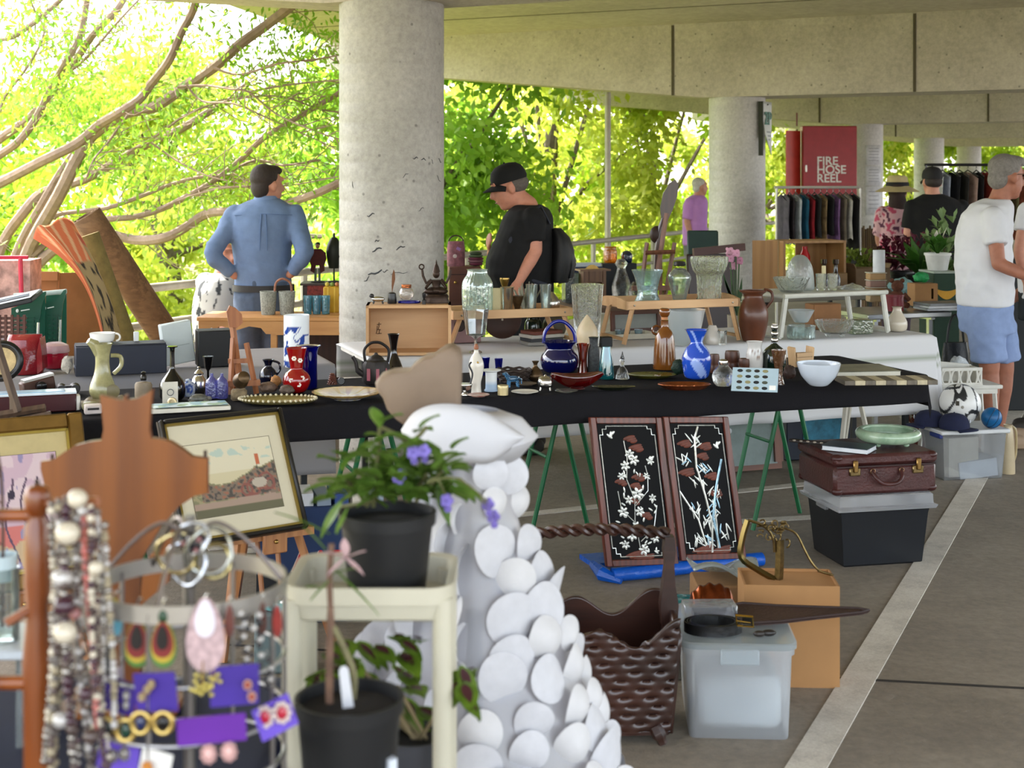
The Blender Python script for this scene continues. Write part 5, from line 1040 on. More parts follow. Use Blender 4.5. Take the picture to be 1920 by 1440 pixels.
# below and before the first tray
t, k = vessel('footed_vase', 'clear square-shouldered vase on a silver stem', 'vase', 892, 671, [(12, 0), (11, 3), (3, 7), (3, 30), (8, 34), (18, 38), (20, 50), (24, 88), (25, 92)], CLR, Z=6.98, n=8, hollow=1.6, sm=0)
t = thing('wooden_platter', 'round brown wooden platter leaning under the bed tray', 'platter', on(942, 7.58, TOP)); Rm = RX(PI/2-.2)
MB().lathe([(.001, -.012), (.07, -.012), (.10, .0), (.104, .006), (.1, .008), (.07, -.002), (.03, -.004), (.001, -.004)], 40, R=Rm, c=(0, 0, .106)).build('dish', WOOD('35211a', '4f3227', 0, 16, .45), t); MB().ball((0, -.008, .106), (.006, .004, .006), 10, 6).build('stud', M('c9c4b8', .3), t)
t, w, hh = bx('radio', 'old dusty pink radio with a round speaker under the bed tray', 'radio', 846, 902, 655, 590, .12, M('8a6a68', .5, var=.15), Z=7.40)
MB().tube([(-.035+.028*math.cos(a), -.062, hh*.62+.028*math.sin(a)) for a in [2*PI*i/20 for i in range(20)]], .004, 6, closed=True).build('speaker_ring', M('2c211f', .5), t); MB().lathe([(.001, 0), (.026, 0), (.026, .004), (.001, .004)], 20, R=RX(PI/2), c=(-.035, -.060, hh*.62)).build('speaker', M('3a2e2b', .7), t)
vessel('glass_jar', 'dark green ribbed jar beneath the bed tray', 'jar', 1000, 652, [(15, 0), (17, 4), (16, 40), (12, 52), (12, 58)], M('16241a', .15, coat=.5), Z=7.68, n=24)
vessel('clay_pot', 'round grey brown pot beneath the bed tray', 'pot', 1040, 645, [(12, 0), (20, 12), (22, 34), (17, 48), (12, 52), (14, 56)], M('4a4436', .5, var=.2), Z=7.70, n=26, h=TOP)
for i, (c, w) in enumerate((('8d8a84', .2), ('3a3c40', .19), ('b5b0a6', .2), ('6d3c30', .18))):
    o = solo(MB().box((0, 0, .009), (w, .13, .018), bev=.002), 'book', M(c, .6), ('grey book at the bottom of the pile under the bed tray', 'black book in the pile under the bed tray', 'cream book in the pile under the bed tray', 'red brown book on top of the pile under the bed tray')[i], 'book', on(1012, 7.34, TOP+.0185*i)+Vector((.01, .02, 0)), TA+.1*i, 'book pile under the tray')
vessel('crystal_vase', 'tall heavy crystal vase with deep diamond cuts', 'vase', 1101, 652, [(20, 0), (21, 3), (25, 60), (29, 117), (30, 119)], CUT, Z=7.20, n=16, hollow=2.5, sm=0, wave=rib(8, .05))
vessel('lampshade', 'cream ribbed glass shade shaped like an onion', 'lampshade', 1101, 648, [(12, 0), (17, 6), (20, 22), (18, 36), (10, 48), (3, 56), (1, 58)], M('c9b798', .35, sss=.1), Z=7.03, n=16, wave=rib(8, .02))
bx('black_tin', 'small black box at the front of the white cloth', 'box', 1127, 1149, 656, 632, .05, M('17181a', .5), Z=7.22)
# on the second tray
vessel('crystal_vase', 'clear waisted vase with a wide flared mouth', 'vase', 1214, 572, [(27, 0), (26, 4), (20, 18), (19, 26), (23, 48), (30, 66)], GLASS('d8eef0', .16, .03, .5, 60, .08), h=S2, Z=7.42, n=32, hollow=1.6)
vessel('lidded_urn', 'clear glass urn with a dark metal lid', 'urn', 1274, 571, [(13, 0), (12, 4), (15, 18), (21, 44), (21, 54), (12, 66), (9, 68)], GLASS('dfe6e2', .18, .02, .3, 40), h=S2, Z=7.50, n=28, hollow=1.5)
o = bpy.data.objects['lidded_urn']; MB().lathe([(.030, .200), (.034, .205), (.030, .222), (.018, .226), (.001, .228)], 20).build('lid', M('26241f', .3, .6), o)
vessel('crystal_vase', 'large footed crystal vase with a swirled collar', 'vase', 1330, 569, [(23, 0), (24, 8), (22, 12), (24, 50), (30, 62), (35, 80), (34, 88)], CUT, h=S2, Z=7.56, n=32, hollow=2.2, wave=rib(16, .03))
# below the second tray
t = thing('small_painting', 'brown framed picture lying under the curved bed tray', 'frame', on(1192, 7.85, TOP), TA)
for z in (.02, .12): MB().box((0, 0, z), (.30, .02, .022), RX(-.1)).build('rail', WOOD('4a2a1e', '6b4030', 0, 14), t)
for x in (-.14, .14): MB().box((x, 0, .07), (.022, .02, .1), RX(-.1)).build('stile', WOOD('4a2a1e', '6b4030', 2, 14), t)
MB().box((0, .006, .07), (.28, .004, .1), RX(-.1)).build('picture', M('8f9490', .5), t)
t = thing('shallow_tray', 'white rimmed shallow tray of glass odds and ends', 'tray', on(1180, 7.66, TOP), TA); MB().box((0, 0, .004), (.26, .16, .008)).build('base', M('b7b2a4', .5), t)
for y in (-.08, .08): MB().box((0, y, .014), (.26, .006, .028)).build('wall', M('c9c2ae', .5), t)
for x in (-.13, .13): MB().box((x, 0, .014), (.006, .16, .028)).build('wall', M('c9c2ae', .5), t)
for i, (x, y) in enumerate(((-.06, .0), (-.01, .02), (.05, -.01))): solo(MB().lathe([(.018, 0), (.022, .02), (.024, .036), (.021, .036), (.017, .004), (.001, .004)], 16), 'salt_dish', GLASS('cfe0e6', .2, .05, .4, 60), ('left salt dish in the white rimmed tray', 'middle salt dish in the white rimmed tray', 'right salt dish in the white rimmed tray')[i], 'dish', t.location+RZ(TA) @ Vector((x, y, .0085)))
vessel('glass_bowl', 'large frosted glass bowl with a wavy rim', 'bowl', 1279, 660, [(22, 0), (28, 5), (36, 40), (41, 76), (43, 80)], FROST, Z=7.32, n=48, hollow=1.5, wave=lambda a, z, i: 1+.06*math.cos(4*a)*max(0, (z-.1)/.12))
vessel('milk_jug', 'small white crumpled edge jug beside the frosted bowl', 'jug', 1336, 656, [(12, 0), (14, 6), (12, 24), (8, 40), (6, 46)], M('c4bcb2', .3, coat=.3), Z=7.36, n=24, hollow=1.2, wave=lambda a, z, i: 1+.12*math.cos(2*a)*max(0, z/.1))
vessel('tumbler', 'clear straight tumbler beside the bed tray leg', 'glass', 1354, 658, [(9, 0), (9, 36), (9.5, 38)], CLR, Z=7.33, n=18, hollow=1., sm=0)
t, k = vessel('earthenware_jug', 'tall brown earthenware jug with a looped handle', 'jug', 1412, 645, [(18, 0), (21, 6), (28, 40), (27, 62), (19, 84), (18, 92), (25, 98), (26, 101)], M('5c3320', .35, var=.3, vs=7, coat=.2), Z=7.50, n=36, hollow=1.8)
MB().tube(spline(L3(k, [(20, 97), (34, 92), (36, 78), (28, 66), (25, 62)]), 4), .008, 8).build('handle', M('4f2b1b', .35), t)
# white plastic tray table
m_pl = M('c8c8be', .35); t = thing('plastic_tray', 'white plastic bed tray with looped legs', 'tray', (1.46, 7.56, TOP), .44); L, D, h = .70, .34, TR3-TOP
MB().box((L/2, D/2, h-.012), (L, D, .022), bev=.008).build('panel', m_pl, t)
for y in (.0, D): MB().tube([(0, y, h-.008), (L, y, h-.008)], .013, 8).build('edge_bead', m_pl, t)
for x, s in ((.02, -1), (L-.02, 1)):
    MB().tube(spline([(x, .012, h-.02), (x+s*.02, .012, .10), (x+s*.035, .012, .012)], 4), .015, 8).build('leg', m_pl, t); MB().tube(spline([(x, D-.012, h-.02), (x+s*.02, D-.012, .10), (x+s*.035, D-.012, .012)], 4), .015, 8).build('leg', m_pl, t)
    MB().tube([(x+s*.035, .012, .014), (x+s*.035, D-.012, .014)], .012, 8).build('foot_bar', m_pl, t)
vessel('crystal_bowl', 'large crystal bowl with a leaf cut rim', 'bowl', 1484, 556, [(18, 0), (22, 3), (28, 16), (33, 32), (34, 36)], CUT, h=TR3, Z=7.76, n=40, hollow=2., wave=lambda a, z, i: 1+.05*math.cos(10*a)*z*9)
for u, lb in ((1539, 'cut crystal tumbler beside the leaf cut bowl'), (1561, 'cut crystal tumbler at the end of the pair')): vessel('crystal_tumbler', lb, 'glass', u, 553, [(8, 0), (9, 4), (10, 38), (10, 40)], CUT, h=TR3, Z=7.90, n=12, hollow=1.3, sm=0, group='crystal tumblers')
vessel('decanter', 'textured clear decanter shaped like a sitting hen', 'decanter', 1500, 548, [(24, 0), (27, 6), (25, 34), (20, 54), (12, 66), (6, 70)], GLASS('cfd4d2', .25, .12, .8, 50, .35), h=TR3, Z=7.93, n=28)
bx('price_card', 'narrow cream card standing behind the crystal tumblers', 'card', 1541, 1549, 552, 498, .01, M('c9bd93', .7), h=TR3, Z=7.97, rz=.1)
vessel('crystal_dome', 'domed crystal cover lying on the plastic tray', 'cover', 1598, 552, [(23, 0), (22, 5), (16, 12), (6, 17), (3, 20), (1, 22)], CUT, h=TR3, Z=7.98, n=24)
vessel('china_plate', 'white plate with a blue square border behind the crystal cover', 'plate', 1573, 547, [(16, 0), (20, 2), (30, 6), (29, 7), (1, 4)], M('c2c8d2', .2, coat=.4), h=TR3, Z=8.04, n=4, sm=0)
# under the plastic tray
vessel('glass_dish', 'ribbed clear glass dish under the plastic tray', 'dish', 1502, 640, [(25, 0), (26, 3), (26, 28), (27, 30)], GLASS('e3efee', .2, .03, .3, 40, .1), Z=7.62, n=56, hollow=1.6, sm=0, wave=rib(28, .018))
vessel('glass_bowl', 'frosted conical bowl resting on the ribbed dish', 'bowl', 1502, 609, [(10, 0), (14, 3), (24, 26), (25, 28)], FROST, h=TOP+.0875, Z=7.62, n=32, hollow=1.3)
t, k = vessel('crystal_bowl', 'oval crystal bowl with diamond cuts on small feet', 'bowl', 1565, 634, [(18, 6), (26, 10), (34, 24), (37, 34)], CUT, Z=7.72, n=36, hollow=2., sm=1, sy=.7, wave=rib(18, .03))
for a in range(4): MB().ball((math.cos(a*PI/2+.7)*.055, math.sin(a*PI/2+.7)*.04, .009), (.014, .012, .0095), 10, 7).build('foot', CUT, t)
t, w, hh = bx('butter_dish', 'greenish square glass butter dish with a lid', 'dish', 1598, 1640, 634, 600, .085, GLASS('a9b8a0', .22, .05, .4, 50, .2), Z=7.84)
bx('small_carton', 'plain brown carton behind the oval crystal bowl', 'carton', 1524, 1580, 622, 570, .10, M('8a5f3a', .8), Z=8.08)
t, k = vessel('ceramic_hen', 'cream ceramic vase shaped like a rounded hen', 'vase', 1682, 628, [(14, 0), (18, 5), (19, 18), (15, 30), (9, 42), (8, 50), (10, 53), (6, 53)], M('c2b8a6', .25, coat=.4, var=.04), Z=8.0, n=28)
MB().lathe([(.04, .03), (.058, .04), (.056, .055), (.045, .06)], 24).build('wing_ridge', M('b8ad9a', .3), t)
# ---------------------------------------------------------------- back row table behind the black cap man
def bxw(name, label, cat, u0, u1, v0, v1, Z, dep, mat, h, rz=TA, bev=.004, group=None):
    """box seen between rows v1 (top) and the supporting height h"""
    x0, x1 = (u0-960)/F*Z, (u1-960)/F*Z; w = (x1-x0); hh = EYE-h-(v1-HOR)*Z/F
    c = Vector(((x0+x1)/2, Z, h))+Vector((-math.sin(rz), math.cos(rz), 0))*dep/2
    return solo(MB().box((0, 0, hh/2), (w, dep, hh), bev=bev), name, mat, label, cat, c, rz, group), w, hh
t, w, h1 = bxw('wooden_chest', 'reddish wooden chest on the back table beside the column', 'chest', 842, 902, 0, 500, 9.62, .2, WOOD('4d2a20', '6b3d2c', 0, 14), TOP, .1)
MB().box((0, -.102, h1*.8), (w*.96, .004, .006)).build('lid_line', M('2b1712', .6), t); MB().ball((-w*.3, -.104, h1*.6), .012, 10, 6).build('knob', m_brass, t)
t = thing('tartan_bag', 'tall pink and maroon tartan bag on the wooden chest', 'bag', on(855, 9.70, TOP+h1), .1); mb = MB()
loft(mb, [((0, 0, 0), .062, .05), ((0, 0, .12), .062, .045), ((0, 0, .17), .055, .025)], 0, 24); o = mb.build('bag_body', M('7a4a52', .7, var=.5, vs=30), t)
MB().tube(arc((0, -.0, .165), .05, 0, PI, 10, ry=.045), .005, 6).build('handle', M('3a2226', .6), t); MB().ball((-.01, -.048, .07), (.014, .003, .014), 12, 6).build('badge', M('c9b9b4', .5), t); MB().box((.015, -.047, .12), (.03, .003, .02), RY(.5)).build('patch', M('8f6aa0', .6), t)
t = thing('striped_cushion', 'round maroon and green striped pouch on the wooden chest', 'pouch', on(889, 9.68, TOP+h1)); t.location.x += .012
for i in range(5):
    MB().ball((0, 0, .016+.018*i), (.058-.006*abs(i-1.6), .05, .015), 18, 8).build('stripe_panel', M(('5d2438', '6f4a52', '5d2438', '4a5a3a', '2f3d28')[i], .6), t)
bxw('wood_block', 'rough brown log stump on the back table', 'log', 906, 922, 0, 505, 9.5, .07, WOOD('3d2a22', '5a4034', 2, 18), TOP, .2)
t, w, hh = bxw('display_cabinet', 'small brown house-shaped clock case on the back table', 'clock', 1090, 1138, 0, 508, 9.86, .08, WOOD('5d4230', '7c5a40', 2, 14), TOP, .25)
MB().box((0, -.0, hh+.006), (w*1.25, .15, .012)).build('cornice', WOOD('6a4d38', '8a6850', 0, 14), t); MB().prism([(-.05, hh+.012), (.05, hh+.012), (.035, hh+.028), (.012, hh+.04), (-.012, hh+.04), (-.035, hh+.028)], .015).build('crest', m_brass, t); m_ck = WOOD('5d4230', '7c5a40', 2, 14)
for x, z, a, b in ((-.38*w+.02, hh/2, .24*w, hh), (.38*w+.02-.04*w, hh/2, .16*w, hh), (.02, hh*.08, w*.6, hh*.16), (.02, hh*.83, w*.6, hh*.34)): MB().box((x-.02, -.06, z), (a, .04, b)).build('front_board', m_ck, t)
t, w, hh = bxw('tool_case', 'navy and white carry case behind the clock case', 'case', 1066, 1132, 0, 500, 10.15, .12, M('2b3a5a', .5), TOP, .25)
MB().box((0, 0, hh+.012), (w*.9, .12, .024)).build('white_lid', M('b9c2cc', .4), t)
t, w, hh = bxw('glass_tank', 'small grey glass box beside the black backpack', 'tank', 1060, 1086, 0, 512, 9.85, .1, GLASS('7d8a8c', .25, .05, .3, 30, .3), TOP, .25)
vessel('glass_lamp', 'clear cut glass lamp base with a round body', 'lamp', 1165, 562, [(14, 0), (16, 4), (18, 26), (13, 44), (8, 60), (12, 68), (6, 76)], CUT, Z=10.0, n=20)
vessel('crystal_jar', 'cut crystal jar beside the curved bed tray', 'jar', 1190, 566, [(11, 0), (13, 6), (13, 22), (8, 32), (4, 38)], CUT, Z=9.9, n=16)
t, w, h2 = bxw('plinth_box', 'dark box under the coloured glass on the back table', 'box', 1128, 1196, 0, 494, 10.32, .12, M('22262c', .5), TOP, .25)
vessel('glass_jar', 'amber yellow pressed glass jar', 'jar', 1144, 494, [(10, 0), (13, 5), (13, 22), (11, 28), (12, 32)], GLASS('e0a21a', .25, .03, .6, 60, .2), h=TOP+h2, Z=10.39, n=20)
vessel('glass_jar', 'deep blue glass jar next to the amber jar', 'jar', 1175, 492, [(9, 0), (10.5, 4), (10.5, 14), (7, 20), (3, 22)], GLASS('1a4a80', .28, .03, .3, 60, .2), h=TOP+h2, Z=10.43, n=20)
# tall studio easel, oar, dark board behind the curved tray
t = thing('studio_easel', 'tall brown artist easel behind the clear vases', 'easel', (1.06, 9.05, 0), .1); m_es = WOOD('5d3a2a', '80543e', 2, 16); e0 = t.location; Q = lambda u, v, d=0: RZ(-.1) @ (P(u, v, 9.05+d)-e0)
MB().tube([Q(1250, 400, .1), Q(1222, 580, 0), (-.12, 0, 0)], .016, 4).build('mast', m_es, t); MB().tube([Q(1213, 455, .05), Q(1200, 560, 0), (-.26, 0, 0)], .014, 4).build('leg', m_es, t); MB().tube([Q(1265, 455, .05), Q(1246, 560, 0), (.05, 0, 0)], .014, 4).build('leg', m_es, t)
MB().tube([Q(1210, 474, .02), Q(1266, 472, .02)], .014, 4).build('cross_bar', m_es, t); MB().box(Q(1228, 540, -.02), (.3, .03, .03)).build('ledge', m_es, t); MB().tube([Q(1238, 470, .1), (.0, .45, 0)], .012, 4).build('back_leg', m_es, t)
t = thing('carved_paddle', 'dark carved wooden paddle standing behind the easel', 'paddle', (1.12, 9.42, 0)); e0 = t.location; Q = lambda u, v: P(u, v, 9.42)-e0
MB().prism([(Q(u, v).x, Q(u, v).z) for u, v in ((1240, 412), (1238, 390), (1244, 362), (1255, 344), (1266, 337), (1272, 345), (1270, 368), (1262, 392), (1252, 414))], .03).build('blade', WOOD('2a1611', '40241b', 2, 14, .35, .3), t)
MB().tube([Q(1246, 410), Q(1240, 430), Q(1232, 470), (Q(1215, 560).x, 0, 0)], [.022, .030, .02, .018], 10).build('shaft', WOOD('2a1611', '40241b', 2, 14, .35, .3), t)
MB().ball(Q(1232, 440)+Vector((0, .005, 0)), (.05, .03, .06), 14, 8).build('carved_knot', M('2f1c15', .5), t)
t = thing('framed_board', 'dark red wooden folding board behind the large crystal vase', 'board', (1.35, 9.52, 0), .3); MB().box((.02, 0, .56), (.36, .02, 1.10), RX(-.1), .005).build('board', M('2c1312', .35), t); MB().box((.04, -.03, 1.14), (.38, .03, .05), RY(-.08)).build('top_rail', WOOD('3a1c17', '54302a', 0, 14), t)
t = thing('artificial_flowers', 'bunch of pink artificial flowers behind the crystal vase', 'flowers', on(1382, 8.44, 0), 0)
vs_ = MB().lathe([(.05, 0), (.055, .01), (.045, .35), (.06, .80), (.055, .80), (.04, .36), (.001, .3)], 18).build('floor_vase', M('8f8578', .5), t)
for i, (u, v, c) in enumerate(((1369, 488, 'b07a92'), (1380, 478, 'c08aa0'), (1386, 492, 'a86f88'), (1376, 502, 'b58398'), (1368, 474, 'c997aa'))):
    e = P(u, v, 8.44+.02*i)-t.location; MB().tube([(0, 0, .78), (e.x*.5, e.y, .9), e], .004, 6).build('stem', M('39502f', .7), t)
    for a in range(5): MB().ball(e+Vector((math.cos(a*1.256)*.013, 0, math.sin(a*1.256)*.013+.01)), (.011, .008, .018), 8, 6, RY(a*1.256)).build('petal', M(c, .7), t)
for u, v in ((1358, 520), (1352, 500), (1392, 520)):
    e = P(u, v, 8.41)-t.location; MB().prism([(0, .80), (e.x*.6-.012, .80+(e.z-.8)*.6), (e.x, e.z), (e.x*.6+.012, .80+(e.z-.8)*.55)], .002, Matrix.Translation((0, -.02, 0))).build('leaf', M('2f4a2a', .6), t)
t = thing('green_chair', 'dark green plastic chair back beside the pink shirt', 'chair', (1.83, 13.5, 0), 0)
MB().box((0, .0, .92), (.30, .03, .42), RX(-.1), .05).build('backrest', M('12302a', .5), t); MB().box((0, -.18, .45), (.42, .4, .03), bev=.01).build('seat', M('12302a', .5), t)
for x in (-.17, .17):
    for y in (-.36, .0): MB().tube([(x, y, .45), (x*1.1, y, 0)], .014, 8).build('leg', M('12302a', .5), t)
MB().box((0, .0, .60), (.26, .025, .3), RX(-.1)).build('back_post', M('12302a', .5), t)
# ---------------------------------------------------------------- right hand stalls
t = thing('shelf_box', 'pale pine shelf box standing open behind the crystal bowl', 'shelf', on(1455, 10.75, TOP), .25); m_sb = WOOD('8a6238', 'ad8350', 2, 10); w, hh, dp = .50, .40, .30
MB().box((0, 0, hh/2), (.018, dp, hh)).build('side_board', m_sb, t); MB().box((w, 0, hh/2), (.018, dp, hh)).build('side_board', m_sb, t); MB().box((w*.5, 0, hh-.009), (w, dp, .018)).build('top_board', m_sb, t); MB().box((w*.5, 0, .009), (w, dp, .018)).build('bottom_board', m_sb, t); MB().box((w*.72, dp/2-.006, hh/2), (w*.52, .012, hh-.04)).build('rear_board', m_sb, t)
MB().box((-.10, -.02, hh*.5), (.19, .014, hh), RZ(-.5)).build('open_door', m_sb, t)
vessel('red_bottle', 'tall bright red bottle inside the pine shelf box', 'bottle', 1509, 534, [(9, 0), (10, 3), (10, 56), (5, 66), (5, 72)], M('b81418', .3), h=TOP+.0185, Z=10.87, n=18, sm=0)
for u, lb in ((1545, 'brown glass bottle in front of the pine shelf box'), (1567, 'brown glass bottle beside the small framed picture')): vessel('brown_bottle', lb, 'bottle', u, 552, [(8, 0), (9, 4), (9, 32), (4, 42), (4, 56), (6, 58), (6, 66), (2, 66)], M('1c0f0a', .1, coat=.6), Z=10.52, n=18, sm=0, group='brown bottles')
t, w, hh = bxw('framed_picture', 'small framed picture with brown flowers', 'picture', 1560, 1576, 0, 462, 10.98, .02, M('9a8868', .5), TOP, .2); MB().box((0, -.011, hh*.55), (w*.7, .003, hh*.7)).build('print', M('6d5238', .6, col2='b5a184', vs=40, var=.1), t)
bxw('spice_box', 'small wooden drawer box below the framed picture', 'box', 1566, 1590, 0, 512, 10.6, .08, WOOD('7a5a34', '9a7848', 0, 14), TOP, .2)
t, w, h3 = bxw('brown_carton', 'open brown cardboard carton behind the food tubs', 'carton', 1602, 1672, 0, 503, 10.82, .2, M('7d6650', .85), TOP, .2)
for s in (-1, 1): MB().box((s*w*.5, 0, h3+.012), (.006, .19, .05), RY(s*.5)).build('flap', M('8a725a', .85), t)
for i in range(4):
    t = thing('food_tub', ('stacked clear tub of brown food, lowest of four', 'stacked clear tub of brown food, second up', 'stacked clear tub of brown food, third up', 'stacked clear tub of brown food, topmost')[i], 'tub', on(1642, 9.95, TOP+.052*i), .1, 'stacked food tubs')
    MB().box((0, 0, .023), (.118, .09, .046), bev=.006).build('tub', M(('a9906e', '8d6236', '9a7a70', 'b08d62')[i], .4), t); MB().box((0, 0, .0485), (.128, .10, .006), bev=.002).build('lid', M('c9c2b2', .3), t)
t = solo(MB().lathe([(.042, 0), (.042, .155), (.038, .155), (.038, .15), (.001, .15)], 24), 'paper_roll', M('d2d6da', .6), 'white paper roll standing on the food tubs', 'roll', on(1648, 9.95, TOP+.209))
bx6 = bxw('flat_parcel', 'flat white envelope parcel with a blue frame print', 'parcel', 1592, 1620, 0, 538, 10.45, .15, M('c5c8cc', .6), TOP, .25)[0]
# support shelf under tubs is the plant table; aluminium table goods
t = thing('picture_pile', 'pile of thin silver framed boards on the aluminium table', 'frames', on(1772, 9.24, .755), .18)
for i in range(3): MB().box((.0, .05, .008+.0165*i), (.30, .20, .014), RZ(.06*i)).build('frame', M(('8d9094', 'a9acb0', '7a7d80')[i], .35, .5), t)
t, w, hh = bxw('fruit_carton', 'green banana carton beside the man in the white T-shirt', 'carton', 1750, 1800, 0, 512, 9.6, .26, M('1f3a2a', .7), 0, .1)
mb = MB(); N = 16; poly = [((-.075+.15*i/N), .0-.05*math.sin(PI*i/N)) for i in range(N+1)]+[((.075-.15*i/N), .018-.015*math.sin(PI*(N-i)/N)+.004) for i in range(N+1)]
mb.prism(poly, .003).build('banana_print', M('c9962a', .6), t, (.0, -.133, hh-.13))
MB().box((0, 0, hh+.004), (w*1.02, .27, .012)).build('pale_rim', M('9aa59a', .5), t)
t = thing('kraft_carton', 'tan cardboard carton with a hand slot', 'carton', on(1729.5, 9.58, .755), .15); w, hh = .162, .153; m_kc = M('9a7248', .85)
for x, z, a, b in ((-.023, hh/2, .116, hh), (.066, hh/2, .03, hh), (.043, .025, .016, .05), (.043, .136, .016, .034)): MB().box((x, -.06, z), (a, .005, b)).build('front_wall', m_kc, t)
for x in (-.0785, .0785): MB().box((x, 0, hh/2), (.005, .115, hh)).build('side_wall', m_kc, t)
MB().box((0, .06, hh/2), (w, .005, hh)).build('rear_wall', m_kc, t); MB().box((0, 0, hh-.003), (w-.01, .114, .005)).build('top_flap', m_kc, t); MB().box((0, 0, .003), (w-.01, .114, .005)).build('base', m_kc, t)
t = thing('teddy_bear', 'brown teddy bear slumped by the tan carton', 'toy', on(1682, 9.43, .755)); mtb = M('5a3322', .95, var=.3, vs=60, bump=.8, bs=150)
MB().ball((0, 0, .06), (.05, .045, .06), 14, 10).build('torso', mtb, t); MB().ball((0, -.01, .145), (.042, .04, .04), 14, 10).build('head', mtb, t)
for s in (-1, 1): MB().ball((s*.035, 0, .18), .016, 10, 7).build('ear', mtb, t); MB().tube([(s*.04, -.01, .09), (s*.075, -.03, .05)], [.018, .016], 8).build('arm', mtb, t); MB().tube([(s*.025, -.03, .025), (s*.045, -.09, .022)], [.022, .020], 8).build('leg', mtb, t)
vessel('red_tin', 'round dark red tin with a small label', 'tin', 1676, 592, [(18, 0), (18, 34), (19, 34.5), (19, 40), (2, 41)], M('6b1420', .35), h=.755, Z=9.2, n=24, sm=0)
t = rock('plastic_wrap', 'crumpled aqua plastic wrap on the brown carton', 1690, 536, 22, 14, '8fb9bd', 8, 'wrap', h=TOP); t.location = on(1690, 10.6, TOP)
t = rock('green_cloth', 'small bright green cloth on the tan carton', 1722, 530, 12, 8, '1f8a4a', 4, 'cloth', h=TOP); t.location = on(1727, 9.58, .755+(EYE-.755-(532-HOR)*9.52/F)+.004)
# potted plants on the plant table
def blades(mb, c, n, L, w, up=.6, spread=1., bend=.5, y=1.):
    for i in range(n):
        a = RND.uniform(0, 2*PI); e = RND.uniform(.1, 1)*spread; d = Vector((math.cos(a)*e, math.sin(a)*e*y, up+RND.uniform(-.1, .4))).normalized(); l = L*RND.uniform(.6, 1.15)
        s = d.cross(Vector((0, 0, 1)));  s = s.normalized() if s.length > .01 else Vector((1, 0, 0)); k = w*RND.uniform(.7, 1.2)
        p1 = c+d*l*.45+Vector((0, 0, .02)); p2 = c+d*l-Vector((0, 0, bend*l*.35)); nn = d.cross(s)*k*.25
        mb.add([c, p1+s*k+nn, p2, p1-s*k+nn, p1], [(0, 1, 4), (1, 2, 4), (0, 4, 3), (4, 2, 3)])
def plant(lab, u, Z, h, potr, poth, potmat, leafs, name='potted_plant', potn=24):
    t = thing(name, lab, 'plant', on(u, Z, h))
    MB().lathe([(potr*.75, 0), (potr*.78, .004), (potr, poth*.85), (potr*1.08, poth*.86), (potr*1.08, poth), (potr*.98, poth), (potr*.9, poth*.9), (.001, poth*.88)], potn).build('pot', potmat, t)
    for nm, mat, fn in leafs:
        mb = MB(); fn(mb, Vector((0, 0, poth*.9))); me = mb.mesh(nm, mat, 0); me.shade_smooth(); o = bpy.data.objects.new(nm, me); COL.objects.link(o); o.parent = t; o['kind'] = 'stuff'
    return t
def bush_fn(n, R, H, L, w, **k):
    def f(mb, c):
        for i in range(n):
            a = RND.uniform(0, 2*PI); r = R*math.sqrt(RND.random()); q = c+Vector((math.cos(a)*r, math.sin(a)*r*.7, RND.uniform(.0, H))); blades(mb, q, 2, L, w, **k)
    return f
m_blk = M('0e0f11', .5)
plant('pot of small variegated green leaves on the plant table', 1614, 11.24, TOP, .09, .12, m_blk, [('foliage', LEAF('4f6a1a', '9fb052', .3), bush_fn(240, .19, .17, .06, .014, up=.5, spread=1))])
plant('dark burgundy leaved plant behind the variegated pot', 1690, 11.25, TOP, .09, .13, m_blk, [('foliage', LEAF('3a0f1e', '6d1f38', .3), bush_fn(110, .20, .26, .10, .022, up=.6, spread=1))])
plant('big arching green leaved plant beside the burgundy plant', 1725, 10.9, TOP, .10, .13, m_blk, [('foliage', LEAF('1f4a14', '4d7a2a', .3), lambda mb, c: blades(mb, c, 26, .46, .045, up=.5, spread=1., bend=.7))])
plant('white anthurium with glossy heart leaves in a white pot', 1758, 9.74, EYE-(512-HOR)*9.6/F+.011, .085, .12, M('c9cac6', .4), [('foliage', LEAF('2a5a1c', '5f8f38', .3), lambda mb, c: blades(mb, c, 24, .17, .045, up=.7, spread=.8)), ('flowers', M('d5d2c8', .5), lambda mb, c: blades(mb, c, 7, .22, .03, up=1.2, spread=.7))])
plant('tall pale green magnolia shrub behind the man in the white T-shirt', 1778, 10.55, 0, .14, .32, m_blk, [('foliage', LEAF('5a7a35', '9fb585', .3), lambda mb, c: [blades(mb, c+Vector((RND.uniform(-.13, .13), RND.uniform(-.1, .1), RND.uniform(.55, 1.02))), 5, .13, .026, up=.7) for i in range(26)]), ('stems', M('4d4232', .8), lambda mb, c: [mb.tube([c, c+Vector((RND.uniform(-.12, .12), RND.uniform(-.1, .1), .9))], [.01, .004], 5) for i in range(7)])])
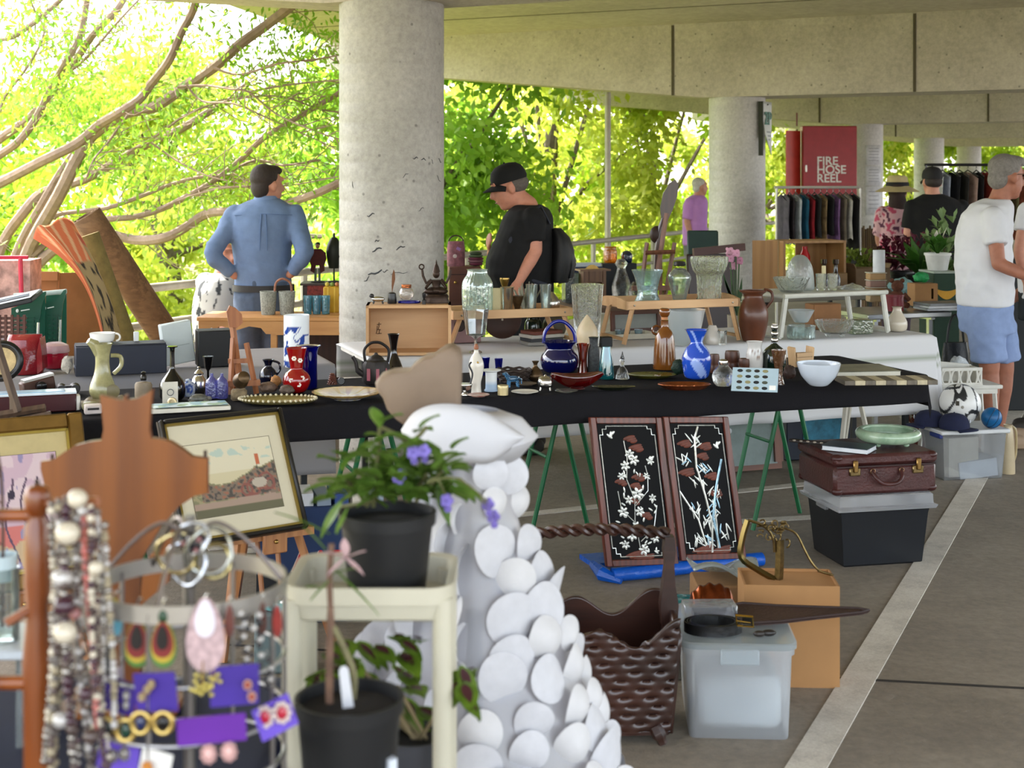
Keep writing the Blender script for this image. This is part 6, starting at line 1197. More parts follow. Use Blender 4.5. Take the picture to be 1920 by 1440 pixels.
# bamboo screen, clothes racks
t = thing('bamboo_screen', 'low bamboo cane screen behind the straw hat', 'screen', (3.55, 14.3, 0), .25)
for i in range(13): MB().tube([(.024*i, 0, 0), (.024*i, 0, 1.13+.02*math.sin(i*2))], .011, 6).build('cane', M(('6d5538', '7d6444', '5d4830')[i % 3], .7), t)
for z in (.3, .9): MB().tube([(-.02, -.013, z), (.31, -.013, z)], .006, 6).build('binding', M('4a3926', .8), t)
def garment(rail, x, z, w, L, col, i, col2=None):
    o = thing('hanging_garment', GL[i], 'garment', rail.location+RZ(rail.rotation_euler.z) @ Vector((x, 0, z)), rail.rotation_euler.z+PI/2+RND.uniform(-.06, .06), rail['group2'])
    MB().tube(spline([(0, 0, -.0), (.012, 0, .02), (.0, 0, .035), (-.014, 0, .022)], 3), .003, 6).build('hook', M('8d8f92', .3, .9), o)
    MB().tube([(-w*.5, 0, -.06), (0, 0, 0), (w*.5, 0, -.06)], .006, 6).build('hanger', M('3a3a3c', .4), o)
    n = 10; rr = []
    for zz, ww in ((-.03, .12), (-.075, 1.0), (-.2, .92), (-L*.6, .85), (-L, 1.0)):
        rr.append([Vector((math.cos(2*PI*q/20)*w*.5*ww, math.sin(2*PI*q/20)*.021*(1+.35*math.sin(q*2.1+i)), zz+.012*math.sin(q*1.3+i))) for q in range(20)])
    MB().rings(rr).build('cloth', M(col, .9, var=.3, vs=18, col2=col2), o); return o
R1 = thing('clothes_rack', 'white clothes rack in front of the fire hose cabinet', 'rack', (2.62, 14.05, 0), .16); R1['group2'] = 'clothes on the white rack'
MB().tube([(0, 0, 1.54), (.92, 0, 1.54)], .014, 8).build('rail', M('cfcdc8', .3, .3), R1)
for x in (.02, .90): MB().tube([(x, 0, 1.54), (x, 0, .05)], .013, 8).build('upright', M('cfcdc8', .3, .3), R1); MB().tube([(x, -.22, .03), (x, .22, .03)], .015, 8).build('foot', M('cfcdc8', .3, .3), R1)
cl1 = [('4a4550', 'grey'), ('2a2228', 'dark plum'), ('b5bcc4', 'pale blue'), ('16506a', 'teal'), ('8a1a26', 'red'), ('2a2a2e', 'charcoal'), ('5d4a3a', 'leopard print'), ('1b1b20', 'black beaded'), ('7a5a8a', 'mauve'), ('6d6458', 'taupe'), ('c2bfba', 'white'), ('141417', 'long black')]
GL = ['%s garment on the white rack' % n for c, n in cl1]
for i, (c, n) in enumerate(cl1): garment(R1, .09+.066*i, 1.488, .34, (.50, .46, .52, .48, .5, .44, .56, .42, .5, .5, .46, .72)[i], c, i, 'a58a60' if i == 6 else None)
del R1['group2']
R2 = thing('clothes_rack', 'long clothes rack behind the man in the white T-shirt', 'rack', (3.98, 13.6, 0), .1); R2['group2'] = 'clothes on the long rack'
MB().tube([(0, 0, 1.76), (1.5, 0, 1.76)], .014, 8).build('rail', M('4a4a4c', .3, .8), R2)
for x in (.02, 1.48): MB().tube([(x, 0, 1.76), (x, 0, .05)], .013, 8).build('upright', M('4a4a4c', .3, .8), R2); MB().tube([(x, -.22, .03), (x, .22, .03)], .015, 8).build('foot', M('4a4a4c', .3, .8), R2)
cl2 = [('c4c6ca', 'white'), ('9aa0b0', 'pale grey'), ('16161a', 'black'), ('22211f', 'black wool'), ('a58a80', 'blush'), ('18181c', 'ink black'), ('8a2a1e', 'rust'), ('a03828', 'brick red'), ('7a1e1c', 'dark red'), ('5d5a3a', 'khaki'), ('b06048', 'coral'), ('3a3d2c', 'olive'), ('4a4236', 'brown'), ('55522f', 'moss'), ('2b2b30', 'slate'), ('8a8478', 'stone')]
GL = ['%s garment on the long rack' % n for c, n in cl2]
for i, (c, n) in enumerate(cl2): garment(R2, .10+.085*i, 1.708, .40, .55+.12*(i % 3), c, i)
del R2['group2']
t = thing('clothes_basket', 'black crate with pale handle behind the men in white', 'crate', (3.45, 9.95, 0), 0)
MB().box((0, 0, .53), (.30, .3, 1.06), bev=.01).build('crate_body', M('14181a', .6), t); MB().tube([(-.1, -.16, 1.1), (.08, -.16, 1.1)], .008, 6).build('handle', M('b9b7b0', .4), t)
t = thing('orange_panel', 'orange plastic stool behind the man in the white T-shirt', 'stool', (3.62, 10.6, 0)); MB().lathe([(.14, 0), (.13, .02), (.10, .44), (.11, .46), (.001, .46)], 4).build('stool_body', M('a83c18', .5), t); MB().lathe([(.125, .46), (.125, .475), (.001, .477)], 24).build('seat', M('a83c18', .5), t)
t = thing('carry_bag', 'black handbag hanging from the aluminium table', 'bag', (2.80, 8.92, 0), .2)
mb = MB(); loft(mb, [((0, 0, .30), .06, .04), ((0, 0, .34), .10, .06), ((.01, 0, .50), .09, .05), ((.01, 0, .58), .08, .025)]); mb.build('bag_body', M('101418', .4, bump=.3, bs=50), t); MB().tube(spline([(-.05, 0, .57), (-.03, 0, .70), (.02, .02, .752), (.05, 0, .70), (.07, 0, .57)], 4), .008, 8).build('strap', M('101418', .5), t)
plant('leafy green pot plant on the floor behind the white stool', 1768, 8.64, 0, .08, .14, M('5a2c20', .7), [('foliage', LEAF('25471a', '4f7a35', .3), bush_fn(54, .08, .28, .09, .024, up=.5, spread=1))])
plant('red leaved pot plant on the floor beside the white cloth', 1726, 8.50, 0, .07, .12, M('5a2c20', .7), [('foliage', LEAF('4a1f18', '7a3a28', .3), bush_fn(34, .06, .20, .10, .025, up=.5, spread=1))])
# ---------------------------------------------------------------- fire hose cabinet, notices, parking sign
def text(s, size, mat, parent, loc, rot, name='lettering', ext=.001, align='LEFT', sp=1.):
    cu = bpy.data.curves.new(name, 'FONT'); cu.body = s; cu.size = size; cu.extrude = ext; cu.align_x = align; cu.space_line = sp; cu.offset = size*.018
    o = bpy.data.objects.new(name, cu); COL.objects.link(o); dg = bpy.context.evaluated_depsgraph_get(); me = bpy.data.meshes.new_from_object(o.evaluated_get(dg)); bpy.data.objects.remove(o)
    me.materials.clear(); me.materials.append(mat); o = bpy.data.objects.new(name, me); COL.objects.link(o); o.parent = parent; o.location = loc; o.rotation_euler = rot; return o
ZF = 20.4; t = thing('hose_reel_cabinet', 'red fire hose reel cabinet hung against the third column', 'cabinet', on(1556, ZF, 0), 0); k = F/ZF
zt, zb = EYE-(236-HOR)*ZF/F, EYE-(420-HOR)*ZF/F; wb = 102/k
MB().box((0, .10, (zt+zb)/2), (wb, .2, zt-zb), bev=.01).build('box', M('8e1a24', .35), t); MB().box((0, -.006, (zt+zb)/2), (wb*.985, .014, (zt-zb)*.985), bev=.004).build('front_door', M('98222c', .35), t)
MB().box((-wb/2-.125, .07, (zt+zb)/2-.04), (.26, .02, (zt-zb)*.96), RZ(.5)).build('side_panel', M('b8382c', .4), t)
text('FIRE\nHOSE\nREEL', .17, M('dcd8d6', .5), t, (-wb/2+.20, -.016, EYE-(309-HOR)*ZF/F), (PI/2, 0, 0), sp=.74)
MB().box((-wb*.44, -.018, EYE-(316-HOR)*ZF/F), (.03, .012, .10), bev=.004).build('latch', M('c9c5c0', .3, .8), t)
MB().tube([(0, .2, zb+.3), (0, .2, 0)], .03, 8).build('support_post', M('6d1018', .4), t); MB().tube([(0, .2, 0), (0, .2, zt)], .02, 8).build('riser_pipe', M('8d8a82', .4, .5), t)
MB().tube([(-wb*.5-.06, .12, zt), (-wb*.5-.06, .12, 2.6)], .012, 8).build('feed_pipe', M('6d2a28', .4), t)
c3_ = CC[2]
for i, (v0, v1) in enumerate(((272, 309), (312, 348), (350, 402))):
    z0, z1 = EYE-(v1-HOR)*21.85/F, EYE-(v0-HOR)*21.85/F; mb = MB()
    mb.grid(lambda a, b: Vector((math.sin(-.15+a*.95)*.304, -math.cos(-.15+a*.95)*.304, lerp(z0, z1, b))), 10, 1); o = solo(mb, 'paper_notice', M('c9c8cc', .7, var=.12, vs=22), ('top paper notice taped to the column beside the cabinet', 'middle paper notice taped to the column beside the cabinet', 'lowest paper notice taped to the column beside the cabinet')[i], 'notice', c3_, 0, 'notices on the column')
    s_ = o.modifiers.new('t', 'SOLIDIFY'); s_.thickness = .002
    for r in range(5): MB().tube([(math.sin(a)*.3065, -math.cos(a)*.3065, lerp(z1, z0, .18+.15*r)) for a in (.02, .2, .4, .6)], .004, 4).build('print_line', M('7d7f86', .7), o)
cs = CC[1]; t = thing('parking_sign', 'curled white 2P parking sign on the second column', 'sign', cs)
zt, zb = EYE-(191-HOR)*14.9/F, EYE-(292-HOR)*14.9/F; pc = Vector((math.sin(1.0)*.345, -math.cos(1.0)*.345, 0)); hs = zt-zb
mb = MB(); mb.grid(lambda a, b: pc+RZ(1.0) @ Vector(((a-.5)*.24, -.06*max(0, .5-b)*(1-a), 0))+Vector((0, 0, lerp(zb+.22*(1-a), zt, b))), 8, 12); o = mb.build('sign_plate', M('c2c6c4', .4), t); s_ = o.modifiers.new('t', 'SOLIDIFY'); s_.thickness = .004
text('2P', .19, M('1f6a5a', .5), t, pc+RZ(1.0) @ Vector((-.10, -.012, 0))+Vector((0, 0, zt-.24)), (PI/2, 0, 1.0), ext=.002)
for i, (w, zz) in enumerate(((.15, .32), (.17, .36), (.12, .40))): MB().box(pc+RZ(1.0) @ Vector((0, -.008, 0))+Vector((0, 0, zt-zz)), (w, .004, .016), RZ(1.0)).build('print_line', M('8d9498', .6), t)
MB().ball(pc+RZ(1.0) @ Vector((0, -.006, 0))+Vector((0, 0, zt-.03)), .009, 8, 6).build('screw', M('3a3a38', .4, .8), t)
MB().box(pc+RZ(1.0) @ Vector((-.125, .02, 0))+Vector((0, 0, (zt+zb)/2)), (.012, .05, hs), RZ(1.0)).build('mount_strip', M('23261f', .6), t)
# ---------------------------------------------------------------- floor goods in front of the black table
def quadframe(TL, TR, BL):
    x = (TR-TL); w = x.length; x.normalize(); d = (BL-TL); hh = d.length; d.normalize(); n = x.cross(-d).normalized(); return TL, x, d, n, w, hh
def zt1(u, v, off=.06):
    Z = 5.7
    for _ in range(6): Z = 5.6+.354*(u-960)/F*Z-off
    return P(u, v, Z)
m_rw = WOOD('3a1510', '6a2c1c', 2, 26, .4, .3); m_pearl = M('c9cbc4', .18, .3, var=.35, vs=60, coat=.5); m_pearlb = M('8fb4c8', .18, .3, var=.4, vs=50, coat=.5)
def panel(lab, TL, TR, BL, motif):
    b = (BL+TR-TL+BL)/2; t = thing('inlaid_panel', lab, 'panel', Vector((b.x, b.y, 0))); o = t.location
    TL, x, d, n, w, hh = quadframe(TL, TR, BL); n = -n if n.y > 0 else n
    q = lambda a, b, k=0.: TL-o+x*(a*w)+d*(b*hh)+n*k
    Rm = Matrix((x, n, -d)).transposed(); f = .026
    MB().box(q(.5, .5, 0), (w-.01, .014, hh-.01), Rm).build('board', M('060607', .55, var=0, spec=.15), t)
    for a, c, sx, sz in ((f/2/w, .5, f, hh), (1-f/2/w, .5, f, hh)): MB().box(q(a, c, .006), (sx, .024, sz), Rm, .003).build('stile', m_rw, t)
    for c in (f/2/hh, 1-f/2/hh): MB().box(q(.5, c, .006), (w-2*f, .024, f), Rm, .003).build('rail', m_rw, t)
    e = (f+.010)
    for a0, b0, a1, b1 in ((e/w+.1, e/hh, 1-e/w-.1, e/hh), (e/w+.1, 1-e/hh, 1-e/w-.1, 1-e/hh), (e/w, e/hh+.06, e/w, 1-e/hh-.06), (1-e/w, e/hh+.06, 1-e/w, 1-e/hh-.06)): MB().tube([q(a0, b0, .0085), q(a1, b1, .0085)], .0022, 4).build('inlay_line', m_pearl, t)
    for sx in (0, 1):
        for sy in (0, 1):
            g = lambda a, b: q((1-a) if sx else a, (1-b) if sy else b, .0085); MB().tube([g(e/w+.1, e/hh), g(e/w+.1, e/hh+.02), g(e/w+.045, e/hh+.02), g(e/w+.045, e/hh+.06), g(e/w, e/hh+.06)], .0022, 4).build('key_corner', m_pearl, t)
    motif(t, q, Rm, w, hh); return t
def leafp(t, q, Rm, a, b, L, wd, ang, mat, name='inlay_leaf'):
    mb = MB(); mb.ball((0, 0, 0), (wd, .0014, L*.5), 10, 6); mb.v = [tuple(Rm @ (RY(ang) @ Vector(v))+q(a, b, .0085)) for v in mb.v]; return mb.build(name, mat, t)
def flower(t, q, Rm, a, b, r, mat, n=6):
    mb = MB()
    for i in range(n):
        A_ = 2*PI*i/n+a*9; c = Vector((math.cos(A_)*r*.6, 0, math.sin(A_)*r*.6)); mm = MB().ball((0, 0, 0), (r*.28, .0016, r*.5), 8, 5); R2 = RY(PI/2-A_)
        mb.add([tuple(Rm @ (R2 @ Vector(v)+c)+q(a, b, .009)) for v in mm.v], mm.f)
    mb.build('inlay_flower', mat, t)
m_br = M('5c2610', .5, var=.4, vs=30)
def clouds(t, q, Rm, pts):
    for a, b, wd in pts:
        wd *= .8
        for i in range(3): leafp(t, q, Rm, a+.03*(i-1), b+.012*i, .005+.012, wd*(1-.2*i), -.25, m_br, 'painted_cloud')
def mot1(t, q, Rm, w, hh):
    clouds(t, q, Rm, ((.55, .14, .035), (.62, .20, .04), (.6, .40, .035), (.55, .46, .03), (.35, .43, .03), (.5, .56, .025), (.65, .66, .03), (.45, .92, .06), (.55, .95, .07)))
    for pts in ([(.5, .88), (.47, .7), (.5, .56), (.42, .42), (.46, .28), (.44, .16)], [(.48, .72), (.3, .62), (.28, .5)], [(.5, .6), (.7, .5), (.72, .40), (.7, .33)], [(.47, .78), (.3, .72)], [(.52, .84), (.72, .76), (.8, .6)]): MB().tube([q(a, b, .0085) for a, b in pts], .0022, 5).build('inlay_stem', m_pearl, t)
    rr = random.Random(3)
    for a, b, r in ((.5, .25, .020), (.42, .33, .020), (.55, .29, .022), (.35, .40, .016), (.55, .52, .026), (.42, .56, .018), (.32, .64, .022), (.55, .64, .020), (.75, .55, .016), (.7, .40, .014), (.62, .78, .024), (.72, .82, .02), (.4, .80, .022), (.3, .86, .018), (.55, .90, .022), (.48, .74, .02), (.78, .30, .016)): flower(t, q, Rm, a, b, r, m_pearl)
    for i in range(34): leafp(t, q, Rm, rr.uniform(.22, .8), rr.uniform(.36, .92), rr.uniform(.014, .026), .004, rr.uniform(-1.4, 1.4), m_pearl)
    for a, b in ((.27, .12), (.78, .29)):
        for s in (-.9, .1, 1.0): leafp(t, q, Rm, a+.02*s, b-.01*s, .03, .006, s, m_pearl, 'inlay_bird')
def mot2(t, q, Rm, w, hh):
    clouds(t, q, Rm, ((.3, .18, .04), (.6, .20, .045), (.55, .27, .035), (.28, .38, .05), (.65, .41, .04), (.68, .53, .04), (.4, .92, .07), (.65, .93, .07)))
    for pts, r in (([(.5, .95), (.55, .75), (.5, .55), (.42, .35), (.45, .15), (.52, .07)], .0045), ([(.62, .92), (.58, .7), (.68, .5), (.82, .30)], .005), ([(.42, .9), (.35, .72), (.12, .52)], .004), ([(.6, .92), (.62, .75), (.62, .62)], .004)):
        MB().tube([q(a, b, .0085) for a, b in pts], r, 6).build('inlay_cane', m_pearl if r < .005 else m_pearlb, t)
    rr = random.Random(5)
    for a, b in ((.42, .15), (.25, .28), (.55, .33), (.42, .42), (.66, .5), (.34, .62), (.5, .72), (.75, .78), (.3, .84), (.55, .66), (.62, .60), (.45, .85)):
        for i in range(7): leafp(t, q, Rm, a+rr.uniform(-.08, .08), b+rr.uniform(0, .06), rr.uniform(.03, .055), .0035, rr.uniform(-1.1, 1.1), m_pearlb if rr.random() < .2 else m_pearl)
    for s in (-.9, .1, 1.0): leafp(t, q, Rm, .78+.02*s, .20-.01*s, .03, .006, s, m_pearl, 'inlay_bird')
panel('black lacquer panel inlaid with pearl peonies and birds', zt1(1103, 782), zt1(1237, 782), zt1(1135, 1062, .13), mot1)
panel('black lacquer panel inlaid with pearl bamboo', zt1(1240, 781), zt1(1362, 781), zt1(1274, 1051, .13), mot2)
t = thing('folded_tarp', 'rolled bright blue tarpaulin under the lacquer panels', 'tarpaulin', G(1280, 1084)); o = t.location; m_tp = M('0a4fae', .35, var=.15, vs=12, bump=.5, bs=30)
q = lambda u, v, h: P(u, v, (EYE-h)*F/(v-HOR))-o
MB().tube(spline([q(1148, 1078, .03), q(1230, 1070, .032), q(1330, 1058, .032), q(1428, 1048, .03)], 4), .031, 14, flat=.9).build('roll', m_tp, t)
MB().prism([(0, 0), (.20, -.0), (.52, .0), (.52, .012), (.2, .016), (0, .02)], .16, Matrix.Translation(q(1114, 1066, .0)) @ Matrix.Rotation(TA, 4, 'Z')).build('folded_sheet', m_tp, t)
MB().tube([q(1112, 1058, .04), q(1130, 1076, .03), q(1165, 1090, .012)], [.018, .03, .012], 8).build('loose_corner', m_tp, t)
# storage bins and suitcase
ya = .22; C0 = G(1577, 1068); t = thing('storage_bin', 'black plastic bin with a clear lid under the suitcase', 'bin', C0, ya); w, dp, hh = .40, .33, .235
mb = MB(); mb.rings([[Vector((w/2+sx*(w/2-ins), dp/2+sy*(dp/2-ins), z)) for sx, sy in ((-1, -1), (1, -1), (1, 1), (-1, 1))] for z, ins in ((0, .03), (.008, .022), (hh*.92, .004), (hh, 0))]); mb.build('tub', M('14171c', .4), t)
m_cl = GLASS('dcdee2', .10, .12, .2, 20, .30)
mb = MB(); mb.rings([[Vector((w/2+sx*(w/2+g), dp/2+sy*(dp/2+g), z)) for sx, sy in ((-1, -1), (1, -1), (1, 1), (-1, 1))] for z, g in ((hh+.001, .0), (hh+.003, .02), (hh+.018, .026), (hh+.022, .012), (hh+.06, .010), (hh+.065, .004))]); mb.build('lid', m_cl, t)
for x in (-.006, w+.006): MB().box((x, dp/2, hh+.0), (.02, .09, .035), bev=.004).build('clip', m_cl, t)
SH = hh+.0675; Rz = RZ(ya); t = thing('suitcase', 'old maroon leather suitcase with brass locks', 'suitcase', C0+Rz @ Vector((-.03, -.0, SH)), ya); w, dp, sh = .465, .36, .168; m_lt = M('43201d', .45, var=.25, vs=14, bump=.25, bs=90, coat=.15)
MB().box((w/2, dp/2, sh*.36), (w, dp, sh*.72), bev=.014).build('lower_shell', m_lt, t); MB().box((w/2, dp/2, sh*.86), (w+.008, dp+.008, sh*.27), bev=.012).build('lid', m_lt, t)
MB().box((w/2, -.001, sh*.70), (w*.96, .006, .006)).build('seam', M('2b1412', .6), t)
for x in (.02, w-.02):
    for y in (.018, dp-.018):
        MB().ball((x, y, .016), (.026, .024, .018), 12, 8).build('corner_cap', M('3a1815', .4), t); MB().ball((x, y, sh-.016), (.028, .026, .018), 12, 8).build('corner_cap', M('3a1815', .4), t)
for x in (.09, w-.09):
    lk = MB().box((x, -.004, sh*.58), (.05, .01, .034), bev=.004).build('lock', M('8a7650', .3, 1., var=.3, vs=50), t); MB().box((x, -.012, sh*.72), (.022, .010, .05), bev=.004).build('hasp', M('9a7a4a', .3, 1.), lk)
MB().tube(spline([(w*.36, -.006, sh*.56), (w*.38, -.03, sh*.42), (w*.44, -.038, sh*.30), (w*.56, -.038, sh*.30), (w*.62, -.03, sh*.42), (w*.64, -.006, sh*.56)], 4), .0085, 10).build('handle', m_lt, t)
for x in (w*.36, w*.64): MB().tube(arc((x, -.01, sh*.58), .010, 0, 2*PI, 10), .003, 6).build('handle_ring', M('7a5a44', .35, .8), t)
TS = SH+sh*.995+.003; top = lambda x, y: C0+Rz @ Vector((-.03+x, y, TS))
t = thing('ceramic_bowl', 'shallow pale green crackle glazed bowl on the suitcase', 'bowl', top(.33, .17)); m_cg = M('7d9a7e', .25, var=.35, vs=16, coat=.5, col2='a9bda2')
MB().lathe(smooth_prof([(.085, .014), (.12, .02), (.137, .04), (.135, .058), (.12, .068), (.108, .066), (.104, .06), (.112, .045), (.10, .026), (.001, .022)], 3), 48).build('bowl_body', m_cg, t)
for a in range(4): MB().ball((math.cos(a*PI/2+.8)*.085, math.sin(a*PI/2+.8)*.085, .0085), (.013, .013, .009), 10, 6).build('foot', m_cg, t)
t = thing('hardback_book', 'white edged book with a navy cover on the suitcase', 'book', top(.115, .10), -.55); MB().box((0, 0, .0095), (.19, .125, .015)).build('pages', M('c9ccd0', .7), t); MB().box((0, 0, .0185), (.195, .13, .003)).build('front_cover', M('26303c', .35, var=.3, vs=20), t); MB().box((0, 0, .0012), (.195, .13, .002)).build('lower_cover', M('c2c8cc', .4), t)
t = thing('picture_frame_set', 'thin dark carved strip lying beside the navy book', 'strip', top(.03, .245), -.5)
MB().box((0, 0, .007), (.23, .028, .013), bev=.003).build('strip', M('231a17', .5), t)
for i in range(7): MB().ball((-.09+.03*i, -.014, .010), (.008, .003, .004), 8, 5).build('stud', M('9a8f80', .4), t)
# clear bin behind with balls and caps
yb = .2; C1 = G(1768, 903); t = thing('storage_bin', 'clear plastic bin with a white lid and blue clips', 'bin', C1, yb); w, dp, hh = .37, .25, .262; m_cb2 = GLASS('e6e8ea', .06, .06, .2, 12, .12)
mb = MB(); mb.rings([[Vector((w/2+sx*(w/2-i), dp/2+sy*(dp/2-i), z)) for sx, sy in ((-1, -1), (1, -1), (1, 1), (-1, 1))] for z, i in ((0, .016), (hh-.02, 0), (hh-.02, .004), (.004, .02))]); mb.build('tub', m_cb2, t)
MB().box((w*.36, dp*.5, hh*.45), (w*.5, dp*.7, hh*.8), RZ(.1)).build('contents', M('b5b2a8', .7, var=.15, vs=12), t); MB().box((w*.6, dp*.4, hh*.2), (w*.6, dp*.6, hh*.36), RY(-.1)).build('paper_sheets', M('b9c2ca', .6, var=.1), t)
MB().box((w/2, dp/2, hh-.004), (w+.035, dp+.035, .022), bev=.006).build('lid', M('c6c8c8', .4), t); MB().box((-.012, .05, hh-.022), (.022, .11, .024), bev=.004).build('clip', M('1a2a6a', .4), t)
HB = hh+.0075; tp = lambda x, y, z=0: C1+RZ(yb) @ Vector((x, y, HB+z))
t = thing('football', 'white football with bold black swirl panels', 'ball', tp(.19, .165)); br = .112
mb = MB().ball((0, 0, br), br, 110, 72); o = mb.build('ball_skin', PAINT(.35), t)
def fb(c):
    v = Vector((c.x, c.y, c.z-br)).normalized(); m_ = 9
    for a in (Vector((-.75, -.5, .45)), Vector((.9, -.42, .1)), Vector((.05, -.55, -.85)), Vector((.1, .2, 1.)), Vector((-.8, .5, -.4)), Vector((.6, .8, .2))):
        a = a.normalized(); g = v.angle(a)+.22*math.sin(3*math.atan2(v.cross(a).z, v.x)+a.x*5); m_ = min(m_, abs(g-.62))
    return (.025, .026, .028) if m_ < .10 else (.72, .72, .70)
paint(o, fb); MB().box((-.045, -.103, br+.02), (.018, .006, .024), RZ(-.4)).build('crest', M('3a3528', .5), t); MB().ball((-.02, -.110, br+.0), (.009, .003, .009), 10, 6).build('emblem', M('8f8b80', .5), t)
t = thing('soft_ball', 'small blue ball with dark seams', 'ball', tp(.305, .035)); br2 = .055; MB().ball((0, 0, br2), br2, 24, 16).build('skin', M('0a5a8f', .4, var=.15), t)
for a in (-.5, .25, .9): MB().tube([RY(.5) @ RZ(a) @ Vector((0, math.cos(q_)*br2*1.005, math.sin(q_)*br2*1.005))+Vector((0, 0, br2)) for q_ in [2*PI*i/28 for i in range(28)]], .0018, 5, closed=True).build('seam', M('06304f', .5), t)
m_nv = M('161c3a', .85, var=.15, vs=20)
for i, (x, y, rz, lb) in enumerate(((.085, .015, 1.25, 'navy cap with a small white emblem on the clear bin'), (-.085, .12, -.9, 'dark navy cap hanging over the clear bin clips'))):
    t = thing('baseball_cap', lb, 'cap', tp(x, y) if i == 0 else tp(x+.055, y-.005, .0), rz, 'navy caps')
    if i == 1: t.location = tp(-.012, .145); t.rotation_euler = (0, 0, -1.9)
    capmesh(t, Vector((0, 0, -.018)), Matrix.Identity(3), .80, m_nv, dr=.4); MB().ball((.0, -.070, .05), (.012, .004, .012), 10, 6).build('emblem', M('c2c6d0', .5), t)
t, k = vessel('cream_jug', 'tall cream glazed jug beside the clear bin', 'jug', 1890, 890, [(12, 0), (13, 4), (12, 40), (10, 76), (8, 90), (9, 94)], M('b5a484', .3, coat=.4, var=.08), h=0, n=24, hollow=1.2)
MB().tube(spline(L3(k, [(8, 88), (15, 78), (15, 40), (11, 24)]), 4), .007, 8).build('handle', M('a8966f', .3), t)
t = thing('white_stool', 'low white wooden stool behind the clear bin', 'stool', (2.42, 8.0, 0), .12); m_wh = M('c9c7be', .5)
MB().box((.17, .10, .428), (.42, .24, .022), bev=.004).build('seat', m_wh, t); MB().box((.17, -.005, .405), (.36, .016, .03)).build('apron', m_wh, t)
for x in (.0, .34):
    for y in (.01, .19): MB().tube([(x+.0, y, .42), (x+(.03 if x else -.03), y, 0)], .014, 4).build('leg', m_wh, t)
t = thing('cutlery_caddy', 'white wooden caddy with fretwork cut-outs on the stool', 'caddy', (2.42, 8.0, .4395), .12)
w, hh = .24, .105
fr = MB().box((w/2, .02, .006), (w, .16, .012)).build('base', m_wh, t)
for z in (.012, hh-.008): MB().box((w/2, -.05, z), (w, .01, .018)).build('fret_rail', m_wh, t)
for i in range(9): MB().tube(spline([(.012+.027*i, -.05, .012), (.004+.027*i+(.018 if i % 2 else -.004), -.05, .05), (.018+.027*i, -.05, hh-.01)], 4), .0065, 6).build('fret_scroll', m_wh, t)
MB().prism([(0, .012), (w, .012), (w, hh), (w*.55, hh+.012), (w*.2, hh+.02), (0, hh)], .010, Matrix.Translation((0, .09, 0))).build('rear_board', m_wh, t)
for x in (.004, w-.004): MB().box((x, .02, .055), (.01, .14, .09)).build('end_board', m_wh, t)
t = rock('plastic_bag', 'crumpled clear plastic bag behind the fretwork caddy', 1800, 700, 26, 22, 'aab0b4', 7, 'bag', h=.44); t.location = Vector((2.60, 8.20, .4395)); t.scale = (.7, .5, 1)
# picture frames and crates seen under the tables
t = thing('leaning_frame', 'wide brown picture frame leaning under the white cloth table', 'frame', (1.25, 7.75, 0), TA); t.name = 'framed_painting'
for z in (.03, .36): MB().box((0, 0, z), (.52, .03, .05), RX(-.12)).build('rail', WOOD('5a3322', '7a4a32', 0, 14), t)
for x in (-.235, .235): MB().box((x, -.0, .195), (.05, .03, .30), RX(-.12)).build('stile', WOOD('5a3322', '7a4a32', 2, 14), t)
MB().box((0, .006, .195), (.46, .01, .32), RX(-.12)).build('canvas', M('7d8a86', .6, var=.2, vs=8), t)
t = thing('storage_bin', 'frosted white bin behind the bamboo panel', 'bin', (.86, 6.92, 0), TA); MB().box((0, .1, .18), (.40, .3, .36), bev=.02).build('tub', GLASS('d5dce2', .16, .2, .1, 10, .5), t); MB().box((0, .1, .37), (.43, .33, .025), bev=.006).build('lid', M('c2c4c6', .45), t)
t = thing('milk_crate', 'navy and teal crate of prints under the right table', 'crate', (1.75, 8.1, 0), TA); MB().box((0, .1, .17), (.42, .26, .32), bev=.006).build('crate_body', M('141c2c', .5), t); MB().box((.02, -.035, .20), (.24, .006, .18), RY(.1)).build('print', M('2a6a80', .5, var=.5, vs=14), t)
t = thing('green_tub', 'small green plastic tub far under the white table', 'tub', (.02, 8.85, 0), .1); MB().box((0, 0, .06), (.14, .12, .12), bev=.008).build('tub_body', M('1a6a40', .5), t); MB().box((0, 0, .122), (.15, .13, .01)).build('rim', M('1f7a4a', .5), t)
t = thing('white_easel', 'small white easel under the end of the black cloth', 'easel', (1.62, 6.85, 0), .1)
for a, b in (((-.05, 0, 0), (.05, .1, .60)), ((.20, 0, 0), (.09, .1, .60)), ((.07, .32, 0), (.07, .1, .58))): MB().tube([a, b], .013, 4).build('leg', M('b5b0a2', .6), t)
MB().box((.07, .02, .2), (.2, .02, .02)).build('ledge', M('b5b0a2', .6), t)
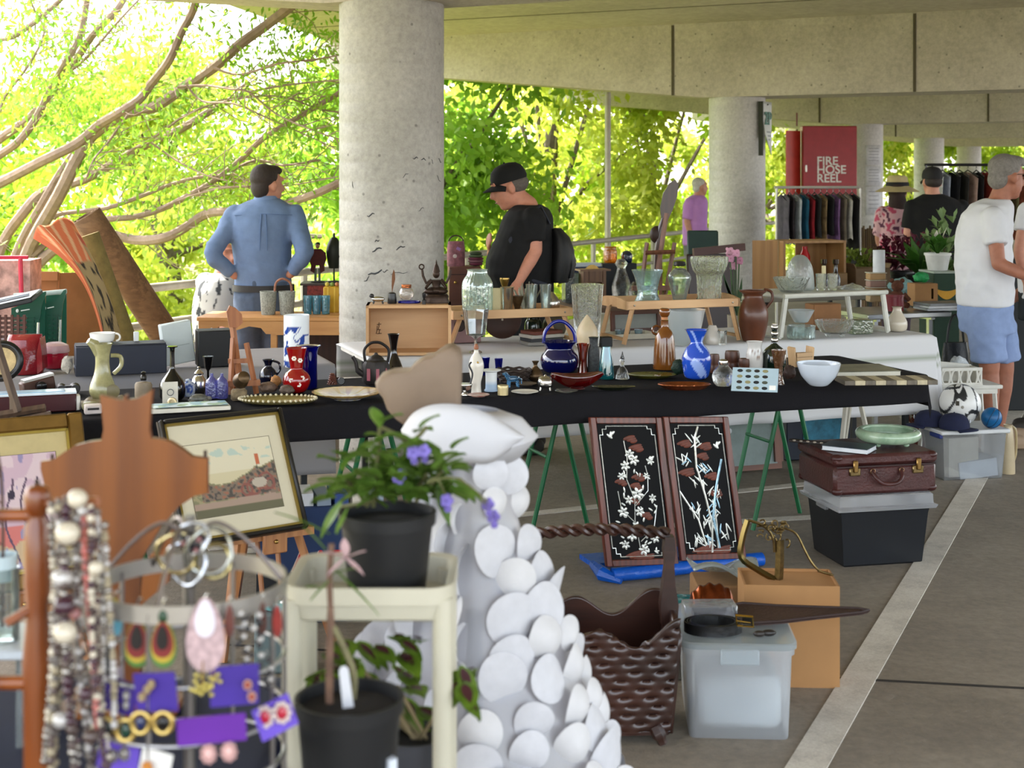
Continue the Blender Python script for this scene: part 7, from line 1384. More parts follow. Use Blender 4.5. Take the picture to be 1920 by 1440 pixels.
# white storage bin, cardboard carton and what lies on them
yw = -.06; C2 = G(1286, 1386); t = thing('storage_bin', 'frosted plastic bin with a clear lid on the white bay line side', 'bin', C2, yw); w, dp, hh = .305, .37, .272; m_fb = GLASS('e4e6e8', .08, .15, .15, 8, .42)
mb = MB(); rr = []
def rrect(w, d, r, z, g, n=4):
    out = []
    for cx, cy, a0 in ((w-r, r, -PI/2), (w-r, d-r, 0), (r, d-r, PI/2), (r, r, PI)):
        for i in range(n+1): a = a0+PI/2*i/n; out.append(Vector((cx+math.cos(a)*(r+g), cy+math.sin(a)*(r+g), z)))
    return out
mb.rings([rrect(w, dp, .03, z, g) for z, g in ((0, -.012), (.006, -.010), (hh-.03, 0), (hh-.028, .008), (hh-.012, .008))]); mb.build('tub', m_fb, t)
mb = MB(); mb.rings([rrect(w, dp, .03, z, g) for z, g in ((hh-.010, .008), (hh-.010, .014), (hh+.004, .014), (hh+.008, .008), (hh+.006, -.01))]); mb.build('lid', GLASS('e3ecf0', .10, .08, .1, 8, .3), t)
MB().box((w*.5, -.012, hh-.03), (.11, .012, .045), bev=.004).build('clip', GLASS('e3ecf0', .10, .08, .1, 8, .35), t)
MB().box((w*.52, dp*.5, .09), (w*.78, dp*.8, .15), bev=.02).build('contents', M('c2ccd0', .8, var=.15, vs=8), t)
LH = hh+.0085; lp = lambda x, y, z=0: C2+RZ(yw) @ Vector((x, y, LH+z))
t = thing('leather_belt', 'coiled black leather belt with a gold buckle', 'belt', lp(.085, .10)); m_bl = M('0c0c0d', .35, bump=.2, bs=60, coat=.2)
for i, r in enumerate((.082, .074, .066)):
    mb = MB(); n = 40; mb.rings([[Vector((math.cos(2*PI*q/n)*(r+dr), math.sin(2*PI*q/n)*(r+dr)*.72, z)) for q in range(n)] for dr, z in ((0, 0), (.003, 0), (.003, .030), (0, .030))], closed=True); mb.build('coil', m_bl, t)
Rb = RZ(-.3) @ RX(.5); bk = Vector((.085, -.052, .045))
MB().tube([bk+Rb @ Vector(p) for p in ((-.024, 0, -.02), (.024, 0, -.02), (.024, 0, .02), (-.024, 0, .02))], .0035, 6, closed=True).build('buckle', M('b8933f', .2, 1.), t); MB().box(bk+Rb @ Vector((.008, .004, 0)), (.03, .004, .03), Rb).build('strap_end', m_bl, t); MB().tube([bk+Rb @ Vector((-.024, -.002, 0)), bk+Rb @ Vector((.018, -.004, .0))], .002, 6).build('prong', M('c9a85a', .2, 1.), t)
t = thing('clear_case', 'clear plastic case lying behind the belt', 'case', lp(.085, .235), .04); MB().box((0, 0, .022), (.16, .075, .044), bev=.005).build('case_body', GLASS('dfe4e6', .14, .08, .4, 40, .25), t); MB().box((.01, 0, .012), (.12, .05, .016)).build('contents', M('5a4e58', .6, var=.4, vs=30), t)
t = thing('copper_mould', 'copper jelly mould shaped like a curled shell', 'mould', lp(.10, .325), .1); m_cpm = M('7a4026', .22, 1., var=.3, vs=40)
mb = MB(); mb.grid(lambda a, b: Vector((-math.cos(a*PI)*.07, (b-.5)*.085*math.sin(a*PI)**.5, .0+math.sin(a*PI)**.6*.075*math.cos((b-.5)*2.2)*(1+.05*math.cos(a*40)))), 60, 14); mb.build('shell', m_cpm, t, smooth=180); MB().box((0, 0, .003), (.13, .06, .006), bev=.002).build('base', m_cpm, t)
t = thing('carved_leaf_tray', 'dark brown leaf shaped leather tray pointing over the bay line', 'tray', lp(.30, .235, .006), .0); m_lf = M('35201a', .5, var=.3, vs=40, bump=.4, bs=80)
mb = MB(); out = [(-.13, .08), (-.10, .095), (.0, .07), (.12, .045), (.24, .02), (.265, .0), (.24, -.018), (.1, -.05), (-.02, -.085), (-.10, -.10), (-.14, -.06)]
n = len(out); vs = [Vector((x, y, .002+.25*max(0, x-.02)*.12)) for x, y in out]; mb.add(vs+[v+Vector((0, 0, .008)) for v in vs], [tuple(range(n-1, -1, -1)), tuple(range(n, 2*n))]+[(i, (i+1) % n, n+(i+1) % n, n+i) for i in range(n)]); mb.build('leather', m_lf, t)
MB().tube([v+Vector((0, 0, .008)) for v in vs], .005, 6, closed=True).build('stitched_rim', M('2a1813', .6), t)
t.location.z += .0
t = thing('dark_shells', 'pair of small dark mussel shells on the bin lid', 'shells', lp(.215, .055)); MB().ball((0, 0, .009), (.018, .010, .009), 10, 7).build('shell', M('2a2420', .3), t); MB().ball((.028, .004, .010), (.022, .011, .010), 10, 7).build('shell', M('221d1a', .3), t)
# cardboard carton with brass bracket
C3 = Vector(((1395-960)/F*4.46, 4.46, 0)); t = thing('cardboard_carton', 'tall tan cardboard carton behind the frosted bin', 'carton', C3, -.06); w, dp, hh = .30, .20, .322; m_kr = M('a0764a', .85, var=.08, vs=5)
for y in (.003, dp-.003): MB().box((w/2, y, hh/2), (w, .006, hh)).build('wall', m_kr, t)
for x in (.003, w-.003): MB().box((x, dp/2, hh/2), (.006, dp-.012, hh)).build('wall', m_kr, t)
MB().box((w/2, dp/2, hh-.012), (w-.012, dp-.012, .006)).build('top_flap', m_kr, t); MB().box((w+.0005, dp*.62, hh*.30), (.002, .02, .11)).build('tape_tear', M('c9c4b8', .6), t)
TPH = hh+.0; m_bs = M('6f5e3c', .35, 1., var=.35, vs=60)
t = thing('brass_bracket', 'ornate brass bracket with scrolled foliage', 'bracket', C3+RZ(-.06) @ Vector((.115, .10, TPH-.0005)), -.06); e0 = t.location; Q = lambda u, v, d=0: RZ(.06) @ (P(u, v, e0.y+d)-e0)
MB().tube([Q(1460, 1087), Q(1462, 1050), Q(1462, 1012)], .014, 4).build('stem', m_bs, t); MB().tube(spline([Q(1452, 1086), Q(1420, 1068), Q(1390, 1045), Q(1392, 1010), Q(1402, 975)], 4), .010, 4).build('flat_arm', M('76663e', .35, 1.), t)
MB().tube(spline([Q(1402, 975), Q(1430, 985), Q(1448, 1005), Q(1452, 1035)], 4), .005, 6).build('scroll_edge', m_bs, t)
MB().tube(spline([Q(1470, 990), Q(1492, 1000), Q(1508, 1030), Q(1520, 1052), Q(1536, 1070), Q(1558, 1077)], 4), .004, 6).build('curved_rod', m_bs, t)
rr = random.Random(9)
for i in range(26):
    c = Q(1418+rr.uniform(0, 58), 978+rr.uniform(0, 30)+ (10 if i % 2 else 0), rr.uniform(-.01, .01)); MB().tube([c+Vector((math.cos(a)*.009, 0, math.sin(a)*.009*(1-a*.1))) for a in [j*.8+i for j in range(6)]], .0028, 5).build('foliage_scroll', m_bs, t)
for i in range(8): MB().ball(Q(1536+i*3.4, 1071+i*1.0), (.006, .004, .004), 8, 5).build('leaf_tip', m_bs, t)
t = thing('blister_pouch', 'clear zip pouch lying on the carton edge', 'pouch', C3+RZ(-.06) @ Vector((-.02, .10, TPH-.0085)), .0); t.location = lp(.14, .345, .0)
t.location = Vector(((1368-960)/F*4.72, 4.82, 0)); sb = t.location
MB().box((0, 0, .12), (.22, .18, .24), bev=.006).build('carton', M('8a6845', .85), t); mb = MB(); mb.grid(lambda a, b: Vector(((a-.5)*.24, (b-.5)*.17, .262+.03*math.sin(a*5)*math.sin(b*4+1)+.03*(1-a))), 14, 10); o = mb.build('pouch', GLASS('cfdadc', .16, .08, .5, 14, .3), t, smooth=180); s_ = o.modifiers.new('t', 'SOLIDIFY'); s_.thickness = .006
t['label'] = 'carton with a crumpled clear pouch behind the copper mould'; t['category'] = 'carton'; t.name = 'pouch_carton'
t = thing('teal_case', 'teal plastic craft case behind the copper mould', 'case', Vector(((1312-960)/F*4.58, 4.56, 0)), .15); MB().box((0, 0, .11), (.20, .08, .22), bev=.006).build('lower_box', M('6d6a60', .7), t); MB().box((0, 0, .235), (.21, .09, .028), RY(.1), .006).build('case_lid', GLASS('2fb0b8', .25, .1, .2, 20, .4), t)
for x in (-.06, .06): MB().box((x, -.046, .235), (.026, .006, .022), bev=.002).build('latch', M('2a9aa4', .4), t)
# carved wooden cradle basket
ybk = .06; C4 = G(1000, 1408); C4 = Vector(((975-960)/F*3.98, 3.98, 0)); t = thing('carved_planter', 'dark carved wooden basket with a dimpled front and twisted handle', 'basket', C4, ybk); w, dp = .455, .25; m_cw = WOOD('1f110d', '41241a', 0, 20, .35, .3)
def topz(a, back=False): return (.325 if back else .300)+.028*math.cos(a*4*PI+(1.2 if back else .2))+.03*abs(2*a-1)**2
def carved(y, front, back=False):
    mb = MB(); nx, nz = 110, 60
    def f(a, b):
        z = .03+(topz(a, back)-.03)*b; x = w*(.5+(a-.5)*(.88+.12*b)); r = int(z/.0245); ph = (x/.074+(.5 if r % 2 else 0)+.2*math.sin(r*1.9)) % 1; zz = (z/.0245) % 1
        dmp = math.exp(-((ph-.5)**2)*18-((zz-.5)**2)*14)*.012 if front else 0
        return Vector((x, y+(-.0 if front else 0)+dmp-.01*b, z))
    mb.grid(f, nx, nz); o = mb.build('front_panel' if front else 'rear_panel', m_cw, t, smooth=180); s_ = o.modifiers.new('t', 'SOLIDIFY'); s_.thickness = .016; s_.offset = 0; return o
carved(0., True); carved(dp, False, True)
for x0 in (0, 1):
    mb = MB(); mb.grid(lambda a, b: Vector((w*(.5+(x0-.5)*(.88+.12*b)), dp*a, .03+(.30+.05*math.sin(a*PI)-.03)*b)), 12, 10); o = mb.build('end_panel', m_cw, t, smooth=180); s_ = o.modifiers.new('t', 'SOLIDIFY'); s_.thickness = .016; s_.offset = 0
    MB().prism([(-.022, .30), (.022, .30), (.026, .36), (.016, .42), (.013, .48), (.018, .52), (.014, .56), (-.014, .56), (-.018, .52), (-.012, .48), (-.02, .42), (-.028, .36)], .04, Matrix.Translation((w*(.02 if x0 == 0 else .98), dp/2-.02, 0))).build('handle_post', m_cw, t)
MB().box((w/2, dp/2, .035), (w*.86, dp, .02)).build('base_board', m_cw, t)
for x in (.07, w-.07):
    for y in (.0, dp): MB().tube(spline([(x, y, .05), (x+.012, y-.01, .025), (x+(.02 if x > .2 else -.02), y-.012, .006)], 3), [.02]*4+[.014]*3, 6).build('foot', m_cw, t)
hb = MB()
for ph in (0, PI): hb.tube([(w*(.02+.96*i/60), dp/2+.010*math.cos(i*.62+ph), .567+.010*math.sin(i*.62+ph)+.015*math.sin(PI*i/60)) for i in range(61)], .0095, 8)
hb.build('twisted_handle', m_cw, t)
# ---------------------------------------------------------------- pictures on easels before the black table
def picture(lab, TL, TR, BL, fw, mframe, mliner, matw, mmat, art, name='framed_picture', nx=90, ny=60):
    b = (BL+BL+TR-TL)/2; t = thing(name, lab, 'picture', Vector((b.x, b.y, 0))); o = t.location
    TL, x, d, n, w, hh = quadframe(TL, TR, BL); n = -n if n.y > 0 else n; Rm = Matrix((x, n, -d)).transposed(); q = lambda a, b, k=0.: TL-o+x*a+d*b+n*k
    MB().box(q(w/2, hh/2, -.008), (w, .01, hh), Rm).build('backing', M('4a4034', .8), t)
    for a in (fw/2, w-fw/2): MB().box(q(a, hh/2, .004), (fw, .03, hh), Rm, .006).build('stile', mframe, t)
    for c in (fw/2, hh-fw/2): MB().box(q(w/2, c, .004), (w-2*fw, .03, fw), Rm, .006).build('rail', mframe, t)
    l = .008
    for a in (fw+l/2, w-fw-l/2): MB().box(q(a, hh/2, .0), (l, .02, hh-2*fw), Rm).build('liner', mliner, t)
    for c in (fw+l/2, hh-fw-l/2): MB().box(q(w/2, c, .0), (w-2*fw, .02, l), Rm).build('liner', mliner, t)
    MB().box(q(w/2, hh/2, -.002), (w-2*fw-2*l, .004, hh-2*fw-2*l), Rm).build('mat_board', mmat, t)
    a0, a1, b0, b1 = matw[0]*w, w-matw[1]*w, matw[2]*hh, hh-matw[3]*hh
    mb = MB(); mb.grid(lambda a, b: q(lerp(a0, a1, a), lerp(b0, b1, b), .0012), nx, ny); ob = mb.build('print', PAINT(.6), t)
    cols = []
    for j in range(ny+1):
        for i in range(nx+1): cols += list(art(i/nx, j/ny))+[1.]
    ob.data.color_attributes.new('Col', 'FLOAT_COLOR', 'POINT').data.foreach_set('color', cols)
    for pts in ([(a0, b0), (a1, b0), (a1, b1), (a0, b1)],): MB().tube([q(a, c, .0014) for a, c in pts], .0012, 4, closed=True).build('mat_line', M('6d6350', .7), t)
    return t, q, Rm, w, hh
def coach(a, b):
    n1 = noise.noise(Vector((a*7, b*7, 0))); n2 = noise.noise(Vector((a*22, b*22, 4)))
    hill = .50+.08*math.sin(a*4)-.30*max(0, a-.42)*(1 if a < .8 else .6)+.03*n1
    c = (.62, .56, .40) if b < .42 else (.55, .48, .30)
    if abs(b-.18-.05*math.sin(a*9)) < .07 and n1 > -.05: c = (.42, .50, .42)
    if b > hill: c = (.20, .19, .10) if n2 > 0 else (.30, .26, .14)
    if b > hill+.02 and b < .80 and a > .10:
        c = (.07, .06, .05) if n2 > .12 else ((.30, .12, .07) if n2 < -.25 else (.19, .14, .10))
    for cx, cy, r in ((.86, .62, .085), (.70, .68, .075), (.62, .70, .06), (.90, .66, .05)):
        g = math.hypot((a-cx), (b-cy)*.75)
        if abs(g-r) < .012: c = (.22, .08, .06)
    if .78 < a < .83 and .22 < b < .38: c = (.45, .12, .05)
    if math.hypot((a-.78)*.8, b-.62) < .07: c = (.42, .36, .28)
    if b > .80+.04*n1: c = (.34, .24, .18) if b < .9 else (.12, .11, .06)
    return c
TLc, TRc = P(295, 790, 4.70), P(525, 765, 4.977)
t, q, Rm, w, hh = picture('framed coaching print with a wide cream mat', TLc, TRc, TLc+Vector((.12, -.16, -.385)), .016, M('14100b', .4), M('8f7a3c', .35, .6), (.15, .15, .22, .20), M('c9c0a6', .8, var=.03), coach)
def pinkart(a, b):
    n1 = noise.noise(Vector((a*4, b*4, 7))); c = (.52, .36, .42) if n1 > 0 else (.60, .46, .48)
    if b > .62: c = (.55, .16, .14) if n1 > -.1 else (.50, .36, .22)
    for k in range(3):
        if abs(a-.45-.18*k-.06*math.sin(b*8+k)) < .012 and b > .2: c = (.10, .06, .10)
        if math.hypot(a-.48-.18*k, b-.35-.16*k) < .04: c = (.03, .02, .04)
    if noise.noise(Vector((a*9, b*5, 1))) > .35: c = (.26, .22, .36)
    return c
TRg = P(152, 774, 4.78); TLg = TRg-Vector((.42, .24, 0))
picture('large gilt framed pink flower painting', TLg, TRg, TLg+Vector((.11, -.17, -.52)), .05, M('7a5c2a', .35, .7, var=.2, vs=12), M('b09a4a', .3, .8), (.20, .20, .22, .12), M('b9a878', .8), pinkart)
m_e2 = WOOD('8a5530', 'b07a48', 2, 18)
def floor_easel(lab, u, Z, hl, yaw):
    t = thing('floor_easel', lab, 'easel', Vector(((u-960)/F*Z, Z, 0)), yaw)
    MB().tube([(-.20, -.09, 0), (-.05, .09, .62)], .016, 4).build('leg', m_e2, t); MB().tube([(.20, -.09, 0), (.05, .09, .62)], .016, 4).build('leg', m_e2, t); MB().tube([(0, .35, 0), (0, .11, .62)], .014, 4).build('back_leg', m_e2, t)
    for x in (-.035, .035): MB().tube([(x, -.04, .12), (x, .06, .50)], .009, 4).build('slide_rail', m_e2, t)
    MB().box((0, -.02, hl), (.30, .04, .026)).build('ledge', m_e2, t); MB().box((0, -.05, hl-.02), (.085, .022, .075), bev=.004).build('clamp_block', m_e2, t); MB().ball((0, -.064, hl-.015), .008, 10, 6).build('brass_knob', m_brass, t); MB().box((0, -.055, .18), (.26, .02, .022)).build('cross_bar', m_e2, t); return t
floor_easel('honey wooden floor easel holding the coaching print', 505, 4.86, .385, .55); floor_easel('honey wooden floor easel under the gilt picture', 40, 4.70, .22, .5)
# blue carton of records behind
t = thing('record_carton', 'blue carton of magazines printed with red lettering', 'carton', Vector(((600-960)/F*5.08, 5.10, 0)), .12); w, hh = .46, .42
MB().box((0, .14, hh*.5), (w, .28, hh), bev=.004).build('carton', M('122a50', .6, var=.12), t); MB().box((0, -.0015, .10), (w, .004, .17)).build('dark_band', M('0d0f14', .6), t)
tx = text('AADI', .10, M('a8202c', .5), t, (-w/2+.13, -.006, .195), (PI/2, 0, 0)); text('AADI', .10, M('c9b9b4', .5), t, (-w/2+.126, -.0035, .192), (PI/2, 0, 0), 'lettering_outline')
text('//', .05, M('c9c4c0', .5), t, (-w/2+.29, -.006, .14), (PI/2, 0, 0), 'slash_print'); text('XILE', .03, M('c9c4c0', .5), t, (-w/2+.09, -.006, .10), (PI/2, 0, 0), 'small_print')
for i in range(7): MB().box((-.18+.06*i, .10, hh+.012+.004*(i % 3)), (.05, .16, .05), RZ(.05*i)).build('magazine', M(('b9b6b0', 'a03a44', 'c9ccd0', '7d8a98', '1c3a78', 'c2b9a8', '8f9aa6')[i], .5), t)
t = thing('mask_scissors_case', 'aqua and silver plastic tray on the floor beside the record carton', 'tray', Vector(((535-960)/F*4.62, 4.62, 0)), .2)
MB().box((0, 0, .10), (.20, .10, .20), bev=.01).build('tub', M('5a6a6c', .5), t); MB().box((-.03, -.02, .215), (.10, .06, .03), RY(.3), .008).build('aqua_lid', M('6fc0c4', .4), t); MB().tube(arc((.03, -.03, .20), .05, 0, PI, 12), .006, 8).build('silver_handle', m_silver, t)
# ---------------------------------------------------------------- jewellery rack, necklaces
TH = .7205; ZR = 1.78; kR = F/ZR; m_hw = WOOD('5e2a0c', '94501c', 2, 10, .3, .2)
def atR(u, v, Z): return P(u, v, Z)
o = Vector(((70-960)/F*ZR, ZR, TH)); t = thing('jewellery_rack', 'turned honey wood jewellery rack with a ball finial', 'rack', o)
zz = lambda v: EYE-(v-HOR)*ZR/F-TH
MB().lathe([(.016, .012), (.017, zz(1300)), (.0185, zz(1240)), (.014, zz(1160)), (.0135, zz(1140)), (.0165, zz(1090)), (.0155, zz(985)), (.011, zz(972)), (.011, zz(966))], 24).build('post', m_hw, t)
MB().lathe(smooth_prof([(.010, zz(968)), (.0155, zz(950)), (.016, zz(930)), (.012, zz(914)), (.004, zz(909)), (.001, zz(908.5))], 3), 24).build('ball_finial', m_hw, t); MB().lathe([(.003, zz(910)), (.003, zz(900)), (.001, zz(899))], 10).build('pin', M('3a3028', .4, .8), t)
MB().box((0, 0, .006), (.16, .14, .012), bev=.003).build('base', m_hw, t)
for v, r in ((966, .008), (1280, .009)): MB().tube([(-.005, 0, zz(v)), (-.20, .0, zz(v))], r, 10).build('crossbar', m_hw, t)
MB().tube([(0, 0, zz(1135)), (-.033, -.02, zz(1160))], .006, 10).build('peg', m_hw, t); MB().tube([(0, 0, zz(945)), (.085, -.03, zz(930))], .006, 10).build('peg', m_hw, t)
MB().lathe([(.016, .0), (.017, .25), (.014, .30), (.016, .44), (.011, .46), (.015, .475), (.001, .50)], 20).build('far_post', m_hw, t, (-.2, 0, 0))
rr = random.Random(21)
beadcol = {'silver': M('958f88', .25, .8, var=.3, vs=60), 'pearl': M('c2b8a4', .25, coat=.5, var=.05), 'brown': M('4a3a34', .3, coat=.4), 'plum': M('3a1c28', .25, coat=.5), 'coral': M('b06058', .35, coat=.3), 'grey': M('6d6660', .3, .3), 'cream': M('94886f', .4), 'rose': M('8a5a58', .35, coat=.3), 'crystal': M('b4b0ac', .08, .2, coat=.6)}
NK = [(98, 945, 1430, 'silver pewter bead necklace nearest the wooden post', ('silver', 'pearl', 'grey'), 7), (112, 940, 1445, 'cream and grey stone bead necklace', ('cream', 'grey', 'brown'), 8), (126, 935, 1440, 'brown and plum glass bead necklace', ('brown', 'plum', 'silver'), 9), (142, 940, 1446, 'mixed crystal and brown bead necklace', ('crystal', 'brown', 'grey'), 8), (156, 945, 1380, 'coral pink bead necklace', ('coral', 'coral', 'rose'), 7), (170, 950, 1440, 'plum and pearl bead necklace', ('plum', 'pearl', 'brown'), 7), (183, 960, 1400, 'small silver link bead necklace', ('silver', 'grey', 'crystal'), 6), (196, 985, 1360, 'pale crystal bead necklace at the outer end', ('crystal', 'cream', 'silver'), 7)]
for i, (u, v0, v1, lb, cols, r0) in enumerate(NK):
    Z = 1.74-.012*(i % 3); t = thing('bead_necklace', lb, 'necklace', P(u, v0, Z), 0, 'necklaces on the rack'); o = t.location; by = {c: MB() for c in cols}; v = v0; s = rr.uniform(0, 6); path = []
    while v < v1:
        r = r0*rr.uniform(.6, 1.15); uu = u+12*math.sin((v-v0)/150+s)*(v-v0)/400+ (18*(v-v0)/500 if u > 140 else -2); p = P(uu, v, Z+.012*math.sin(v/40+i))-o; by[cols[rr.randrange(3)]].ball(p, r*Z/F, 10, 7); path.append(p)
        if i in (0, 1, 2, 3, 5): p2 = P(uu+rr.uniform(6, 13), v+4, Z+.02)-o; by[cols[rr.randrange(3)]].ball(p2, r*.8*Z/F, 8, 6)
        v += r*1.75
    for c, mb in by.items():
        if mb.v: mb.build('%s_beads' % c, beadcol[c], t)['kind'] = 'stuff'
    MB().tube(path[::3] if len(path[::3]) > 1 else path, .001, 4).build('thread', M('3a332c', .7), t)
    for (bu, bv, br, bc, bi) in ((145, 935, 19, 'pearl', 3), (127, 1000, 23, 'pearl', 2), (122, 1186, 22, 'pearl', 2), (117, 1084, 20, 'crystal', 1), (120, 1135, 20, 'plum', 2), (155, 958, 10, 'crystal', 3), (112, 982, 8, 'crystal', 1), (180, 1065, 14, 'pearl', 5), (115, 1350, 17, 'crystal', 1), (140, 1150, 12, 'rose', 4), (160, 1300, 12, 'plum', 5), (170, 1380, 15, 'brown', 5)):
        if bi == i: MB().ball(P(bu, bv, Z-.016)-o, (br*Z/F, br*Z/F, br*.92*Z/F), 18, 12).build('large_bead', beadcol[bc], t)
# items left of the rack
t = thing('glass_riser', 'white topped low riser shelf at the end of the navy cloth', 'riser', P(-42, 1210, 2.2)*Vector((1, 1, 0))+Vector((0, 0, TH))); hr = EYE-(1212-HOR)*2.2/F-TH
MB().box((0, .05, hr-.008), (.16, .14, .016), bev=.003).build('shelf', M('b9c0c6', .25), t)
for x in (-.07, .07): MB().box((x, .05, (hr-.016)/2), (.01, .13, hr-.016)).build('side', GLASS('dfe6e8', .12), t)
for i, (x, y, r, hh, lb) in enumerate(((.028, .03, .026, .115, 'clear glass cylinder with a white cap and a wire stem'), (-.04, .06, .03, .13, 'clear glass cylinder at the edge of the riser'))):
    c = thing('glass_cylinder', lb, 'vase', t.location+Vector((x, y, hr+.001))); MB().lathe([(r, 0), (r, hh), (r-.003, hh), (r-.003, .008), (.001, .008)], 24).build('cylinder', GLASS('dce6e4', .15, .02, .2, 20, .06), c)
    MB().lathe([(r*.8, hh-.02), (r*.9, hh+.02), (r*.85, hh+.02), (r*.75, hh-.018), (.001, hh-.018)], 20).build('cap', M('bfd0d4', .35), c)
    if i == 0:
        MB().tube(spline([(0, 0, .02), (.0, 0, .22), (-.01, 0, .30), (-.04, 0, .335), (-.06, 0, .32)], 4), .0025, 6).build('wire', M('5d4a44', .4, .6), c)
        for z, dx in ((.20, -.02), (.27, -.01), (.17, -.05), (.235, -.035)): MB().ball((dx, -.004, z), .007, 10, 7).build('wire_bead', M('1a1418', .2), c); MB().tube([(0, 0, z-.02), (dx, -.004, z)], .0015, 5).build('wire_twig', M('5d4a44', .4, .6), c)
# wooden necklace bust
ZB = 2.36; o = Vector(((232-960)/F*ZB, ZB, TH)); t = thing('necklace_bust', 'flat honey wood necklace bust with a notched neck', 'bust', o); Q = lambda u, v: ((P(u, v, ZB)-o).x, (P(u, v, ZB)-o).z)
m_bust = WOOD('5a2c08', '8e5014', 2, 7, .4, .05)
out = [(187, 741), (205, 746), (220, 750), (231, 751), (233, 741), (236, 741), (237, 750), (255, 748), (272, 740), (285, 731), (281, 770), (279, 805), (282, 822), (300, 824), (320, 829), (340, 842), (360, 857), (388, 860), (388, 925), (365, 930), (335, 950), (300, 990), (270, 1040), (262, 1055), (262, 1318), (205, 1318), (205, 1070), (180, 1030), (140, 990), (105, 960), (88, 930), (76, 880), (76, 866), (100, 862), (120, 848), (140, 836), (165, 829), (190, 826), (194, 805), (191, 775)]
MB().prism([Q(u, v) for u, v in out], .016).build('bust_board', m_bust, t)
for s, pts in ((-1, [(190, 1060), (150, 1000), (165, 1090), (200, 1130)]), (1, [(275, 1050), (330, 985), (322, 1085), (268, 1130)])): MB().prism([Q(u, v) for u, v in pts], .012, Matrix.Translation((0, -.02, 0))).build('brace', m_bust, t)
for u, v in ((95, 862), (383, 855)): p = Q(u, v); MB().tube([(p[0], .008, p[1]-.006), (p[0], .008, p[1]+.008)], .003, 8).build('peg', M('3a2216', .5), t)
MB().box((0, .0, .006), (.20, .13, .012), bev=.003).build('base', m_bust, t)
# ---------------------------------------------------------------- earring carousel
ZC = 1.85; o = Vector(((355-960)/F*ZC, ZC, TH)); t = thing('earring_carousel', 'wire earring carousel with round tiers', 'stand', o); m_wr = M('8d8a88', .3, .9, var=.2, vs=20); RC = .124
hz = lambda v: EYE-(v-HOR)*ZC/F-TH
def ring(z, r, rt, nm, mat=m_wr, flat=1.): MB().tube([(math.cos(a)*r, math.sin(a)*r, z) for a in [2*PI*i/48 for i in range(48)]], rt, 8, closed=True).build(nm, mat, t)
tiers = [hz(1098), hz(1228), hz(1330), hz(1412)]
n = 48; z0 = tiers[0]; MB().rings([[Vector((math.cos(2*PI*q/n)*(RC+dr), math.sin(2*PI*q/n)*(RC+dr), z0+dz)) for q in range(n)] for dr, dz in ((0, -.012), (.003, -.012), (.003, .010), (0, .010))], closed=True).build('top_band', M('a8a5a0', .3, .8), t)
for z in tiers[1:]: ring(z, RC, .003, 'tier_ring')
MB().tube([(0, 0, .01), (0, 0, hz(965))], .008, 10).build('centre_post', m_wr, t); MB().lathe([(.05, 0), (.052, .006), (.02, .012), (.001, .013)], 30).build('base', m_wr, t)
for a in (-1.75, .25, 1.3, 2.6, -2.9, -.35): MB().tube([(math.cos(a)*RC, math.sin(a)*RC, tiers[0]), (math.cos(a)*RC, math.sin(a)*RC, tiers[3]-.05)], .0032, 6).build('upright', m_wr, t)
for a in (0.1, 2.2, PI+.05, 4.6): MB().tube(spline([(math.cos(a)*RC, math.sin(a)*RC, tiers[0]), (math.cos(a)*RC*.62, math.sin(a)*RC*.62, tiers[0]+.055), (math.cos(a)*RC*.30, math.sin(a)*RC*.30, tiers[0]+.082), (math.cos(a)*.012, math.sin(a)*.012, tiers[0]+.07), (0, 0, tiers[0]+.04)], 5), .003, 6).build('arched_wire', M('7a706a', .35, .8), t)
for (x, z, r, c) in ((-.012, hz(1030), .026, 'b9a878'), (.03, hz(1025), .030, '9a9a90'), (.012, hz(1000), .02, 'c9ccd0'), (.035, hz(1045), .022, 'a89a6a'), (.0, hz(1050), .028, 'b9bcc0')):
    ob = solo(MB().tube([(math.cos(a)*r, .006*math.sin(a*2), math.sin(a)*r) for a in [2*PI*i/30 for i in range(30)]], .0028, 8, closed=True), 'bangle', M(c, .25, .9), 'bangle hung over the carousel post, %s' % {'b9a878': 'pale gold', '9a9a90': 'wide grey', 'c9ccd0': 'small silver', 'a89a6a': 'dull gold', 'b9bcc0': 'large silver'}[c], 'bangle', o+Vector((x, -.014-.004*(z*50 % 3), z)), RND.uniform(-.5, .5), 'bangles on the carousel')
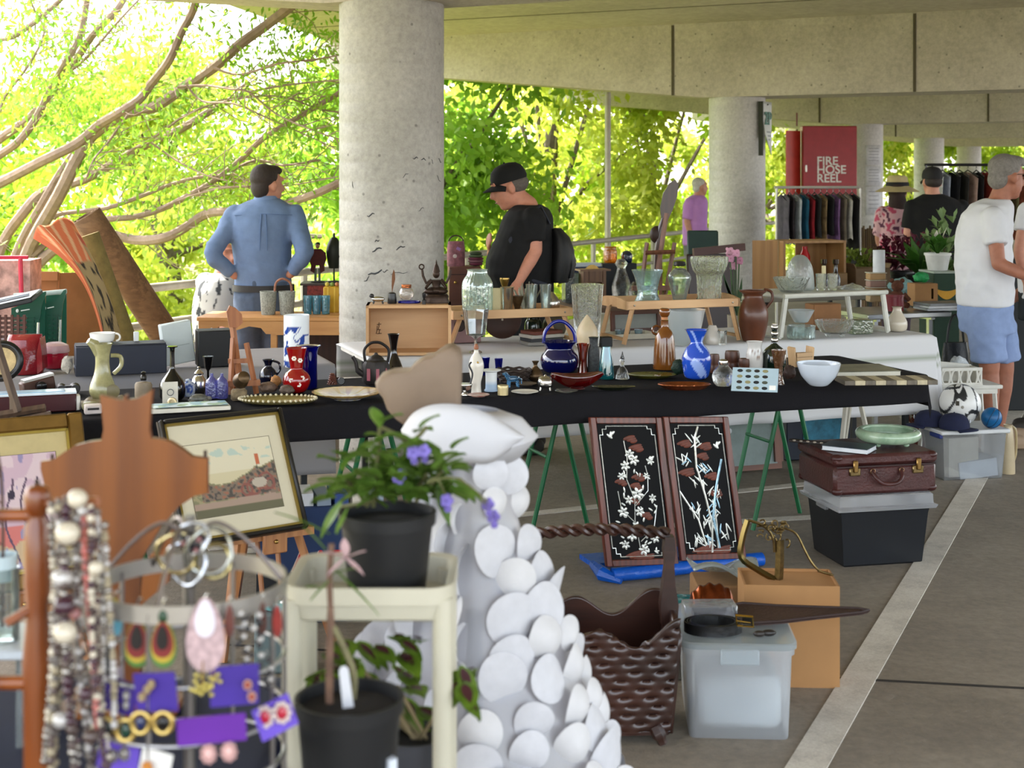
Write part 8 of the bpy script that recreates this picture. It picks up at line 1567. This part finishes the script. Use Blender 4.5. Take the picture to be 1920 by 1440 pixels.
# rose and black clasp group on post
t2 = thing('hair_clasp', 'dark jewelled clasp clipped to the carousel post', 'clasp', o+Vector((.012, -.022, hz(1010)))); MB().ball((0, 0, 0), (.02, .008, .014), 12, 8).build('clasp_body', M('1f1d22', .25), t2)
for i in range(6): MB().ball((math.cos(i)*.013, -.008, math.sin(i)*.008), .004, 8, 6).build('stone', (beadcol['crystal'], beadcol['rose'])[i % 2], t2)
def front(u, dr=.004):
    x = (u-355)/F*ZC; x = max(-RC*.999, min(RC*.999, x)); return Vector((x, -math.sqrt(max(0, RC*RC-x*x))-dr, 0))
def hang(name, lab, u, vtop, dr=.006):
    f = front(u, dr); Zc = ZC+f.y; return thing(name, lab, 'earring', Vector(((u-960)/F*Zc, Zc, EYE-(vtop-HOR)*Zc/F)), 0, 'earrings on the carousel'), F/Zc
def drop(t, k, layers, hook=True, y=0.):
    """layers: (half width px, length px, top px, material) flat teardrops"""
    for i, (wd, L, tp, mt) in enumerate(layers):
        pts = []
        for j in range(20):
            a = 2*PI*j/20; rx = math.sin(a)*wd*(1-.0)*(.55+.45*(-math.cos(a)*.5+.5)) if 1 else 0; pts.append((rx/k, -(tp+L*(.5-.5*math.cos(a)))/k))
        MB().prism(pts, .002, Matrix.Translation((0, y-.0021*i, 0))).build('drop_layer', mt, t)
    if hook: MB().tube(spline([(0, 0, -layers[0][2]/k), (0, 0, 0), (.004, 0, .006), (.004, .006, .0)], 3), .0012, 6).build('hook', m_silver, t)
for u, s in ((258, 'left'), (306, 'right')):
    e, k = hang('drop_earring', 'black red yellow and green teardrop earring, %s of its pair' % ('nearer the wooden post' if s == 'left' else 'nearer the upright'), u, 1130)
    drop(e, k, [(31, 92, 30, M('3f6a2a', .4)), (28, 80, 32, M('a8902a', .4)), (25, 68, 34, M('6d1c1c', .4)), (14, 46, 40, M('140f10', .3))])
    MB().ball((0, 0, -26/k), (.007, .005, .009), 8, 6).build('bead', M('1f3a24', .3), e)
e, k = hang('drop_earring', 'large pink lace teardrop pendant with a pale crystal', 385, 1120); drop(e, k, [(46, 140, 0, M('a88f90', .6, var=.35, vs=120)), (24, 70, 4, M('c9c4cc', .15, coat=.5))])
e, k = hang('drop_earring', 'turquoise and yellow enamel drop earring', 216, 1115); drop(e, k, [(16, 70, 10, M('5a9ab0', .35)), (10, 30, 6, M('b0a44a', .4))])
for i, (u, v, lb) in enumerate(((455, 1160, 'black faceted cluster earring'), (478, 1165, 'black and clear bead cluster earring'), (470, 1225, 'long black bead dangle earring'), (500, 1240, 'black jet dangle earring with a clear bead'))):
    e, k = hang('drop_earring', lb+' on the carousel', u, v-20)
    for j in range(9): MB().ball((rr.uniform(-11, 11)/k, rr.uniform(-.004, .004), -(10+7*j)/k), rr.uniform(4, 7)/k, 8, 6).build('bead', M('17161a', .15, coat=.5) if j % 3 else beadcol['crystal'], e)
    MB().tube([(0, 0, 0), (0, 0, -10/k)], .001, 5).build('hook', m_silver, e)
for u, v, c, lb in ((520, 1125, '8a2a24', 'red coral stick earring'), (492, 1120, '4a2a22', 'dark brown feather earring'), (430, 1125, '5a2c24', 'rust feather earring with a white quill'), (205, 1200, '23262c', 'dark steel disc earring'), (225, 1240, '8d8088', 'grey bead chain earring')):
    e, k = hang('drop_earring', lb, u, v); drop(e, k, [(11, 62, 8, M(c, .5, var=.3, vs=60))])
for u, lb in ((380, 'gold ball cluster earring beside the lace drop'), (400, 'gold ball chandelier earring below the lace drop')):
    e, k = hang('drop_earring', lb, u, 1246)
    for j in range(10): MB().ball((rr.uniform(-22, 14)/k, 0, -(8+rr.uniform(0, 34)+j*3)/k), 5/k, 8, 6).build('gold_ball', M('b0a258', .3, .7), e)
    MB().tube([(0, 0, .004), (0, 0, -40/k)], .001, 5).build('chain', m_brass, e)
m_pu, m_pu2, m_pu3 = M('361f7c', .7, var=.15, vs=14), M('561a86', .7, var=.1), M('6248b4', .7, var=.1)
def card(lab, u, v, wd, hh, mat, rot, fill):
    f = front(u, .010); Zc = ZC+f.y; e = thing('earring_card', lab, 'card', Vector(((u-960)/F*Zc, Zc, EYE-(v-HOR)*Zc/F)), 0, 'earring cards on the carousel'); k = F/Zc
    MB().box((0, 0, 0), (wd/k, .0015, hh/k), RY(rot) @ RZ((u-355)/178*.5), .0005).build('card', mat, e); fill(e, k); return e
def pair(e, k, pts, r, m1, m2, ring_=False):
    for (x, z) in pts:
        c = Vector((x/k, -.006, z/k))
        if ring_: MB().tube([c+Vector((math.cos(a)*r/k, 0, math.sin(a)*r*1.15/k)) for a in [2*PI*i/18 for i in range(18)]], 5/k, 8, closed=True).build('pearl_rim', m1, e)
        else:
            for i in range(9): MB().ball(c+Vector((math.cos(i*.7)*r*.8/k, 0, math.sin(i*.7)*r/k)), r*.32/k, 8, 6).build('seed_pearl', m1, e)
        MB().ball(c, (r*.62/k, .004, r*.75/k), 12, 8).build('stone', m2, e)
gold = M('b59a58', .3, .8)
card('purple card with silver square studs', 222, 1305, 78, 62, m_pu, .12, lambda e, k: pair(e, k, ((-6, 2), (18, 4), (-4, -16), (18, -14)), 8, beadcol['silver'], beadcol['crystal']))
card('purple card with a gold spray', 292, 1298, 84, 74, m_pu, -.10, lambda e, k: pair(e, k, ((-14, 8), (-6, 18), (-24, -6)), 7, gold, beadcol['cream']))
card('violet card with two pale pink shell studs below', 397, 1368, 128, 52, m_pu2, -.05, lambda e, k: pair(e, k, ((-4, -42), (34, -38)), 15, M('b08a86', .4), M('c9a09a', .4)))
card('lilac card with a pair of red cameo studs', 516, 1345, 74, 62, m_pu3, -.35, lambda e, k: pair(e, k, ((-18, 4), (14, 12)), 17, M('c9b8b0', .35), M('a81c34', .25, coat=.5)))
card('purple card with a silver filigree pair', 222, 1418, 92, 66, m_pu3, .12, lambda e, k: pair(e, k, ((-10, 4), (14, 8)), 11, beadcol['silver'], beadcol['silver']))
card('deep purple card behind the gold cluster', 440, 1285, 90, 76, m_pu, .0, lambda e, k: pair(e, k, ((26, 4), (34, -18)), 8, M('b08a70', .4), M('8a2a24', .3)))
card('white card with an orange print', 292, 1432, 62, 50, M('c9c6c0', .6), .2, lambda e, k: pair(e, k, ((-14, -4),), 10, M('b8762a', .5), M('b8762a', .5)))
for u, v, m2, lb in ((200, 1362, M('12302c', .15, coat=.5), 'gold rimmed dark green stud near the beads'), (238, 1366, M('12382c', .15, coat=.5), 'gold rimmed emerald stud'), (266, 1352, M('16224a', .15, coat=.5), 'gold rimmed sapphire stud'), (308, 1352, M('0c0c0e', .2), 'gold rimmed black onyx stud')):
    f = front(u, .014); Zc = ZC+f.y; k = F/Zc; e = thing('stud_earring', lb, 'earring', Vector(((u-960)/F*Zc, Zc, EYE-(v-HOR)*Zc/F)), 0, 'stud earrings on the carousel'); pair(e, k, ((0, 0),), 17, gold, m2, True); MB().tube([(0, 0, 0), (0, .014, 0)], .001, 5).build('post', gold, e)
# ---------------------------------------------------------------- trolley with plants
ZT = 2.15; kT = F/ZT; m_tc = M('bdb8a4', .45, var=.04); o = Vector(((690-960)/F*ZT, ZT, 0)); t = thing('utility_trolley', 'cream plastic slim trolley with round posts', 'trolley', o); w, dp = .25, .20; ht = EYE-(1102-HOR)*ZT/F
def tray(z, hh):
    mb = MB(); rr_ = lambda g, z_: [v-Vector((w/2, 0, 0)) for v in rrect(w, dp, .035, z_, g)]
    mb.rings([rr_(-.012, z), rr_(-.006, z+.004), rr_(.0, z+hh-.026), rr_(.006, z+hh-.026), rr_(.006, z+hh), rr_(.0, z+hh), rr_(-.008, z+hh-.004), rr_(-.014, z+.012)]); return mb
tray(ht-.055, .055).build('top_tray', m_tc, t); tray(.47, .055).build('lower_tray', m_tc, t); tray(.12, .055).build('bottom_tray', m_tc, t)
for x in (-w/2+.006, w/2-.012):
    for y in (.016, dp-.016):
        MB().tube([(x, y, .05), (x, y, ht-.02)], .0155, 14).build('post', m_tc, t); MB().ball((x, y, .025), (.02, .012, .025), 12, 8).build('castor', M('3a3a3a', .5), t)
def potted(lab, u, v_rim, Z, hb, rpx, mat=m_blk, taper=.8):
    k = F/Z; hr = EYE-(v_rim-HOR)*Z/F; r = rpx/k; t = thing('potted_plant', lab, 'plant', Vector(((u-960)/F*Z, Z, hb))); H = hr-hb
    MB().lathe([(r*taper, 0), (r*taper*1.01, .004), (r*.97, H-.02), (r*1.03, H-.019), (r*1.04, H), (r*.96, H), (r*.94, H-.02), (.001, H-.022)], 40).build('pot', mat, t); MB().lathe([(.001, 0), (r*.93, 0), (r*.93, .006), (.001, .010)], 24).build('soil', M('17130f', .95, var=.4, vs=60), t, (0, 0, H-.022)); return t, H, k, r
LFT = LEAF('3a5a18', '6f8f3a', .35, .45, 20.)
def leafobj(t, p, d, L, w, mat, name='leaf', bend=.3):
    d = Vector(d).normalized(); s = d.cross(Vector((0, 0, 1))); s = s.normalized() if s.length > .05 else Vector((1, 0, 0)); nrm = s.cross(d); mb = MB(); p = Vector(p)
    def f(a, b):
        ww = w*math.sin(PI*min(1, b*.96+.03))**.8*(1.1-.3*b); return p+d*L*b+s*(a-.5)*2*ww+nrm*(-.25*w*(1-abs(2*a-1)))-Vector((0, 0, bend*L*b*b))
    mb.grid(f, 4, 6); return mb.build(name, mat, t, smooth=180)
tp_, H, k, r = potted('black pot of furry leaved violet flowered plant on the trolley', 726, 958, 2.25, ht-.0425, 88)
Zp = 2.25; L_ = lambda u, v, d=0: P(u, v, Zp+d)-tp_.location; rr = random.Random(4)
for u0, v0, u1, v1 in ((700, 950, 705, 880), (705, 880, 712, 800), (712, 800, 770, 830), (735, 940, 745, 880), (760, 940, 800, 890), (690, 950, 650, 900), (780, 940, 830, 880), (700, 940, 640, 950), (770, 830, 800, 800)): MB().tube([L_(u0, v0), L_((u0+u1)/2+3, (v0+v1)/2, rr.uniform(-.02, .02)), L_(u1, v1, rr.uniform(-.03, .03))], .0035, 6).build('stem', M('5a5a34', .7), tp_)
for i in range(150):
    u, v = rr.gauss(737, 56), 930-abs(rr.gauss(0, 48)); u = max(630, min(845, u)); leafobj(tp_, L_(u, v, rr.uniform(-.07, .07)), (rr.uniform(-1, 1), rr.uniform(-.8, .5), rr.uniform(-.2, .8)), rr.uniform(.030, .05), rr.uniform(.013, .020), LFT)
for u, v, dx, dz in ((712, 800, -.2, 1), (712, 790, .6, .5), (720, 812, 1, .1), (770, 832, 1, .2), (785, 800, .7, .8), (800, 825, .6, -.6), (705, 850, -.8, .3), (722, 850, .9, -.3), (760, 850, .4, .9), (650, 905, -.9, .5), (640, 880, .5, .9), (630, 905, -1, .1), (640, 940, -.5, -.6), (830, 880, .5, .6), (845, 900, .9, -.2), (820, 910, .4, -.9), (735, 870, -.5, .7)): leafobj(tp_, L_(u, v, -.03), (dx, -.3, dz), .052, .015, LFT)
for u, v in ((748, 893), (795, 845), (838, 938), (915, 945), (775, 848), (925, 968)):
    fl_ = MB()
    for i in range(5): a = i*1.256; fl_.ball(L_(u, v, -.06 if u < 850 else -.02)+Vector((math.cos(a)*.006, -.003, math.sin(a)*.006)), (.005, .003, .006), 8, 6)
    fl_.tube([L_(u, v, -.03), L_(u+2, v+18, -.05)], [.004, .006], 6); fl_.build('violet_flower', M('7264b0', .6, var=.25, vs=80), tp_)
    if u > 830: MB().tube(spline([L_(800, 905, -.03), L_((800+u)/2, min(v, 905)-8, -.03), L_(u, v-4, -.03)], 3), .0016, 5).build('flower_stem', M('6a6a40', .7), tp_)
# coleus on the lower tier
tc_, H, k, r = potted('grey pot of green coleus with dark red leaf centres', 775, 1372, 2.255, .483, 70, M('3a3b40', .6))
Lc = lambda u, v, d=0: P(u, v, 2.255+d)-tc_.location; m_co1, m_co2 = LEAF('3f5a14', '6d8a26', .35, .45, 20.), M('3a1418', .6, var=.2)
for i in range(58):
    u, v = rr.uniform(600, 790), rr.uniform(1190, 1375)
    if i > 50: u, v = rr.uniform(858, 875), rr.uniform(1225, 1310)
    p = Lc(u, v, rr.uniform(-.09, .06)); d = Vector((rr.uniform(-1, 1), rr.uniform(-.9, -.1), rr.uniform(-.5, .6))); lf = leafobj(tc_, p, d, rr.uniform(.04, .06), rr.uniform(.017, .024), m_co1); leafobj(tc_, p+d.normalized()*.006+Vector((0, -.0015, .0012)), d, .032, .009, m_co2, 'leaf_centre', .15)
for i in range(7): MB().tube([Lc(775+rr.uniform(-30, 30), 1385), Lc(rr.uniform(650, 830), rr.uniform(1220, 1330), rr.uniform(-.05, .05))], .003, 6).build('stem', M('8a7a5a', .7), tc_)
# pot with a tall bare stem on a stand
st_ = thing('plant_stand', 'low dark stand under the tall stemmed pot', 'stand', (-.222, 1.95, 0)); MB().lathe([(.09, .70), (.09, .72), (.001, .72)], 28).build('top', M('2a2420', .5), st_)
for a in range(3): MB().tube([(math.cos(a*2.1)*.05, math.sin(a*2.1)*.05, .70), (math.cos(a*2.1)*.10, math.sin(a*2.1)*.10, 0)], .01, 8).build('leg', M('2a2420', .5), st_)
ts_, H, k, r = potted('black pot with a tall bare stem and a white plant label', 655, 1306, 1.95, .7205, 99)
Ls = lambda u, v, d=0: P(u, v, 1.95+d)-ts_.location; m_st = M('6f6a4a', .7, var=.3, vs=40)
MB().tube(spline([Ls(618, 1318), Ls(618, 1240), Ls(620, 1160), Ls(618, 1080), Ls(622, 1020)], 4), [.0055]*9+[.0042]*8, 8).build('stem', M('6a5040', .7, var=.3, vs=40), ts_); MB().tube(spline([Ls(662, 1310), Ls(664, 1265), Ls(645, 1215), Ls(625, 1175)], 4), .0045, 8).build('stem', m_st, ts_)
for u, v, dx, dz, L, w in ((618, 1000, -1.3, .72, .085, .006), (620, 1060, .7, -.55, .09, .004), (612, 1030, -.6, .8, .05, .007), (622, 1075, .8, .3, .04, .006), (618, 1088, -.6, -.5, .035, .006), (630, 1000, .4, 1, .045, .008), (598, 1100, -.5, .1, .02, .006)): leafobj(ts_, Ls(u, v, -.01), (dx, -.2, dz), L, w, LFT, 'leaf', .1)
for i in range(5): leafobj(ts_, Ls(648, 1045, -.01), (math.cos(i*1.1-.6), -.3, math.sin(i*1.1-.6)), .034, .007, M('b89a9a', .5), 'pink_petal', .1)
MB().prism([(-.0075, 0), (.0075, 0), (.0065, .052), (.003, .057), (-.003, .057), (-.0065, .052)], .0012, Matrix.Translation(Ls(653, 1327, -.02)) @ Matrix.Rotation(-.12, 4, 'Y')).build('plant_label', M('cfd0d4', .5), ts_)
MB().box((r*.80, -r*.42, H*.30), (.012, .02, .09), RZ(.6)).build('side_sticker', M('c2c8d0', .5), ts_)
# ---------------------------------------------------------------- mannequin in a white paper disc dress
ZM = 2.95; kM = F/ZM; o = Vector(((888-960)/F*ZM, ZM, 0)); t = thing('dress_form', 'dress form in a white dress of paper discs with a paper collar', 'mannequin', o); zz = lambda v: EYE-(v-HOR)*ZM/F
Q = lambda u, v: ((P(u, v, ZM)-o).x, zz(v))
m_be = M('806d5b', .6, var=.12, vs=6); out = [(706, 714), (716, 701), (736, 694), (768, 692), (778, 680), (800, 665), (815, 663), (836, 648), (850, 645), (862, 655), (867, 672), (864, 757), (862, 800), (770, 800), (744, 782), (728, 764), (720, 742), (708, 727)]
mb = MB(); pl = [Q(u, v) for u, v in out]; cx, cz_ = sum(p[0] for p in pl)/len(pl), sum(p[1] for p in pl)/len(pl)
mb.rings([[Vector((cx+(x-cx)*s, y, cz_+(z-cz_)*s)) for x, z in pl] for s, y in ((.90, -.046), (.97, -.040), (1., -.026), (1., .026), (.97, .040), (.9, .046))]); mb.build('neck_form', m_be, t, smooth=60)
prof = [(790, 40), (830, 62), (870, 70), (920, 74), (960, 80), (1000, 92), (1060, 116), (1120, 142), (1180, 166), (1240, 190), (1300, 214), (1370, 240), (1440, 264), (1520, 288), (1600, 305)]
MB().lathe([(r/kM, zz(v)) for v, r in reversed(prof)], 40, sy=.8).build('underskirt', GLASS('c6c6cc', .10, .3, .1, 10, .55), t); MB().lathe([(.10, .02), (.10, .03), (.02, .045), (.018, .7), (.001, .7)], 24).build('stand', M('2a2a2c', .4, .6), t)
mb = MB(); mb.rings([[Vector((math.cos(a)*r/kM, math.sin(a)*r*.72/kM, zz(v+dv*math.cos(a*1.))) ) for a in [2*PI*i/36 for i in range(36)]] for v, r, dv in ((765, 48, 4), (790, 92, -6), (835, 122, -18), (868, 78, 0))], cap=False)
co = mb.build('paper_collar', M('c6c6ca', .8, var=.03), t, smooth=60); s_ = co.modifiers.new('t', 'SOLIDIFY'); s_.thickness = .002
mb = MB(); up_ = spline([(752, 806, 0), (775, 774, 0), (815, 758, 0), (870, 760, 0), (925, 780, 0), (984, 818, 0)], 4); lo_ = spline([(758, 830, 0), (790, 858, 0), (835, 868, 0), (880, 868, 0), (925, 866, 0), (982, 822, 0)], 4)
mb.grid(lambda a, b: P(up_[round(a*20)].lerp(lo_[round(a*20)], b).x, up_[round(a*20)].lerp(lo_[round(a*20)], b).y, ZM-.06-.05*math.sin(PI*a)-.02*math.sin(PI*b))-o, 20, 6); cw = mb.build('collar_wing', M('c8c8cc', .8, var=.02), t, smooth=180); s_ = cw.modifiers.new('t', 'SOLIDIFY'); s_.thickness = .003
md = M('c4c4c8', .75, var=.05, vs=40); md2 = M('cac9ca', .75, var=.04, vs=30)
def disc_mesh(r, cup, name, mat):
    mb = MB(); mb.grid(lambda a, b: Vector((math.cos(a*2*PI)*r*(b*.999+.001), -cup*(1-b*b)*r, math.sin(a*2*PI)*r*(b*.999+.001)))+Vector((0, .12*r*b*b*math.cos(a*4*PI), 0)), 24, 5); me = mb.mesh(name, mat, 180); return me
dm = [disc_mesh(.048, .25, 'paper_disc', md), disc_mesh(.041, .45, 'paper_disc', md2), disc_mesh(.054, .15, 'paper_disc', md)]
def rad(v):
    for (v0, r0), (v1, r1) in zip(prof, prof[1:]):
        if v0 <= v <= v1: return lerp(r0, r1, (v-v0)/(v1-v0))
    return prof[-1][1]
rr = random.Random(8); v = 885; row = 0
while v < 1480:
    R_ = (rad(v)+6)/kM; n = max(6, int(2*PI*R_/.100)); off = rr.uniform(0, 1)
    for i in range(n):
        a = 2*PI*(i+off+rr.uniform(-.18, .18))/n-PI/2; 
        if math.sin(a) > .45: continue
        vv = v+rr.uniform(-16, 16); R_ = (rad(min(1590, vv))+5+rr.uniform(0, 6))/kM; ob = bpy.data.objects.new('paper_disc', dm[rr.randrange(3)]); COL.objects.link(ob); ob.parent = t
        ob.location = (math.cos(a)*R_, math.sin(a)*R_*.8-.004, zz(vv)); ob.rotation_euler = (rr.uniform(-.1, .3), rr.uniform(-3, 3), (a+PI/2)*.72+rr.uniform(-.35, .35)); s = rr.uniform(.85, 1.15)*(.82 if v < 960 else 1); ob.scale = (s, s, s)
    v += 58; row += 1
sb = thing('folding_stool', 'black folding stool standing inside the paper disc dress', 'stool', o+Vector((0, .25, 0)))
sb.location = Vector(((1040-960)/F*3.32, 3.34, 0)); sb['label'] = 'black folding board standing behind the paper disc dress'; sb['category'] = 'board'; sb.name = 'folding_board'
MB().prism([(-.02, 0), (.16, 0), (.045, .40), (-.03, .42)], .012).build('panel', M('0d0d0f', .5), sb); MB().prism([(-.02, 0), (.16, 0), (.045, .40), (-.03, .42)], .012, Matrix.Translation((0, .12, 0)) @ Matrix.Rotation(.0, 4, 'X')).build('panel', M('0d0d0f', .5), sb); MB().box((.02, .065, .40), (.05, .12, .012)).build('hinge_bar', M('1a1a1c', .4), sb)
